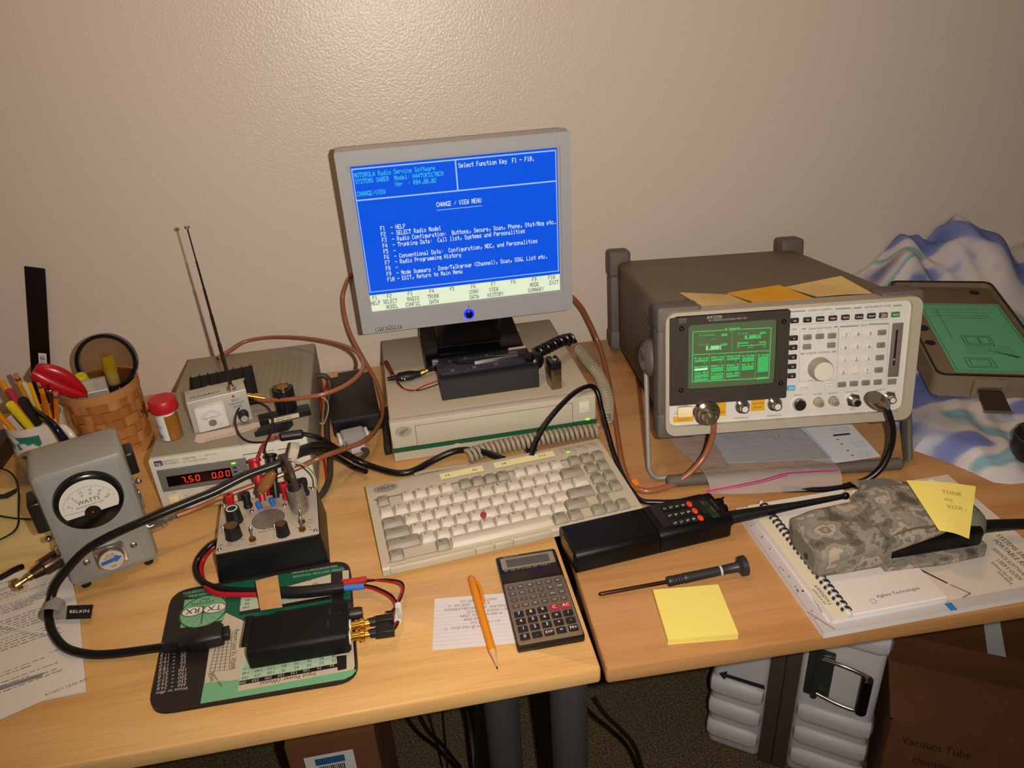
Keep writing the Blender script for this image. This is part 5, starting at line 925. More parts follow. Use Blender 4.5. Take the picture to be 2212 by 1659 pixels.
part(G().rbox(-.021, -.006, 0, .021, .006, .045, .002, .001, 'y'), 'shell', clear, cbx); part(G().box(-.021, -.0065, .026, .021, -.0058, .0272), 'lid_line', white, cbx); part(G().rbox(-.018, -.004, .002, .018, .004, .024, .001, .001, 'y'), 'dark_contents', mat('dark_contents', '#2B2420', .5), cbx)

# ================================================================== black power brick, plate and serial connector
br = thing('power_brick', 'flat black power brick between the power supply and the computer', 'power brick', (-.2906, .5457, 0), .0829)
part(G().rbox(0, 0, 0, .0776, .1586, .0295, .003, .002, 'z'), 'shell', mat('black_brick', '#161211', .5), br); part(G().box(.002, -.0006, .0005, .0755, .004, .024), 'front_face', mat('blue_black', '#0C0E14', .4), br); part(G().rbox(.020, .156, .004, .060, .180, .026, .002, .001, 'z'), 'rear_socket', blackp, br)
solo(G().rbox(-.2118, .470, .0003, -.2015, .60, .014, .002, .001, 'z'), 'black_strip', blackp, 'narrow black strip beside the left flank of the computer', 'strip')
ds = thing('serial_connector', 'grey plastic serial connector hood lying before the power brick', 'connector', ((-0.2569, 0.5135, 0.0010)), .19)
part(G().loft([[(x, y, z) for x, z in rrect(-w2, .001, w2, h2, .004, 4)] for y, w2, h2 in ((-.022, .013, .014), (-.006, .0160, .016), (-.004, .0190, .017), (.024, .0185, .017))]), 'hood', mat('grey_hood', '#97928D', .5), ds)
for x in (-.0215, .0215): part(G().rbox(x - .003, .002, .003, x + .003, .024, .014, .002, .0008, 'y'), 'thumb_screw', mat('white_plastic', '#D6D0C8', .4), ds)
part(G().rbox(-.011, -.030, .002, .011, -.020, .012, .002, .001, 'y'), 'clamp', mat('pale_clamp', '#B5B2B0', .4), ds); part(G().tube([(.006, -.028, .007), (.012, -.038, .005), (.000, -.050, .004), (-.014, -.052, .004)], .0038, 8), 'cable_stub', mat('grey_brown_cable', '#3B342E', .5), ds)

# ================================================================== things on top of the computer
ZC = .0676
bx = thing('foam_block', 'dark grey oblong box on the computer carrying the small radio', 'box', (-.1147, .4954, ZC), .0185)
part(G().rbox(0, 0, 0, .1535, .050, .0310, .001, .0008, 'x'), 'shell', mat('charcoal_box', '#2C2A29', .6), bx); part(G().box(-.0003, -.0003, .0280, .1538, .0503, .0335), 'lid', mat('charcoal_box', '#2C2A29', .6), bx)
rd = thing('circuit_module', 'dark radio module with rows of small keys lying on the grey box', 'radio', (-.1160, .5000, ZC + .0337), .03)
part(G().rbox(.002, .004, 0, .150, .060, .0075, .004, .001, 'z'), 'chassis', mat('module_black', '#1B181C', .4), rd); part(G().rbox(-.004, .050, .001, .006, .058, .009, .001, .0006, 'z'), 'end_clip', mat('grey_metal', '#8A8F94', .3, .8), rd)
pg = mat('purple_print', '#6A4A60', .5)
for r_, y in enumerate((.012, .046)):
    for k in range(9): part(G().rbox(.020 + k * .0085, y - .0034, .0072, .0265 + k * .0085, y + .0034, .0084, .001, .0003), 'small_key', mat('module_key', '#2C262B', .4) if (k + r_) % 4 else pg, rd)
part(G().rbox(.118, .040, .0072, .132, .049, .0080, .001, .0002), 'window', pg, rd); o = part(G().rbox(.120, .0555, .0074, .149, .0605, .0086, .0004, 0), 'name_label', mat('cream_label2', '#BFA998', .6), rd)
part(G().box(.060, .026, .0074, .130, .0300, .0100), 'metal_rail', chrome, rd)
jb = thing('radio_connector', 'round black radio connector with a coiled cord at the right of the grey box', 'connector', ((0.0327, 0.5186, 0.1000)), 0); jb0 = (0.0327, 0.5186, 0.1000)
part(G().ball((0.004, .004, .002), .0155, 18, 12, .95).lathe([(0, .0075), (.6, .0075), (1, .006)], (-.004, -.004, .012), (-.008, -.010, .020), 16), 'ball_boot', mat('black_rubber', '#0B0A0A', .35), jb)
def coil(path, R, r, turns, n=8, per=12):
    Pp = spline(path, 24); ln = [0]
    for i in range(1, len(Pp)): ln.append(ln[-1] + (Pp[i] - Pp[i - 1]).length)
    out = []; N = int(turns * per); t0 = (Pp[1] - Pp[0]).normalized(); x = t0.orthogonal().normalized(); pt = t0; i = 0
    for k in range(N + 1):
        s_ = ln[-1] * k / N
        while i < len(ln) - 2 and ln[i + 1] < s_: i += 1
        f = (s_ - ln[i]) / max(1e-9, ln[i + 1] - ln[i]); p = Pp[i].lerp(Pp[i + 1], f); t = (Pp[min(i + 2, len(Pp) - 1)] - Pp[max(i - 1, 0)]).normalized()
        q = pt.rotation_difference(t); x = q @ x; x = (x - t * x.dot(t)).normalized(); y = t.cross(x); pt = t; a = 2 * math.pi * k / per
        out.append(p + (x * math.cos(a) + y * math.sin(a)) * R)
    return out
part(G().tube(rel(jb0, coil([(0.0458, 0.5373, 0.1080), (0.0711, 0.5568, 0.1070), (0.0927, 0.5771, 0.1040), (0.1145, 0.6001, 0.0950), (0.1144, 0.5976, 0.0850)], .0070, .0028, 12, per=14)), .0028, 7, smooth=False), 'coiled_cord', mat('black_rubber', '#0B0A0A', .35), jb)
cl = thing('clip_connector', 'black moulded clip connector with a probe lead across the grey box', 'connector', ((-0.1627, 0.5811, 0.0750)), .08); cl0 = (-0.1627, 0.5811, 0.0750)
part(G().loft([[(x, y, z) for y, z in rrect(-w2, -h2, w2, h2, min(w2, h2) * .8, 4)] for x, w2, h2 in ((-.032, .003, .003), (-.018, .0045, .004), (-.012, .0090, .006), (.006, .0095, .006), (.014, .0060, .005), (.022, .005, .005))]), 'body', blackp, cl)
part(G().lathe([(0, .0050), (.6, .0050), (.65, .0035), (1, .0035)], (.021, 0, 0), (.034, .001, .0035), 14), 'metal_collar', mat('brass', '#9C7B3A', .3, 1.0), cl)
part(G().tube([(.032, .001, .003), (.050, .003, .010)] + [tuple(Matrix.Rotation(-.08, 3, 'Z') @ (Vector(p) - Vector(cl0))) for p in ((-0.0847, 0.5389, 0.1110), (-0.0298, 0.5375, 0.1120), (0.0288, 0.5338, 0.1120))], .0028, 8, r1=.0016), 'probe_lead', blackp, cl)
for x, y in ((-.010, -.010), (-.006, -.014)): part(G().ball((x, y, .002), .0022, 8, 6), 'stud', chrome, cl)
tw = thing('wire_pair', 'thin red and black wire pair looping from the clip to the grey box', 'wires', ((-0.1648, 0.5536, 0.0700)), 0); tw0 = (-0.1648, 0.5536, 0.0700)
part(G().tube(rel(tw0, [(-0.1877, 0.5824, 0.0780), (-0.1939, 0.6165, 0.0850), (-0.1914, 0.6191, 0.0860), (-0.1842, 0.5892, 0.0800), (-0.1777, 0.5621, 0.0700), (-0.1584, 0.5374, 0.0700), (-0.1356, 0.5462, 0.0720), (-0.1159, 0.5473, 0.0760)]), .0010, 7), 'red_wire', redw, tw); part(G().tube(rel(tw0, [(-0.1860, 0.5886, 0.0780), (-0.1961, 0.6134, 0.0860), (-0.1942, 0.6214, 0.0870), (-0.1891, 0.6070, 0.0830), (-0.1736, 0.5545, 0.0700), (-0.1512, 0.5369, 0.0700), (-0.1327, 0.5357, 0.0720), (-0.1153, 0.5374, 0.0760)]), .0010, 7), 'black_wire', blkw, tw)
nv = thing('battery', 'nine volt battery standing beside the grey box on the computer', 'battery', (.0552, .4827, ZC), .109)
part(G().rbox(0, 0, 0, .0168, .0258, .0455, .002, .0006, 'z'), 'can', mat('bronze_can', '#8E7A52', .22, .85), nv); part(G().rbox(-.0001, -.0001, .0330, .0169, .0259, .0462, .002, .0006, 'z'), 'black_band', mat('battery_black', '#1A1414', .25), nv)
for y, r in ((.0065, .0034), (.0190, .0030)): part(G().lathe([(0, r), (.7, r), (1, r * .7)], (.0084, y, .0460), (.0084, y, .0492), 12), 'terminal', chrome, nv)

# ================================================================== cables
cop = mat('copper_jacket', '#8F5536', .25, coat=.3)
def cable(name, label, pts, r, mt, cat='cable', per=7, n=10): return solo(G().tube(pts, r, n, per), name, mt, label, cat)
cable('coax_cable', 'copper brown coax from the test set port curling up beside the computer', [(0.2411, 0.3034, 0.0980), (0.2383, 0.2936, 0.0880), (0.2372, 0.2936, 0.0660), (0.2265, 0.2897, 0.0400), (0.2036, 0.2830, 0.0200), (0.1764, 0.2803, 0.0065), (0.1490, 0.2776, 0.0040), (0.1314, 0.2843, 0.0040), (0.1234, 0.3011, 0.0040), (0.1287, 0.3532, 0.0040), (0.1443, 0.4280, 0.0040), (0.1626, 0.5120, 0.0040), (0.1840, 0.6213, 0.0060), (0.1916, 0.6960, 0.0250), (0.1743, 0.7147, 0.0750), (0.1485, 0.7052, 0.1200), (.085, .715, .185), (.030, .722, .225)], .0042, cop)
cable('coax_cable', 'copper brown coax dropping behind the monitor to the wattmeter connector', [(.015, .722, .228), (-.060, .724, .238), (-.150, .715, .228), (-0.2300, 0.7978, 0.1850), (-0.2524, 0.7712, 0.1650), (-0.2576, 0.7471, 0.1400), (-0.2522, 0.7249, 0.1000), (-0.2348, 0.6992, 0.0600), (-0.2176, 0.6553, 0.0340), (-0.2101, 0.6108, 0.0160), (-0.2146, 0.5458, 0.0180), (-0.2330, 0.4664, 0.0360), (-0.2614, 0.4252, 0.0500), (-0.2900, 0.3850, 0.0670), (-0.3221, 0.3760, 0.0607), (-0.3551, 0.3660, 0.0563), (-0.4224, 0.3450, 0.0504), (-0.4517, 0.3280, 0.0501), (-0.4772, 0.3160, 0.0504)], .0036, cop)
cable('coax_cable', 'copper brown coax looping over the power supply from the field strength meter', [(-0.3771, 0.4769, 0.1180), (-0.3491, 0.4644, 0.1220), (-0.3157, 0.4569, 0.1240), (-0.2828, 0.4565, 0.1260), (-0.2499, 0.4738, 0.1280), (-0.2278, 0.5052, 0.1320), (-0.2287, 0.5468, 0.1340), (-0.2488, 0.5907, 0.1340), (-0.2893, 0.6417, 0.1280), (-0.3392, 0.6927, 0.1180), (-0.3909, 0.7311, 0.1080), (-0.4317, 0.7369, 0.1030), (-0.4546, 0.7151, 0.0985), (-0.4727, 0.6910, 0.0975)], .0032, cop)
cable('coax_cable', 'black coax hanging from the right hand socket of the test set', [(0.4437, 0.2292, 0.1200), (0.4493, 0.2245, 0.1050), (0.4553, 0.2209, 0.0850), (0.4568, 0.2201, 0.0600), (0.4472, 0.2157, 0.0350), (0.4311, 0.2152, 0.0180), (0.4087, 0.2197, 0.0075), (0.3774, 0.2227, 0.0042), (0.3475, 0.2294, 0.0042), (0.3180, 0.2370, 0.0042)], .0042, cb)
o = solo(G().lathe([(0, .0085), (.2, .0098), (.5, .0098), (.55, .0085), (.8, .008), (.82, .0065), (1, .0055)], (0.4080, 0.2065, 0.1500), (0.4449, 0.2292, 0.1170), 18), 'bnc_plug', mat('nickel', '#B9B0A3', .25, 1.0), 'nickel plug on the right audio socket of the test set', 'plug')
cable('black_cable', 'black cable arching over the right corner of the computer front', [(-0.0023, 0.3663, 0.0300), (0.0114, 0.3911, 0.0400), (0.0293, 0.4077, 0.0550), (0.0569, 0.4283, 0.0700), (0.0862, 0.4513, 0.0770), (0.1128, 0.4698, 0.0730), (0.1236, 0.4690, 0.0620), (0.1256, 0.4500, 0.0400), (0.1249, 0.4171, 0.0220), (0.1238, 0.3790, 0.0045), (0.1205, 0.3243, 0.0045), (0.1238, 0.2652, 0.0042), (0.1462, 0.2509, 0.0042), (0.1767, 0.2452, 0.0042), (0.2135, 0.2476, 0.0042)], .0038, cb)
cable('power_lead', 'dark lead bending down from behind the power supply to the desk', [(-0.3226, 0.6521, 0.0600), (-0.3010, 0.6511, 0.0600), (-0.2941, 0.6473, 0.0450), (-0.3007, 0.6163, 0.0180), (-0.3023, 0.5606, 0.0060), (-0.2959, 0.4905, 0.0048), (-0.2939, 0.4262, 0.0048), (-0.3006, 0.3901, 0.0048), (-0.3079, 0.3772, 0.0048)], .0046, mat('grey_brown_cable', '#3B342E', .5))
cable('red_lead', 'red lead hanging down the right side of the power supply', [(-0.2947, 0.6359, 0.0580), (-0.3045, 0.6368, 0.0360), (-0.3120, 0.6123, 0.0220), (-0.3133, 0.5568, 0.0100), (-0.3032, 0.4742, 0.0080), (-0.2971, 0.4120, 0.0068), (-0.3016, 0.3898, 0.0068)], .0018, redw)
cable('tie_wire', 'thin pale twist tie on the leads beside the power supply', [(-0.3075, 0.6136, 0.0400), (-0.2993, 0.6094, 0.0340), (-0.2978, 0.5932, 0.0260), (-0.3036, 0.5703, 0.0180), (-0.3082, 0.5660, 0.0160), (-0.3167, 0.5735, 0.0200)], .0008, mat('pale_wire', '#BBAF98', .5), 'wire', n=6)
cw_ = thing('coiled_cord', 'beige coiled keyboard cord stretched before the computer', 'cord', ((0.0075, 0.4128, 0.0110)), 0); cw0 = (0.0075, 0.4128, 0.0110)
part(G().tube(rel(cw0, coil([(-0.0901, 0.4150, 0.0130), (-0.0536, 0.4260, 0.0130), (0.0045, 0.4331, 0.0130), (0.0702, 0.4359, 0.0130), (0.1167, 0.4345, 0.0130)], .0092, .0031, 27, per=14)), .0031, 7, smooth=False), 'coils', mat('cord_beige', '#9C8F76', .5), cw_)
part(G().tube(rel(cw0, coil([(0.1400, 0.4693, 0.0100), (0.1588, 0.5342, 0.0100), (0.1671, 0.6091, 0.0100), (0.1633, 0.6762, 0.0100), (0.1592, 0.7281, 0.0100)], .0080, .0027, 30, per=12)), .0027, 6, smooth=False), 'coils', mat('cord_beige', '#9C8F76', .5), cw_)
part(G().tube(rel(cw0, [(-0.0933, 0.4069, 0.0040), (-0.1195, 0.4070, 0.0035), (-0.1538, 0.4061, 0.0035), (-0.1712, 0.4009, 0.0035)]), .0030, 8), 'straight_end', mat('cord_beige', '#9C8F76', .5), cw_)
# test leads above the power supply
ld = thing('test_lead', 'black test lead looping from the junction sleeve above the power supply', 'test lead', ((-0.3354, 0.4013, 0.1000)), 0); ld0 = (-0.3354, 0.4013, 0.1000)
part(G().lathe([(0, .0045), (.08, .0066), (.92, .0066), (1, .0045)], (Vector((-0.3436, 0.3895, 0.1040)) - Vector(ld0)), (Vector((-0.3126, 0.3930, 0.1020)) - Vector(ld0)), 12), 'junction_sleeve', blackp, ld)
part(G().tube(rel(ld0, [(-0.3421, 0.3866, 0.1040), (-0.3637, 0.3816, 0.1040), (-0.3855, 0.3882, 0.1050), (-0.3998, 0.4092, 0.1080), (-0.4077, 0.4430, 0.1120), (-0.4028, 0.4710, 0.1160), (-0.3836, 0.4758, 0.1180), (-0.3639, 0.4573, 0.1160), (-0.3549, 0.4284, 0.1120), (-0.3539, 0.4029, 0.1080), (-0.3599, 0.3806, 0.1040), (-0.3615, 0.3638, 0.1000), (-0.3568, 0.3573, 0.0960)]), .0014, 8), 'thin_wire', blkw, ld)
part(G().tube(rel(ld0, [(-0.3132, 0.3932, 0.1020), (-0.2930, 0.3976, 0.0900), (-0.2795, 0.4216, 0.0600), (-0.2667, 0.4493, 0.0260), (-0.2506, 0.4546, 0.0100)]), .0030, 8), 'cable', blkw, ld)
part(G().tube(rel(ld0, [(-0.3437, 0.3907, 0.1040), (-0.3553, 0.3902, 0.1040), (-0.3644, 0.3750, 0.1030), (-0.3676, 0.3539, 0.1000), (-0.3701, 0.3408, 0.0980)]), .0016, 8), 'red_wire', redw, ld)
for lab, m_, a, b in (('red banana plug standing in the interface box', redp, (-0.3690, 0.3196, 0.0520), (-0.3745, 0.3532, 0.0980)), ('black banana plug standing in the interface box', blackp, (-0.3520, 0.3226, 0.0520), (-0.3549, 0.3626, 0.0960))):
    t = thing('banana_plug', lab, 'plug', a, 0); d = Vector(b) - Vector(a)
    part(G().lathe([(0, .0042), (.45, .0048), (.5, .0062), (.9, .0062), (.92, .0085), (.97, .0085), (1, .005)], (0, 0, 0), d, 16), 'body', m_, t)
sp_ = thing('brown_adapter', 'small clear brown adapter plug hanging over the interface box', 'adapter', ((-0.3606, 0.3237, 0.0750)), 0); s0 = (-0.3606, 0.3237, 0.0750)
part(G().lathe([(0, .0045), (.2, .0075), (.5, .0082), (.75, .0070), (1, .0035)], (Vector((-0.3691, 0.3180, 0.0680)) - Vector(s0)), (Vector((-0.3471, 0.3219, 0.0920)) - Vector(s0)), 14), 'body', mat('amber_plastic', '#8A5A2C', .15, coat=.5), sp_); part(G().ball((Vector((-0.3697, 0.3182, 0.0680)) - Vector(s0)), .0042, 10, 8), 'metal_tip', chrome, sp_)
cable('black_cable', 'second black cable loop tied beside the power supply corner', [(-0.3267, 0.3063, 0.1130), (-0.3173, 0.3327, 0.1050), (-0.2989, 0.3709, 0.0850), (-0.2818, 0.4172, 0.0450), (-0.2685, 0.4429, 0.0140), (-0.2582, 0.4410, 0.0052), (-0.2399, 0.4112, 0.0152)], .0042, cb)
solo(G().rbox(-.006, -.010, 0, .006, .010, .034, .003, .002, 'z').xf(Matrix.Translation((-0.3273, 0.3231, 0.0950)) @ Matrix.Rotation(.4, 4, 'Y')), 'cable_strap', mat('clear_strap', '#B9AE9C', .4), 'pale plastic strap binding the cables over the interface box', 'strap')
# ================================================================== calculator
cz = .0100
ca_ = thing('calculator', 'slim pocket calculator with a tan keypad and red C and AC keys', 'calculator', (-.0838, .0384, 0), .0013)
part(G().rbox(0, 0, .0005, .0747, .1484, .0092, .003, .0015), 'shell', mat('calc_black', '#17110F', .3), ca_)
k0 = (0.0012, 0.0003); k1 = (0.0010, 0.0978)
tanm = mat('calc_tan', '#86735F', .38, .5); part(G().rbox(.0015, .0025, .0085, .0735, k1[1] + .001, cz, .003, .0005), 'keypad_plate', tanm, ca_)
part(G().rbox(.0012, k1[1] + .0018, .0085, .0737, .1472, .0099, .003, .0004), 'display_plate', mat('calc_gloss', '#150E0E', .14), ca_)
part(G().rbox(.0045, .1225, .0097, .0700, .1430, .0101, .001, 0), 'display_frame', mat('display_tan', '#8A7A66', .35), ca_); part(G().rbox(.0110, .1255, .0099, .0640, .1395, .0103, .0008, 0), 'display', mat('lcd_olive', '#55503A', .15), ca_)
part(G().rbox(.0330, .1065, .0097, .0690, .1160, .0100, .0005, 0), 'solar_cell', mat('solar_brown', '#2A1210', .12), ca_)
part(G().text('casio fx-115', (.018, .1452, .0101), .0040, **XY).scrib((.006, .1205, .0101), (1, 0, 0), (0, 1, 0), .062, 1, .004, .0010), 'lettering', mat('tan_print', '#A89884', .5), ca_, flat=True)
def bil(a, b, c, d, u, v): a, b, c, d = (Vector(p) for p in (a, b, c, d)); return (a.lerp(b, u)).lerp(c.lerp(d, u), v)
small = mat('calc_key_brown', '#4F443A', .35); dk = mat('calc_key_black', '#1B1517', .35); rk = mat('calc_key_red', '#A42634', .35)
sm_, dm_, rm_ = (G().rbox(-w2, -h2, 0, w2, h2, t, .0012, .0006).mesh('key', m_) for w2, h2, t, m_ in ((.0040, .0026, .0016, small), (.0054, .0041, .0022, dk), (.0054, .0041, .0022, rk)))
for j in range(4):
    for i in range(6):
        p = bil((0.0089, 0.0895), (0.0650, 0.0903), (0.0094, 0.0593), (0.0653, 0.0599), i / 5, j / 3); o = part(sm_, 'key', small, ca_); o.location = (p.x, p.y, cz - .0002)
        part(G().text(('Sh', 'hyp', 'MR', 'sin', 'cos', 'tan', 'x2', 'log', 'ln', 'K', 'Min', 'RND', '(', ')', '1/x', 'n!', 'DEG', 'CPL')[(j * 6 + i) % 18], (0, 0, .0017), .0028, **XY), 'lettering', white, o, flat=True)
for j, rw in enumerate((('7', '8', '9', 'C', 'AC'), ('4', '5', '6', 'x', '/'), ('1', '2', '3', '+', '-'), ('0', '.', 'EXP', '=', 'M+'))):
    for i, s in enumerate(rw):
        p = bil((0.0104, 0.0462), (0.0644, 0.0476), (0.0106, 0.0118), (0.0645, 0.0123), i / 4, j / 3); isr = s in ('C', 'AC'); o = part(rm_ if isr else dm_, 'key', rk if isr else dk, ca_); o.location = (p.x, p.y, cz - .0002)
        part(G().text(s, (0, .0003, .0024), .0062 if len(s) < 3 else .0050, maxw=.0095, **XY), 'lettering', white, o, flat=True)

# ================================================================== card, pencil, note pad, screwdriver
ic = thing('index_card', 'lined index card with pencil notes under the mechanical pencil', 'card', ((-0.1734, 0.0643, 0.0002)), -.118)
part(G().box(0, 0, 0, .127, .0785, .0004), 'card', mat('card_white', '#D3C9C4', .7), ic); g = G()
for k in range(11): g.box(.0, .006 + k * .0058, .0004, .127, .0063 + k * .0058, .00045)
part(g, 'ruled_lines', mat('rule_lilac', '#A69AA8', .7), ic)
g = G()
for k, (s, x) in enumerate((('SYS SABER  (WLDWS', .030), ('1)   RX SENS -  USE -119', .016), ('POSSIBLE MECHANICAL  AGE EDGE', .012), ('SOOB + +, GOOD = 500', .038), ('NEED TO TURN ON -X', .030), ('AND FIPPS -', .034), ('SYS SABER-1  / 0', .042), ('1)   CVSD DEV @ 6+', .012))): g.text(s, (x, .0700 - k * .0058, .0006), .0062, (1, 0, 0), (.15, 1, 0), 'L', .75)
part(g, 'handwriting', mat('pencil_grey', '#7B706E', .7), ic, flat=True)
a, b = Vector((-0.1085, 0.0189, 0.0045)), Vector((-0.1181, 0.1632, 0.0062)); pz = thing('mechanical_pencil', 'orange mechanical pencil with a clip lying over the index card', 'pencil', tuple(a), 0); d = b - a
orp = mat('orange_plastic', '#D8820E', .35)
part(G().lathe([(.17, .0042), (.2, .0046), (.8, .0048), (.96, .0044), (1, .0026)], (0, 0, .0004), d + Vector((0, 0, .0004)), 12), 'barrel', orp, pz); part(G().lathe([(0, .0003), (.03, .0006), (.17, .0042)], (0, 0, .0004), d + Vector((0, 0, .0004)), 10), 'cone_tip', wood_m, pz); part(G().cyl((0, 0, .0004), d * .02 + Vector((0, 0, .0004)), .0004, .0008, 8), 'lead', ink, pz)
sd2 = d.normalized().cross(Vector((0, 0, 1))); part(G().tube([d * .92 + sd2 * .004 + Vector((0, 0, .003)), d * .85 + sd2 * .0062 + Vector((0, 0, .0035)), d * .72 + sd2 * .0062 + Vector((0, 0, .003)), d * .66 + sd2 * .0052 + Vector((0, 0, .002))], .0018, 8), 'clip', orp, pz)
yl = mat('note_yellow', '#E3CE68', .7)
npd = thing('note_pad', 'square yellow sticky note pad lying on the right desk', 'note pad', (.1173, .0475, 0), -.1207)
part(G().rbox(-.038, -.038, .0003, .038, .038, .0080, .0005, .0), 'sheets', yl, npd); part(G().box(-.0379, -.0379, .0080, .0379, .0379, .0084), 'top_sheet', yl, npd)
s0, s1, s2 = Vector((0.0231, 0.1017, 0.0035)), Vector((0.1042, 0.0991, 0.0075)), Vector((0.2018, 0.0990, 0.0125)); sdv = thing('screwdriver', 'precision screwdriver with a black ribbed handle lying above the note pad', 'screwdriver', tuple(s0), 0)
r1, r2 = s1 - s0, s2 - s0; part(G().lathe([(0, .0009), (.02, .0022), (.05, .0024), (1, .0024)], (0, 0, 0), r1, 12), 'shaft', mat('dark_steel', '#4A2C20', .25, .8), sdv)
hd = r2 - r1; part(G().lathe([(0, .003), (.015, .0058), (.05, .0062)] + [(.06 + k * .018, .0062 if k % 2 else .0054) for k in range(10)] + [(.26, .0060), (.72, .0056), (.88, .0060), (.91, .0080), (.925, .0118), (.99, .0122), (1, .0108)], r1, r1 + hd, 20), 'handle', mat('grey_black_plastic', '#262323', .45), sdv)
part(G().lathe([(0, .0062), (1, .0062)], r1 + hd * .66, r1 + hd * .685, 20), 'pale_ring', mat('mint_ring', '#B7BAA2', .5), sdv)

# ================================================================== handheld radio
sab = mat('radio_black', '#060506', .42, spec=.28, bump=(900, .35, .0005))
hr = thing('handheld_radio', 'large black handheld radio lying on the desk with a red buttoned keypad', 'radio', (.0105, .1465, 0), .1002)
part(G().rbox(-.004, -.006, .0005, .1043, .056, .0335, .009, .0012, 'x', 6), 'battery_pack', sab, hr); part(G().rbox(.1045, -.006, .0005, .200, .056, .0338, .009, .0012, 'x', 6), 'body', sab, hr)
part(G().rbox(-.0048, .004, .006, -.0035, .046, .028, .004, 0, 'x'), 'end_plate', glossb, hr)
k0, k1 = (0.1162, 0.0332), (0.2064, 0.0101); part(G().rbox(.1130, .004, .0338, .1880, .051, .0346, .002, .0003), 'face_plate', mat('radio_face', '#0D0B0C', .25), hr)
part(G().rbox((0.1774, 0.0280)[0], (0.1756, 0.0045)[1] - .004, .0345, (0.1845, 0.0181)[0] + .003, (0.1792, 0.0373)[1], .0350, .001, .0002), 'display', mat('lcd_green_dark', '#1E2A1C', .12), hr)
ko = mat('key_legend_white', '#CFC6B0', .5); kr = mat('key_red', '#C4371C', .35, emit=.25, lit=False)  # red keys are unlit buttons; a faint glow is put into their colour
for i in range(5):
    for j in range(3):
        p = bil((0.1305, 0.0377), (0.1633, 0.0361), (0.1298, 0.0070), (0.1631, 0.0062), i / 4, j / 2)
        if i == 4: o = part(G().lathe([(0, 1), (.7, .95), (1, .7)], (0, 0, 0), (0, 0, .0020), 16), 'red_key', kr, hr); o.location = (p.x, p.y, .0345); o.scale = (.0036, .0055, 1)
        else:
            o = part(G().rbox(-.0038, -.0052, 0, .0038, .0052, .0014, .0012, .0004), 'key', blackp, hr); o.location = (p.x, p.y, .0345)
            part(G().text(('1', '2', '3', '4', '5', '6', '7', '8', '9', '*', '0', '#')[j * 4 + i], (0, 0, .0016), .0056, (0, -1, 0), (1, 0, 0)).text(('QZ', 'ABC', 'DEF', 'GHI')[i], (-.002, -.001, .0016), .0024, (0, -1, 0), (1, 0, 0)), 'lettering', ko, o, flat=True)
part(G().text('MOTOROLA', (.193, .026, .0342), .0040, (0, -1, 0), (1, 0, 0)), 'lettering', mat('dim_ink', '#5A5450', .5), hr, flat=True)
for y, r, l in ((.044, .0058, .016), (.030, .0062, .014)): part(G().lathe([(0, r), (.7, r), (1, r * .85)], (.199, y, .020), (.199 + l, y, .020), 14), 'top_knob', sab, hr)
part(G().lathe([(0, .0016), (1, .0012)], (.213, .045, .022), (.220, .049, .022), 8), 'switch_lever', sab, hr)
part(G().lathe([(0, .0105), (1, .0095)], (.198, .012, .018), (.208, .012, .018), 18), 'antenna_collar', sab, hr)
def hrl(p): v = Vector(p) - Vector((.0105, .1465, 0)); c_, s_ = math.cos(.1002), math.sin(.1002); return Vector((v.x * c_ + v.y * s_, -v.x * s_ + v.y * c_, v.z))
a, b = Vector((.207, .012, .019)), hrl((0.3603, 0.1653, 0.0360)); part(G().lathe([(0, .0088), (.3, .0068), (.6, .0046), (1, .0034)], a, b, 16), 'whip_antenna', mat('black_rubber', '#0B0A0A', .35), hr); part(G().ball(b + (b - a).normalized() * .003, .0048, 14, 10), 'antenna_tip', glossb, hr)

# ================================================================== manual, spiral book
mnl = thing('manual', 'white software manual lying at the front of the right desk', 'manual', (.2365, -.0150, 0), 0)
part(G().box(.001, .001, .0003, .303, .2205, .0090), 'pages', mat('page_edge', '#D9D2CB', .7), mnl); part(G().box(0, 0, .0090, .304, .2215, .0098), 'cover', mat('manual_cover', '#CFC0AE', .45), mnl)
CZ = .00995
part(G().add([(0, 0, CZ), (.304, 0, CZ), (.304, .0125, CZ), (.012, .0125, CZ), (.012, .2215, CZ), (0, .2215, CZ)], [(0, 1, 2, 3), (0, 3, 4, 5)]), 'grey_border', mat('cover_grey', '#B3AAA8', .45), mnl, flat=True)
def ml(p): return (p[0] - .2365, p[1] + .0150, CZ + .0001)
g = G(); g.line(ml((0.3857, 0.0573)), ml((0.4060, 0.0212)), (0, 0, 1), .0024); g.line(ml((0.3084, 0.1928)), ml((0.3391, 0.2060)), (0, 0, 1), .0018); g.add([ml((0.3785, 0.0515)), ml((0.3850, 0.0383)), ml((0.3810, 0.0359))], [(0, 1, 2)]); part(g, 'maroon_rules', mat('maroon_ink', '#5A1830', .6), mnl, flat=True)
g = G(); g.line(ml((0.4074, 0.0187)), ml((0.4194, 0.0016)), (0, 0, 1), .0024); g.line(ml((0.4194, 0.0016)), ml((0.4070, -0.0023)), (0, 0, 1), .0020); g.line(ml((0.2349, 0.0162)), ml((0.2498, -0.0136)), (0, 0, 1), .0020); g.line(ml((0.2513, 0.0380)), ml((0.2492, 0.0118)), (0, 0, 1), .0014); g.line(ml((0.3418, 0.2008)), ml((0.3485, 0.1962)), (0, 0, 1), .0024); part(g, 'grey_rules', mat('rule_grey2', '#8A8078', .6), mnl, flat=True)
p = ml((0.3858, -0.0109)); part(G().box(p[0] - .0035, p[1] - .006, CZ, p[0] + .0045, p[1] + .005, CZ + .0003), 'blue_square', mat('blue_square', '#2A6FA8', .5), mnl)
g = G()
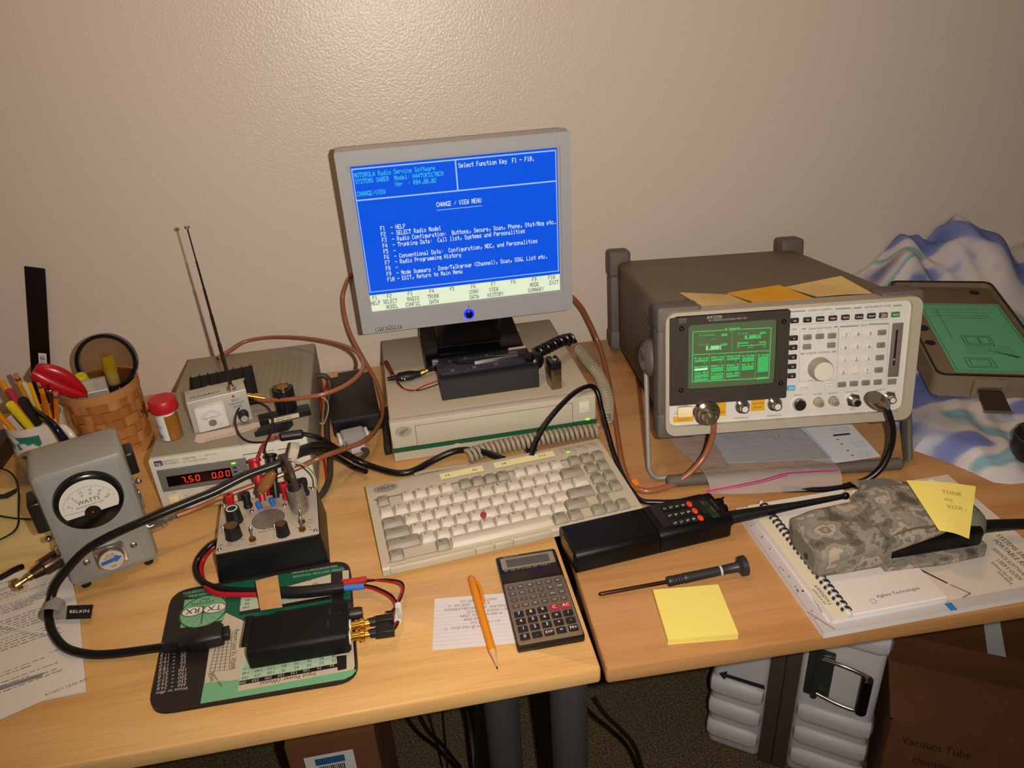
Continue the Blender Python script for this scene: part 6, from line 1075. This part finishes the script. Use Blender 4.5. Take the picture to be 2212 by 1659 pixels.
for s, p, h in (('SYSTEMS SABER', (0.5165, 0.0818), .0098), ('PORTABLE RADIO', (0.5062, 0.0743), .0098), ('SERVICE SOFTWARE', (0.4943, 0.0613), .0074), ("USER'S GUIDE", (0.4859, 0.0433), .0074), ('Software Part No.', (0.4765, 0.0409), .0056), ('RVN-4001E', (0.4715, 0.0251), .0056)): g.text(s, ml(p), h, (.03, -1, 0), (1, .03, 0), 'L', .8)
part(g, 'lettering', ink, mnl, flat=True)
for p in ((0.4019, 0.1994), (0.2934, 0.2030), (0.5108, 0.1974)): q = ml(p); part(G().cyl((q[0], q[1], CZ), (q[0], q[1], CZ + .0006), .0045, n=18), 'punch_hole', mat('hole_white', '#E6E1DC', .6), mnl)
g = G()
for k in range(16): g.quad((rnd.uniform(.002, .010), rnd.uniform(.02, .2), CZ + .0002), (1, .3, 0), (-.3, 1, 0), .0022, .0018)
part(g, 'ink_specks', grayink, mnl, flat=True)
spb = thing('spiral_book', 'small spiral bound booklet on the white manual', 'booklet', (.2510, -.0060, .0100), .01)
part(G().box(0, 0, 0, .134, .205, .0070), 'pages', mat('page_white', '#DDD8D4', .7), spb); part(G().box(0, 0, .0070, .0165, .205, .0074), 'back_flap', mat('flap_cream', '#D2C3A8', .5), spb); part(G().box(.0225, .002, .0070, .134, .205, .0080), 'front_page', mat('page_front', '#D3C8BE', .6), spb)
g = G()
for k in range(23):
    y = .006 + k * .0086; pts = [(.0195 + math.cos(t) * .0052, y + dy, .0080 + math.sin(t) * .0046) for t, dy in ((math.radians(-20 + j * 28), .0002 * j) for j in range(8))]
    g.tube(pts, .0008, 6, 2); g.tube([(x, y_ + .0022, z) for x, y_, z in pts], .0008, 6, 2)
part(g, 'wire_spiral', mat('spiral_wire', '#4A4540', .3, .8), spb); part(G().cyl((.0195, -.001, .0080), (.0195, .206, .0080), .0030, n=12), 'spine', mat('spine_white', '#D2CFC8', .5), spb)
g = G(); g.text('Agilent Technologies', (.088, .019, .0083), .0062, (1, .02, 0), (-.02, 1, 0)); 
for k in range(8): a = k * math.pi / 4; g.line((.0545 + math.cos(a) * .0022, .013 + math.sin(a) * .0022, .0083), (.0545 + math.cos(a) * .0048, .013 + math.sin(a) * .0048, .0083), (0, 0, 1), .0005)
g.text('APPENDIX-J', (.0085, .036, .0077), .0060, (.05, -1, 0), (1, .05, 0)); g.text('APPENDIX JIM', (.003, .034, .0077), .0040, (.05, -1, 0), (1, .05, 0)); part(g, 'lettering', mat('dark_grey_ink', '#4A4542', .6), spb, flat=True)

# ================================================================== camouflage pouch
camo = ramp_mat('digital_camo', [(.0, '#4F473D'), (.36, '#675F50'), (.43, '#8A7E70'), (.50, '#7A7466'), (.55, '#A5937F'), (.62, '#6E6A5C'), (.68, '#93826F')], 34, .9, 4, True, snap=.0013, bump=(2600, .5, .0006))
po = thing('radio_pouch', 'digital camouflage pouch holding a black radio on the spiral book', 'pouch', (.2640, .0490, .0185), -.02)
def sect(x, y0, y1, z0, z1, r): return [(x, y, z) for y, z in rrect(y0, z0, y1, z1, r, 4)]
g = G(); g.loft([sect(.000, .004, .072, .002, .034, .010), sect(.002, .000, .076, .000, .038, .012), sect(.030, -.001, .079, .0, .043, .012), sect(.075, .000, .080, .0, .046, .012), sect(.088, .004, .080, .0, .046, .012)]); part(g, 'body', camo, po)
g = G(); g.loft([sect(.087, .004, .080, .016, .0465, .010), sect(.12, .005, .080, .024, .045, .009), sect(.150, .010, .080, .027, .043, .007), sect(.180, .020, .080, .028, .041, .006)]); part(g, 'upper_side', camo, po)
g = G(); g.loft([sect(.080, -.002, .080, -.0005, .005, .002), sect(.150, -.004, .082, -.0025, .003, .002), sect(.205, .000, .080, -.003, .002, .002), sect(.218, .014, .070, -.003, .001, .0015)]); part(g, 'back_panel', camo, po)
part(G().rbox(-.0004, .012, .006, .0008, .064, .028, .008, 0, 'x'), 'end_lining', mat('olive_grey', '#6E6A5A', .9), po); part(G().lathe([(0, .004), (1, .0035)], (-.0012, .030, .012), (.0005, .030, .012), 14), 'drain_grommet', blackp, po)
prd = thing('handheld_radio', 'black radio inside the camouflage pouch with its whip antenna sticking out', 'radio', (.2640, .0490, .0185), -.02)
part(G().rbox(.092, .008, .0055, .204, .074, .0310, .006, .003, 'x'), 'body', sab, prd)
def pol(p): v = Vector(p) - Vector((.2640, .0490, .0185)); return Vector((v.x - .02 * v.y, v.y + .02 * v.x, v.z))
part(G().tube([(.200, .030, .016), pol((0.5009, 0.0738, 0.0330)), pol((0.5759, 0.0613, 0.0330))], .0098, 14, 6, r1=.0050), 'whip_antenna', mat('black_rubber', '#0B0A0A', .35), prd)
g = G(); g.loft([sect(.186, .018, .082, -.001, .043, .018), sect(.200, .014, .083, -.001, .043, .019), sect(.214, .018, .080, .000, .038, .017), sect(.221, .026, .070, .006, .030, .010)]); part(g, 'padded_end', mat('foliage_grey', '#6D6B5C', .9, bump=(1800, .5, .0006)), po)
def slab(pts, th, up=(0, 0, 1)): u = Vector(up) * th; return G().loft([[Vector(p) for p in pts], [Vector(p) + u for p in pts]])
def sheet(ctrl, th, nu=10, nv=10):     # ctrl: rows of points, smoothly interpolated sheet
    rows_ = [spline(r, nu) for r in ctrl]; cols = [spline([r[i] for r in rows_], nv) for i in range(len(rows_[0]))]; n, m = len(cols), len(cols[0]); v = []; f = []
    for k in (0, 1):
        for c_ in cols:
            for p in c_: v.append((p.x, p.y, p.z + th * k))
    for i in range(n - 1):
        for j in range(m - 1): a = i * m + j; f.append((a, a + 1, a + m + 1, a + m)); b = a + n * m; f.append((b, b + m, b + m + 1, b + 1))
    edge = [i * m for i in range(n)] + [(n - 1) * m + j for j in range(1, m)] + [i * m + m - 1 for i in range(n - 2, -1, -1)] + [j for j in range(m - 2, 0, -1)]
    for a, b in zip(edge, edge[1:] + edge[:1]): f.append((a, b, b + n * m, a + n * m))
    return G().add(v, f)
g = sheet([[(.088, .004, .0475), (.112, .006, .0500), (.140, .010, .0470)], [(.088, .040, .0485), (.112, .042, .0530), (.144, .044, .0500)], [(.090, .075, .0490), (.116, .078, .0530), (.150, .078, .0500)], [(.096, .094, .0400), (.122, .096, .0430), (.152, .094, .0420)]], .0022); part(g, 'flap', camo, po)
g = sheet([[(.076, .000, .0440), (.084, .002, .0478), (.094, .006, .0484)], [(.078, .040, .0450), (.087, .042, .0510), (.096, .044, .0500)], [(.080, .080, .0430), (.089, .082, .0490), (.098, .084, .0480)]], .0030); part(g, 'flap_fold', camo, po)
tb = part(slab([(.102, .088, .043), (.156, .086, .043), (.148, .116, .036), (.102, .120, .036)], .0024), 'pull_tab', camo, po); part(slab([(.111, .095, .0444), (.148, .093, .0444), (.142, .112, .0398), (.110, .115, .0398)], .0022), 'velcro_patch', mat('velcro_olive', '#6F7063', .95, bump=(1600, .7, .001)), tb)
fe = [(.088, .004, .0487), (.112, .006, .0512), (.140, .010, .0482), (.144, .044, .0512), (.150, .078, .0512), (.152, .094, .0432), (.122, .096, .0442), (.096, .094, .0412)]; part(G().tube(fe, .0013, 7, 6), 'flap_edge_shade', mat('olive_edge_shade', '#585244', .9), po)  # dark tube added to draw the shading along the flap edge
o = part(G().ring([(math.cos(a) * .0062 + .128, math.sin(a) * .0062 + .016) for a in (k * math.pi / 10 for k in range(20))], [(math.cos(a) * .0038 + .128, math.sin(a) * .0038 + .016) for a in (k * math.pi / 10 for k in range(20))], lambda x, y, t: (x, y, t), .044, .0465), 'snap_ring', mat('foliage_grey', '#6D6B5C', .9), po)
sn = thing('sticky_note', 'curled yellow sticky note with handwriting stuck on the pouch flap', 'sticky note', (.4400, .0850, .060), 0); s0 = Vector((.4400, .0850, .060))
tl, tr, br_2, bl_2 = (Vector(p) - s0 for p in ((0.4081, 0.1209, 0.0820), (0.4786, 0.0930, 0.0800), (0.4189, 0.0224, 0.0700), (0.3967, 0.0420, 0.0705)))
g = sheet([[bl_2, bl_2.lerp(br_2, .5) + Vector((0, 0, .002)), br_2], [tl.lerp(bl_2, .5), (tl + tr + br_2 + bl_2) / 4 + Vector((0, 0, .0015)), tr.lerp(br_2, .5)], [tl, tl.lerp(tr, .5) + Vector((0, 0, .002)), tr]], .0004); part(g, 'sheet', yl, sn)
ex = (tr - tl).normalized(); ey = (tl - bl_2); ey = (ey - ex * ey.dot(ex)).normalized(); nm_ = ex.cross(ey); g = G()
for k, (s, f) in enumerate((('TONE', .30), ('ms', .28), ('VOX -   !', .36))): g.text(s, tl + ex * .034 - ey * (.018 + k * .012) + nm_ * .0042, .0085, ex - ey * .12, ey + ex * .15, 'L', .9)
part(g, 'handwriting', mat('pencil_grey2', '#97893F', .7), sn, flat=True)

# ================================================================== sticky notes on the test set
amb = mat('note_amber', '#D99C12', .7); pal = mat('note_pale', '#CDAE6C', .7)
for lab, m_, pts in (('pale curled sticky note on the left of the test set top', pal, [(.056, .026, .001), (.120, .024, .001), (.110, .084, .001), (.040, .088, .008)]), ('amber sticky note in the middle of the test set top', amb, [(.128, .024, .001), (.206, .028, .001), (.186, .100, .006), (.108, .090, .002)]), ('pale sticky note with a lifted corner on the right of the test set top', pal, [(.214, .036, .001), (.288, .032, .001), (.274, .100, .013), (.196, .102, .002)])):
    t = thing('sticky_note', lab, 'sticky note', (.1746, .3074, .0716), -.1291, -.1654); b_ = Vector((0, 0, H_ - .0025))
    A = [Vector(p) + b_ for p in pts]; part(sheet([[A[0], (A[0] + A[1]) / 2 + Vector((0, 0, .001)), A[1]], [(A[0] + A[3]) / 2 + Vector((0, 0, -.0002)), sum(A, Vector()) / 4 , (A[1] + A[2]) / 2], [A[3], (A[2] + A[3]) / 2, A[2]]], .0005, 6, 6), 'sheet', m_, t)
    c_ = sum(A, Vector()) / 4 + Vector((-.02, .015, .0022)); part(G().scrib(c_, (1, 0, 0), (0, 1, 0), .038, 3, .008, .0008), 'handwriting', mat('faint_note_ink', '#B0873E', .7), t, flat=True)

# ================================================================== under the test set: papers, bag, flag
pg1 = thing('diagram_page', 'white page with a printed diagram half under the test set', 'paper', ((0.4436, 0.3258, 0.0005)), 0); d0 = (0.4436, 0.3258, 0.0005)
sh = rel(d0, [(0.3758, 0.4270, 0.0012), (0.4985, 0.3684, 0.0012), (0.4903, 0.2803, 0.0012), (0.4179, 0.2811, 0.0012), (0.3645, 0.3138, 0.0012)]); part(G().loft([[(p[0], p[1], 0) for p in sh], sh]), 'sheet', mat('page_cool', '#DEDCDE', .7), pg1)
ex = (Vector((0.4902, 0.2822, 0.0000)) - Vector((0.4190, 0.2826, 0.0000))).normalized(); ey = (Vector((0.4997, 0.3701, 0.0000)) - Vector((0.4915, 0.2819, 0.0000))).normalized(); g = G()
def dp(p): return Vector(p) - Vector(d0) + Vector((0, 0, .0010))
g.line(dp((0.4551, 0.3459, 0.0010)), dp((0.4811, 0.3442, 0.0010)), (0, 0, 1), .0045)
for p in ((0.4529, 0.3343, 0.0010), (0.4521, 0.3214, 0.0010), (0.4511, 0.3036, 0.0010), (0.4509, 0.2911, 0.0010)): q = dp(p); g.line(q, q + ex * .0045, (0, 0, 1), .0018)
part(g, 'black_marks', ink, pg1, flat=True); g = G(); g.scrib(dp((0.4613, 0.3634, 0.0010)), ex, ey, .03, 3, .005, .0007); g.scrib(dp((0.4687, 0.3208, 0.0010)), ex, ey, .022, 4, .004, .0006); g.scrib(dp((0.4616, 0.2945, 0.0010)), ex, ey, .022, 4, .004, .0006); part(g, 'print', grayink, pg1, flat=True)
pg2 = thing('folded_page', 'bluish page showing inside the clear zip bag', 'paper', ((0.3459, 0.3493, 0.0022)), 0); d1 = (0.3459, 0.3493, 0.0022)
sh = rel(d1, [(0.2797, 0.3995, 0.0032), (0.4049, 0.4080, 0.0032), (0.4252, 0.3738, 0.0032), (0.4222, 0.2891, 0.0032), (0.2745, 0.3159, 0.0032)]); part(G().loft([[(p[0], p[1], 0) for p in sh], sh]), 'sheet', mat('page_blue', '#C3CBD4', .7), pg2)
g = G(); q = Vector((0.3725, 0.3558, 0.0036)) - Vector(d1); g.line(q, q + Vector((.006, .012, 0)), (0, 0, 1), .0014); g.line(q + Vector((-.006, -.002, 0)), q + Vector((-.003, .006, 0)), (0, 0, 1), .0012); part(g.scrib(Vector((0.2942, 0.3811, 0.0036)) - Vector(d1), (1, -.1, 0), (.1, 1, 0), .04, 4, .004, .0007), 'print', grayink, pg2, flat=True)
bag = thing('zip_bag', 'clear zip bag with a magenta seal lying over the bail foot', 'bag', ((0.3228, 0.3019, 0.0040)), 0); g0 = Vector((0.3228, 0.3019, 0.0040))
ctl = [[Vector(p) - g0 for p in r] for r in ([(0.2226, 0.2534, 0.0030), (0.2655, 0.2385, 0.0050), (0.3209, 0.2296, 0.0050), (0.3946, 0.2178, 0.0045)], [(0.2196, 0.2618, 0.0215), (0.2705, 0.2527, 0.0225), (0.3335, 0.2452, 0.0225), (0.3983, 0.2343, 0.0215)], [(0.2247, 0.3095, 0.0120), (0.2818, 0.2913, 0.0180), (0.3486, 0.2863, 0.0160), (0.4112, 0.2844, 0.0120)], [(0.2165, 0.3793, 0.0052), (0.2885, 0.3687, 0.0080), (0.3499, 0.3588, 0.0080), (0.4168, 0.3657, 0.0052)], [(0.2205, 0.4203, 0.0046), (0.2923, 0.4120, 0.0046), (0.3637, 0.4024, 0.0046), (0.4104, 0.4041, 0.0046)])]
bm_ = bpy.data.materials.new('bag_film'); bm_.use_nodes = True; nt = bm_.node_tree; b_ = nt.nodes['Principled BSDF']; b_.inputs['Base Color'].default_value = lin('#CFC2BA'); b_.inputs['Roughness'].default_value = .10; b_.inputs['Alpha'].default_value = .28
tc = nt.nodes.new('ShaderNodeTexCoord'); nz = nt.nodes.new('ShaderNodeTexNoise'); nz.inputs['Scale'].default_value = 55; nt.links.new(tc.outputs['Object'], nz.inputs['Vector']); bp = nt.nodes.new('ShaderNodeBump'); bp.inputs['Strength'].default_value = .5; bp.inputs['Distance'].default_value = .004; nt.links.new(nz.outputs['Fac'], bp.inputs['Height']); nt.links.new(bp.outputs['Normal'], b_.inputs['Normal'])
part(sheet(ctl, .0004, 10, 8), 'film', bm_, bag)
zp = [Vector(p) - g0 for p in ((0.2172, 0.2525, 0.0085), (0.2535, 0.2433, 0.0175), (0.2898, 0.2413, 0.0215), (0.3244, 0.2435, 0.0245), (0.3574, 0.2401, 0.0240), (0.3954, 0.2336, 0.0240))]; part(G().tube(zp, .0010, 8), 'zip_seal', mat('magenta_seal', '#B02A70', .3, emit=.0), bag)
part(G().tube([p + Vector((.0, -.004, .0)) for p in zp[:4]], .0007, 6), 'zip_seal', mat('magenta_seal', '#B02A70', .3), bag)
fp_ = [(0.1229, 0.3122, 0.0004), (0.1372, 0.3143, 0.0004), (0.1374, 0.3004, 0.0004), (0.1226, 0.2985, 0.0004)]; solo(G().loft([fp_, [(p[0], p[1], p[2] + .0006) for p in fp_]]), 'page_flag', mat('flag_orange', '#F08A12', .6), 'small orange page flag beside the keyboard corner', 'page flag')

# ================================================================== towel and case lid at the right
def ss(a, b, x): t = max(0, min(1, (x - a) / (b - a))); return t * t * (3 - 2 * t)
def th_(x, y):
    edge = .010 + .012 * ss(.18, .26, y)
    f = .006 * math.sin(16 * x + 22 * y + 1.2 * math.sin(9 * x)) + .004 * math.sin(38 * x - 17 * y + 2) + .0025 * math.sin(70 * y + 12 * math.sin(14 * x))
    pile = ss(.60, .74, y) * (.085 * ss(.70, .86, x) * (1 - .55 * ss(.92, 1.12, x)) + .025) * (1 + .16 * math.sin(34 * x + 9 * y) + .10 * math.sin(60 * x - 30 * y))
    lidzone = ss(.56, .62, x) * ss(.34, .40, y) * (1 - ss(.60, .66, y))
    return max(.004, edge * (1 - .35 * lidzone) + f * (1 - .75 * lidzone) * (1 + ss(.6, .7, y)) + pile)
nx, ny = 110, 130; v = []; f = []
for j in range(ny + 1):
    y = .180 + (.795 - .180) * j / ny; xl = .546 + .16 * ss(.40, .74, y) + .012 * math.sin(22 * y) + .10 * ss(.25, .18, y) * 0
    if y < .27: xl = .546 + (.27 - y) * .55
    for i in range(nx + 1):
        x = xl + (1.32 - xl) * (i / nx) ** 1.15; yy = y - .012 * math.sin(9 * x + 1) * ss(.35, .18, y) + .020 * ss(.62, .56, x) * ss(.32, .18, y); h = th_(x, yy) * ss(-.06, .06, i / nx) ; d_ = min(i / 5, j / 5, 1); v.append((x, min(yy, .7965), max(.0006, h * math.sqrt(max(0, 1 - (1 - d_) ** 2)))))
W1 = nx + 1
for j in range(ny):
    for i in range(nx): a = j * W1 + i; f.append((a, a + 1, a + W1 + 1, a + W1))
tw_m = ramp_mat('towel_print', [(.30, '#56639E'), (.41, '#7C84B2'), (.445, '#C4BDC2'), (.53, '#D2C6BE'), (.57, '#7FA3AE'), (.61, '#9FB8C0'), (.65, '#D0C4BA'), (.8, '#7F82AE')], 4.6, .95, 1.5, False, (1.0, 2.2, 1.2), None, .35, (900, .8, .0018), .1)
solo(G().add(v, f), 'beach_towel', tw_m, 'crumpled blue, teal and white towel heaped against the wall', 'towel')
lidm = mat('lid_tan', '#7A6A55', .5, bump=(700, .3, .0006)); lidin = mat('lid_inner', '#6F5B42', .5)
ld_ = thing('case_lid', 'tan case lid with a green instruction label lying on the towel', 'lid', (0.6333, 0.3793, 0.0242), -0.3500, 0.0900)
LW, LD, LH = .178, 0.3300, .038; fz = lambda p, q, t: (p, q, t)
part(G().ring(rrect(0, 0, LW, LD, .016, 6), rrect(.007, .007, LW - .007, LD - .007, .012, 6), fz, .002, LH).rbox(0, 0, 0, LW, LD, .004, .016, .002, 'z', 6), 'shell', lidm, ld_)
part(G().ring(rrect(.0025, .0025, LW - .0025, LD - .0025, .014, 6), rrect(.0055, .0055, LW - .0055, LD - .0055, .012, 6), fz, LH - .001, LH + .002), 'gasket', blackp, ld_)
part(G().rbox(.007, .007, .004, LW - .007, LD - .007, .030, .012, .003, 'z', 6), 'inner_tray', lidin, ld_)
gl = part(G().rbox(.036, .026, .0300, LW - .010, LD - .075, .0306, .003, 0), 'instruction_label', mat('label_green', '#5BA67C', .45), ld_, 'green printed label'); g = G(); gx0, gy0, gx1, gy1 = .040, .030, LW - .014, LD - .079
for a, b in (((gx0, gy0), (gx1, gy0)), ((gx1, gy0), (gx1, gy1)), ((gx1, gy1), (gx0, gy1)), ((gx0, gy1), (gx0, gy0)), ((gx0 + .02, gy0 + .1), (gx0 + .02, gy1 - .02)), ((gx0 + .035, gy1 - .05), (gx1 - .02, gy1 - .05))): g.line((*a, .0309), (*b, .0309), (0, 0, 1), .0008)
g.scrib((gx0 + .012, gy1 - .018, .0309), (1, 0, 0), (0, 1, 0), .09, 3, .012, .0010); g.scrib((gx0 + .03, gy0 + .075, .0309), (1, 0, 0), (0, 1, 0), .075, 4, .007, .0009)
for r in ((.075, .110, .118, .140), (.080, .114, .098, .136), (.100, .114, .114, .136), (.060, .04, .100, .068), (.066, .044, .094, .064)): 
    for a, b in (((r[0], r[1]), (r[2], r[1])), ((r[2], r[1]), (r[2], r[3])), ((r[2], r[3]), (r[0], r[3])), ((r[0], r[3]), (r[0], r[1]))): g.line((*a, .0309), (*b, .0309), (0, 0, 1), .0010)
g.add([(.100, .096, .0309), (.146, .074, .0309), (.138, .072, .0309)], [(0, 1, 2)]); part(g, 'label_drawing', mat('label_dark', '#1F4A36', .6), gl, flat=True)
for x, y, r in ((.022, .115, .0085), (.022, .165, .0105), (LW - .035, LD - .030, .0085), (.05, LD - .03, .007)): part(G().cyl((x, y, .0300), (x, y, .0303), r, n=20), 'hole', mat('hole_dark', '#0C0A08', .8), ld_)
part(G().ball((.010, .205, .034), .006, 12, 8), 'brass_stud', gold, ld_)
part(G().rbox(.054, -.006, .004, .100, .002, .036, .002, .001, 'y'), 'latch_mount', lidm, ld_); lt = part(G().rbox(.060, -.010, .012, .094, -.004, .024, .001, .001, 'y'), 'latch_hinge', mat('nickel', '#B9B0A3', .25, 1.0), ld_)
part(G().loft([[(x, y, z) for x, y, z in ((.060, -.010, .018), (.094, -.010, .018), (.094, -.012, .020), (.060, -.012, .020))], [(x, y, z) for x, y, z in ((.059, -.052, .010), (.095, -.052, .010), (.095, -.053, .0125), (.059, -.053, .0125))]]), 'latch_plate', mat('dark_nickel', '#6A5A4C', .3, .9), ld_); part(G().cyl((.058, -.0535, .0115), (.096, -.0535, .0115), .0022, n=10), 'latch_lip', chrome, ld_)
q = (0.6159, 0.1755, 0.0300); cpz = thing('padded_pouch', 'rounded black padded pouch on the towel at the right edge', 'pouch', (q[0], q[1], .0285), -.3)
part(G().rbox(0, 0, 0, .075, .045, .050, .016, .014, 'z', 6), 'body', blackp, cpz); part(G().rbox(-.001, -.001, .034, .076, .046, .036, .017, .0008, 'z', 6), 'zip', mat('zip_grey', '#3A3836', .5), cpz); part(G().tube([(.020, .022, .049), (.030, .022, .058), (.045, .022, .058), (.055, .022, .049)], .0030, 8), 'carry_loop', blackp, cpz)

# ================================================================== on the floor below
wc = thing('transit_case', 'white ribbed transit case with a metal handle standing under the right desk', 'transit case', (.3227, .4016, -.72), -.626)
wp = mat('white_poly', '#CBC7C7', .45); CW, CH, CDp = .275, .430, .19
for x0, x1 in ((0, .101), (.147, CW)): part(G().rbox(x0, 0, .0, x1, CDp, CH, .014, .012, 'z', 5), 'shell', wp, wc)
for x0, x1 in ((-.004, .097), (.151, CW + .004)):
    for k, z in enumerate((.024, .083, .142, .345)): part(G().rbox(x0, -.010, z, x1, .05, z + .044, .016, .016, 'x', 5), 'rib', wp, wc)
part(G().rbox(.099, -.004, .0, .124, CDp, CH + .002, .002, .001, 'z'), 'valance', mat('brown_alu', '#6A5A50', .4, .5), wc); part(G().rbox(.1245, -.004, .0, .149, CDp, CH + .002, .002, .001, 'z'), 'valance', mat('brown_alu', '#6A5A50', .4, .5), wc)
galv = mat('galvanised', '#5E6660', .35, .8); hp_ = part(G().rbox(.158, -.004, .215, .200, .0, .325, .004, .001, 'y'), 'handle_plate', galv, wc)
part(G().cyl((.176, -.006, .216), (.176, -.006, .324), .006, n=14), 'hinge_barrel', galv, wc)
part(G().tube([(.178, -.008, .310), (.215, -.012, .312), (.248, -.014, .306), (.252, -.014, .292)], .0038, 10), 'handle_rod', chrome, wc); part(G().tube([(.178, -.008, .228), (.215, -.012, .222), (.246, -.014, .222), (.252, -.014, .232)], .0038, 10), 'handle_rod', chrome, wc); part(G().cyl((.252, -.014, .222), (.252, -.014, .300), .0095, n=16), 'handle_grip', mat('black_rubber', '#0B0A0A', .35), wc)
part(G().add([(p[0], -.0010, p[1]) for p in ((0.0122, 0.1957), (0.0275, 0.2072), (0.0263, 0.1995), (0.0942, 0.1999), (0.0952, 0.1895), (0.0253, 0.1906), (0.0243, 0.1804))], [(0, 6, 1), (2, 5, 4, 3)]), 'black_arrow', ink, wc, flat=True)
kraft = mat('kraft_board', '#6F4526', .8, var=(14, .10))
bA = thing('cardboard_box', 'open cardboard box with handwriting on the floor at the right', 'box', (.5480, .2080, -.72), -.545)
part(G().box(0, 0, 0, .42, .004, .24), 'front_panel', kraft, bA); part(G().box(0, 0, 0, .004, .20, .24), 'side_panel', kraft, bA); part(G().box(.416, 0, 0, .42, .20, .24), 'side_panel', kraft, bA); part(G().box(0, .196, 0, .42, .20, .24), 'back_panel', kraft, bA); part(G().box(0, 0, 0, .42, .20, .004), 'bottom_panel', kraft, bA)
part(slab([(0, .002, .240), (.42, .002, .240), (.42, .12, .245), (0, .12, .245)], .004), 'flap', kraft, bA)
g = G()
for k, s in enumerate(('Vacuum Tube', 'cleaning', 'keyboard', 'cables')): g.text(s, (.075, -.0006, .20 - k * .040), .026, (1, 0, .02), (0, 0, 1), 'C', .7)
g.text('HOLD', (.26, -.0006, .17), .030); part(g, 'handwriting', ink, bA, flat=True)
bB = thing('cardboard_box', 'tall cardboard box with a white shipping label behind the open box', 'box', (.715, .440, -.72), -.30)
part(G().box(0, 0, 0, .46, .26, .52), 'carton', kraft, bB); part(G().box(0, .10, .52, .46, .15, .5204), 'tape', mat('brown_tape', '#7A5230', .35), bB); 
q = (.12, .0); q0, q1 = (0.1623, 0.2159), (0.2433, 0.0398); part(G().loft([[(p[0], y_, p[1]) for p in ((0.1559, 0.2226), (0.1868, 0.2175), (0.2475, 0.0402), (0.2069, 0.0552))] for y_ in (0, -.0008)]), 'shipping_label', mat('label_white', '#DAD8D4', .5), bB)
bC = thing('cardboard_box', 'small brown cardboard box with a blue and white label below the left desk', 'box', (-.409, .250, -.72), .0)
part(G().box(0, 0, 0, .130, .22, .388), 'carton', kraft, bC); part(G().box(.0, .09, .388, .130, .12, .3884), 'tape', mat('brown_tape', '#7A5230', .35), bC); o = part(G().box(.022, -.0008, .285, .094, 0, .356), 'shipping_label', mat('label_white', '#DAD8D4', .5), bC); part(G().box(.037, -.0014, .336, .080, -.0008, .350), 'blue_band', mat('label_blue', '#2E5D86', .5), o); g = G()
for k in range(14): g.box(.041 + k * .0027, -.0012, .318, .042 + k * .0027 + rnd.uniform(0, .0008), -.0009, .332)
part(g, 'barcode', ink, o)
for lab, pts, r in (('black floor cable curving down right of the desk legs', [(0.0217, 0.1339, -0.2000), (0.0519, 0.1805, -0.3000), (0.0855, 0.2094, -0.3800), (0.1174, 0.2312, -0.4600), (0.1491, 0.2624, -0.6000)], .0040), ('black cable hanging close to the left desk leg', [(-0.1272, 0.1502, -0.1800), (-0.1279, 0.2047, -0.3000), (-0.1324, 0.2514, -0.4200), (-0.1394, 0.3161, -0.6000)], .0042), ('thin black cable dangling left of the desk legs', [(-0.1733, 0.1627, -0.2000), (-0.1773, 0.2238, -0.3200), (-0.1797, 0.2702, -0.4200), (-0.1852, 0.3261, -0.6000)], .0020), ('black cable sloping down left of the desk legs', [(-0.2099, 0.2015, -0.2500), (-0.2016, 0.2531, -0.3600), (-0.1824, 0.2973, -0.4600), (-0.1514, 0.3367, -0.6000)], .0034), ('grey cable beside the left desk leg', [(-0.1214, 0.1586, -0.2000), (-0.1148, 0.2421, -0.3600), (-0.1067, 0.2742, -0.4800), (-0.0909, 0.3108, -0.6200)], .0034)):
    cable('hanging_cable', lab, pts, r, blkw)
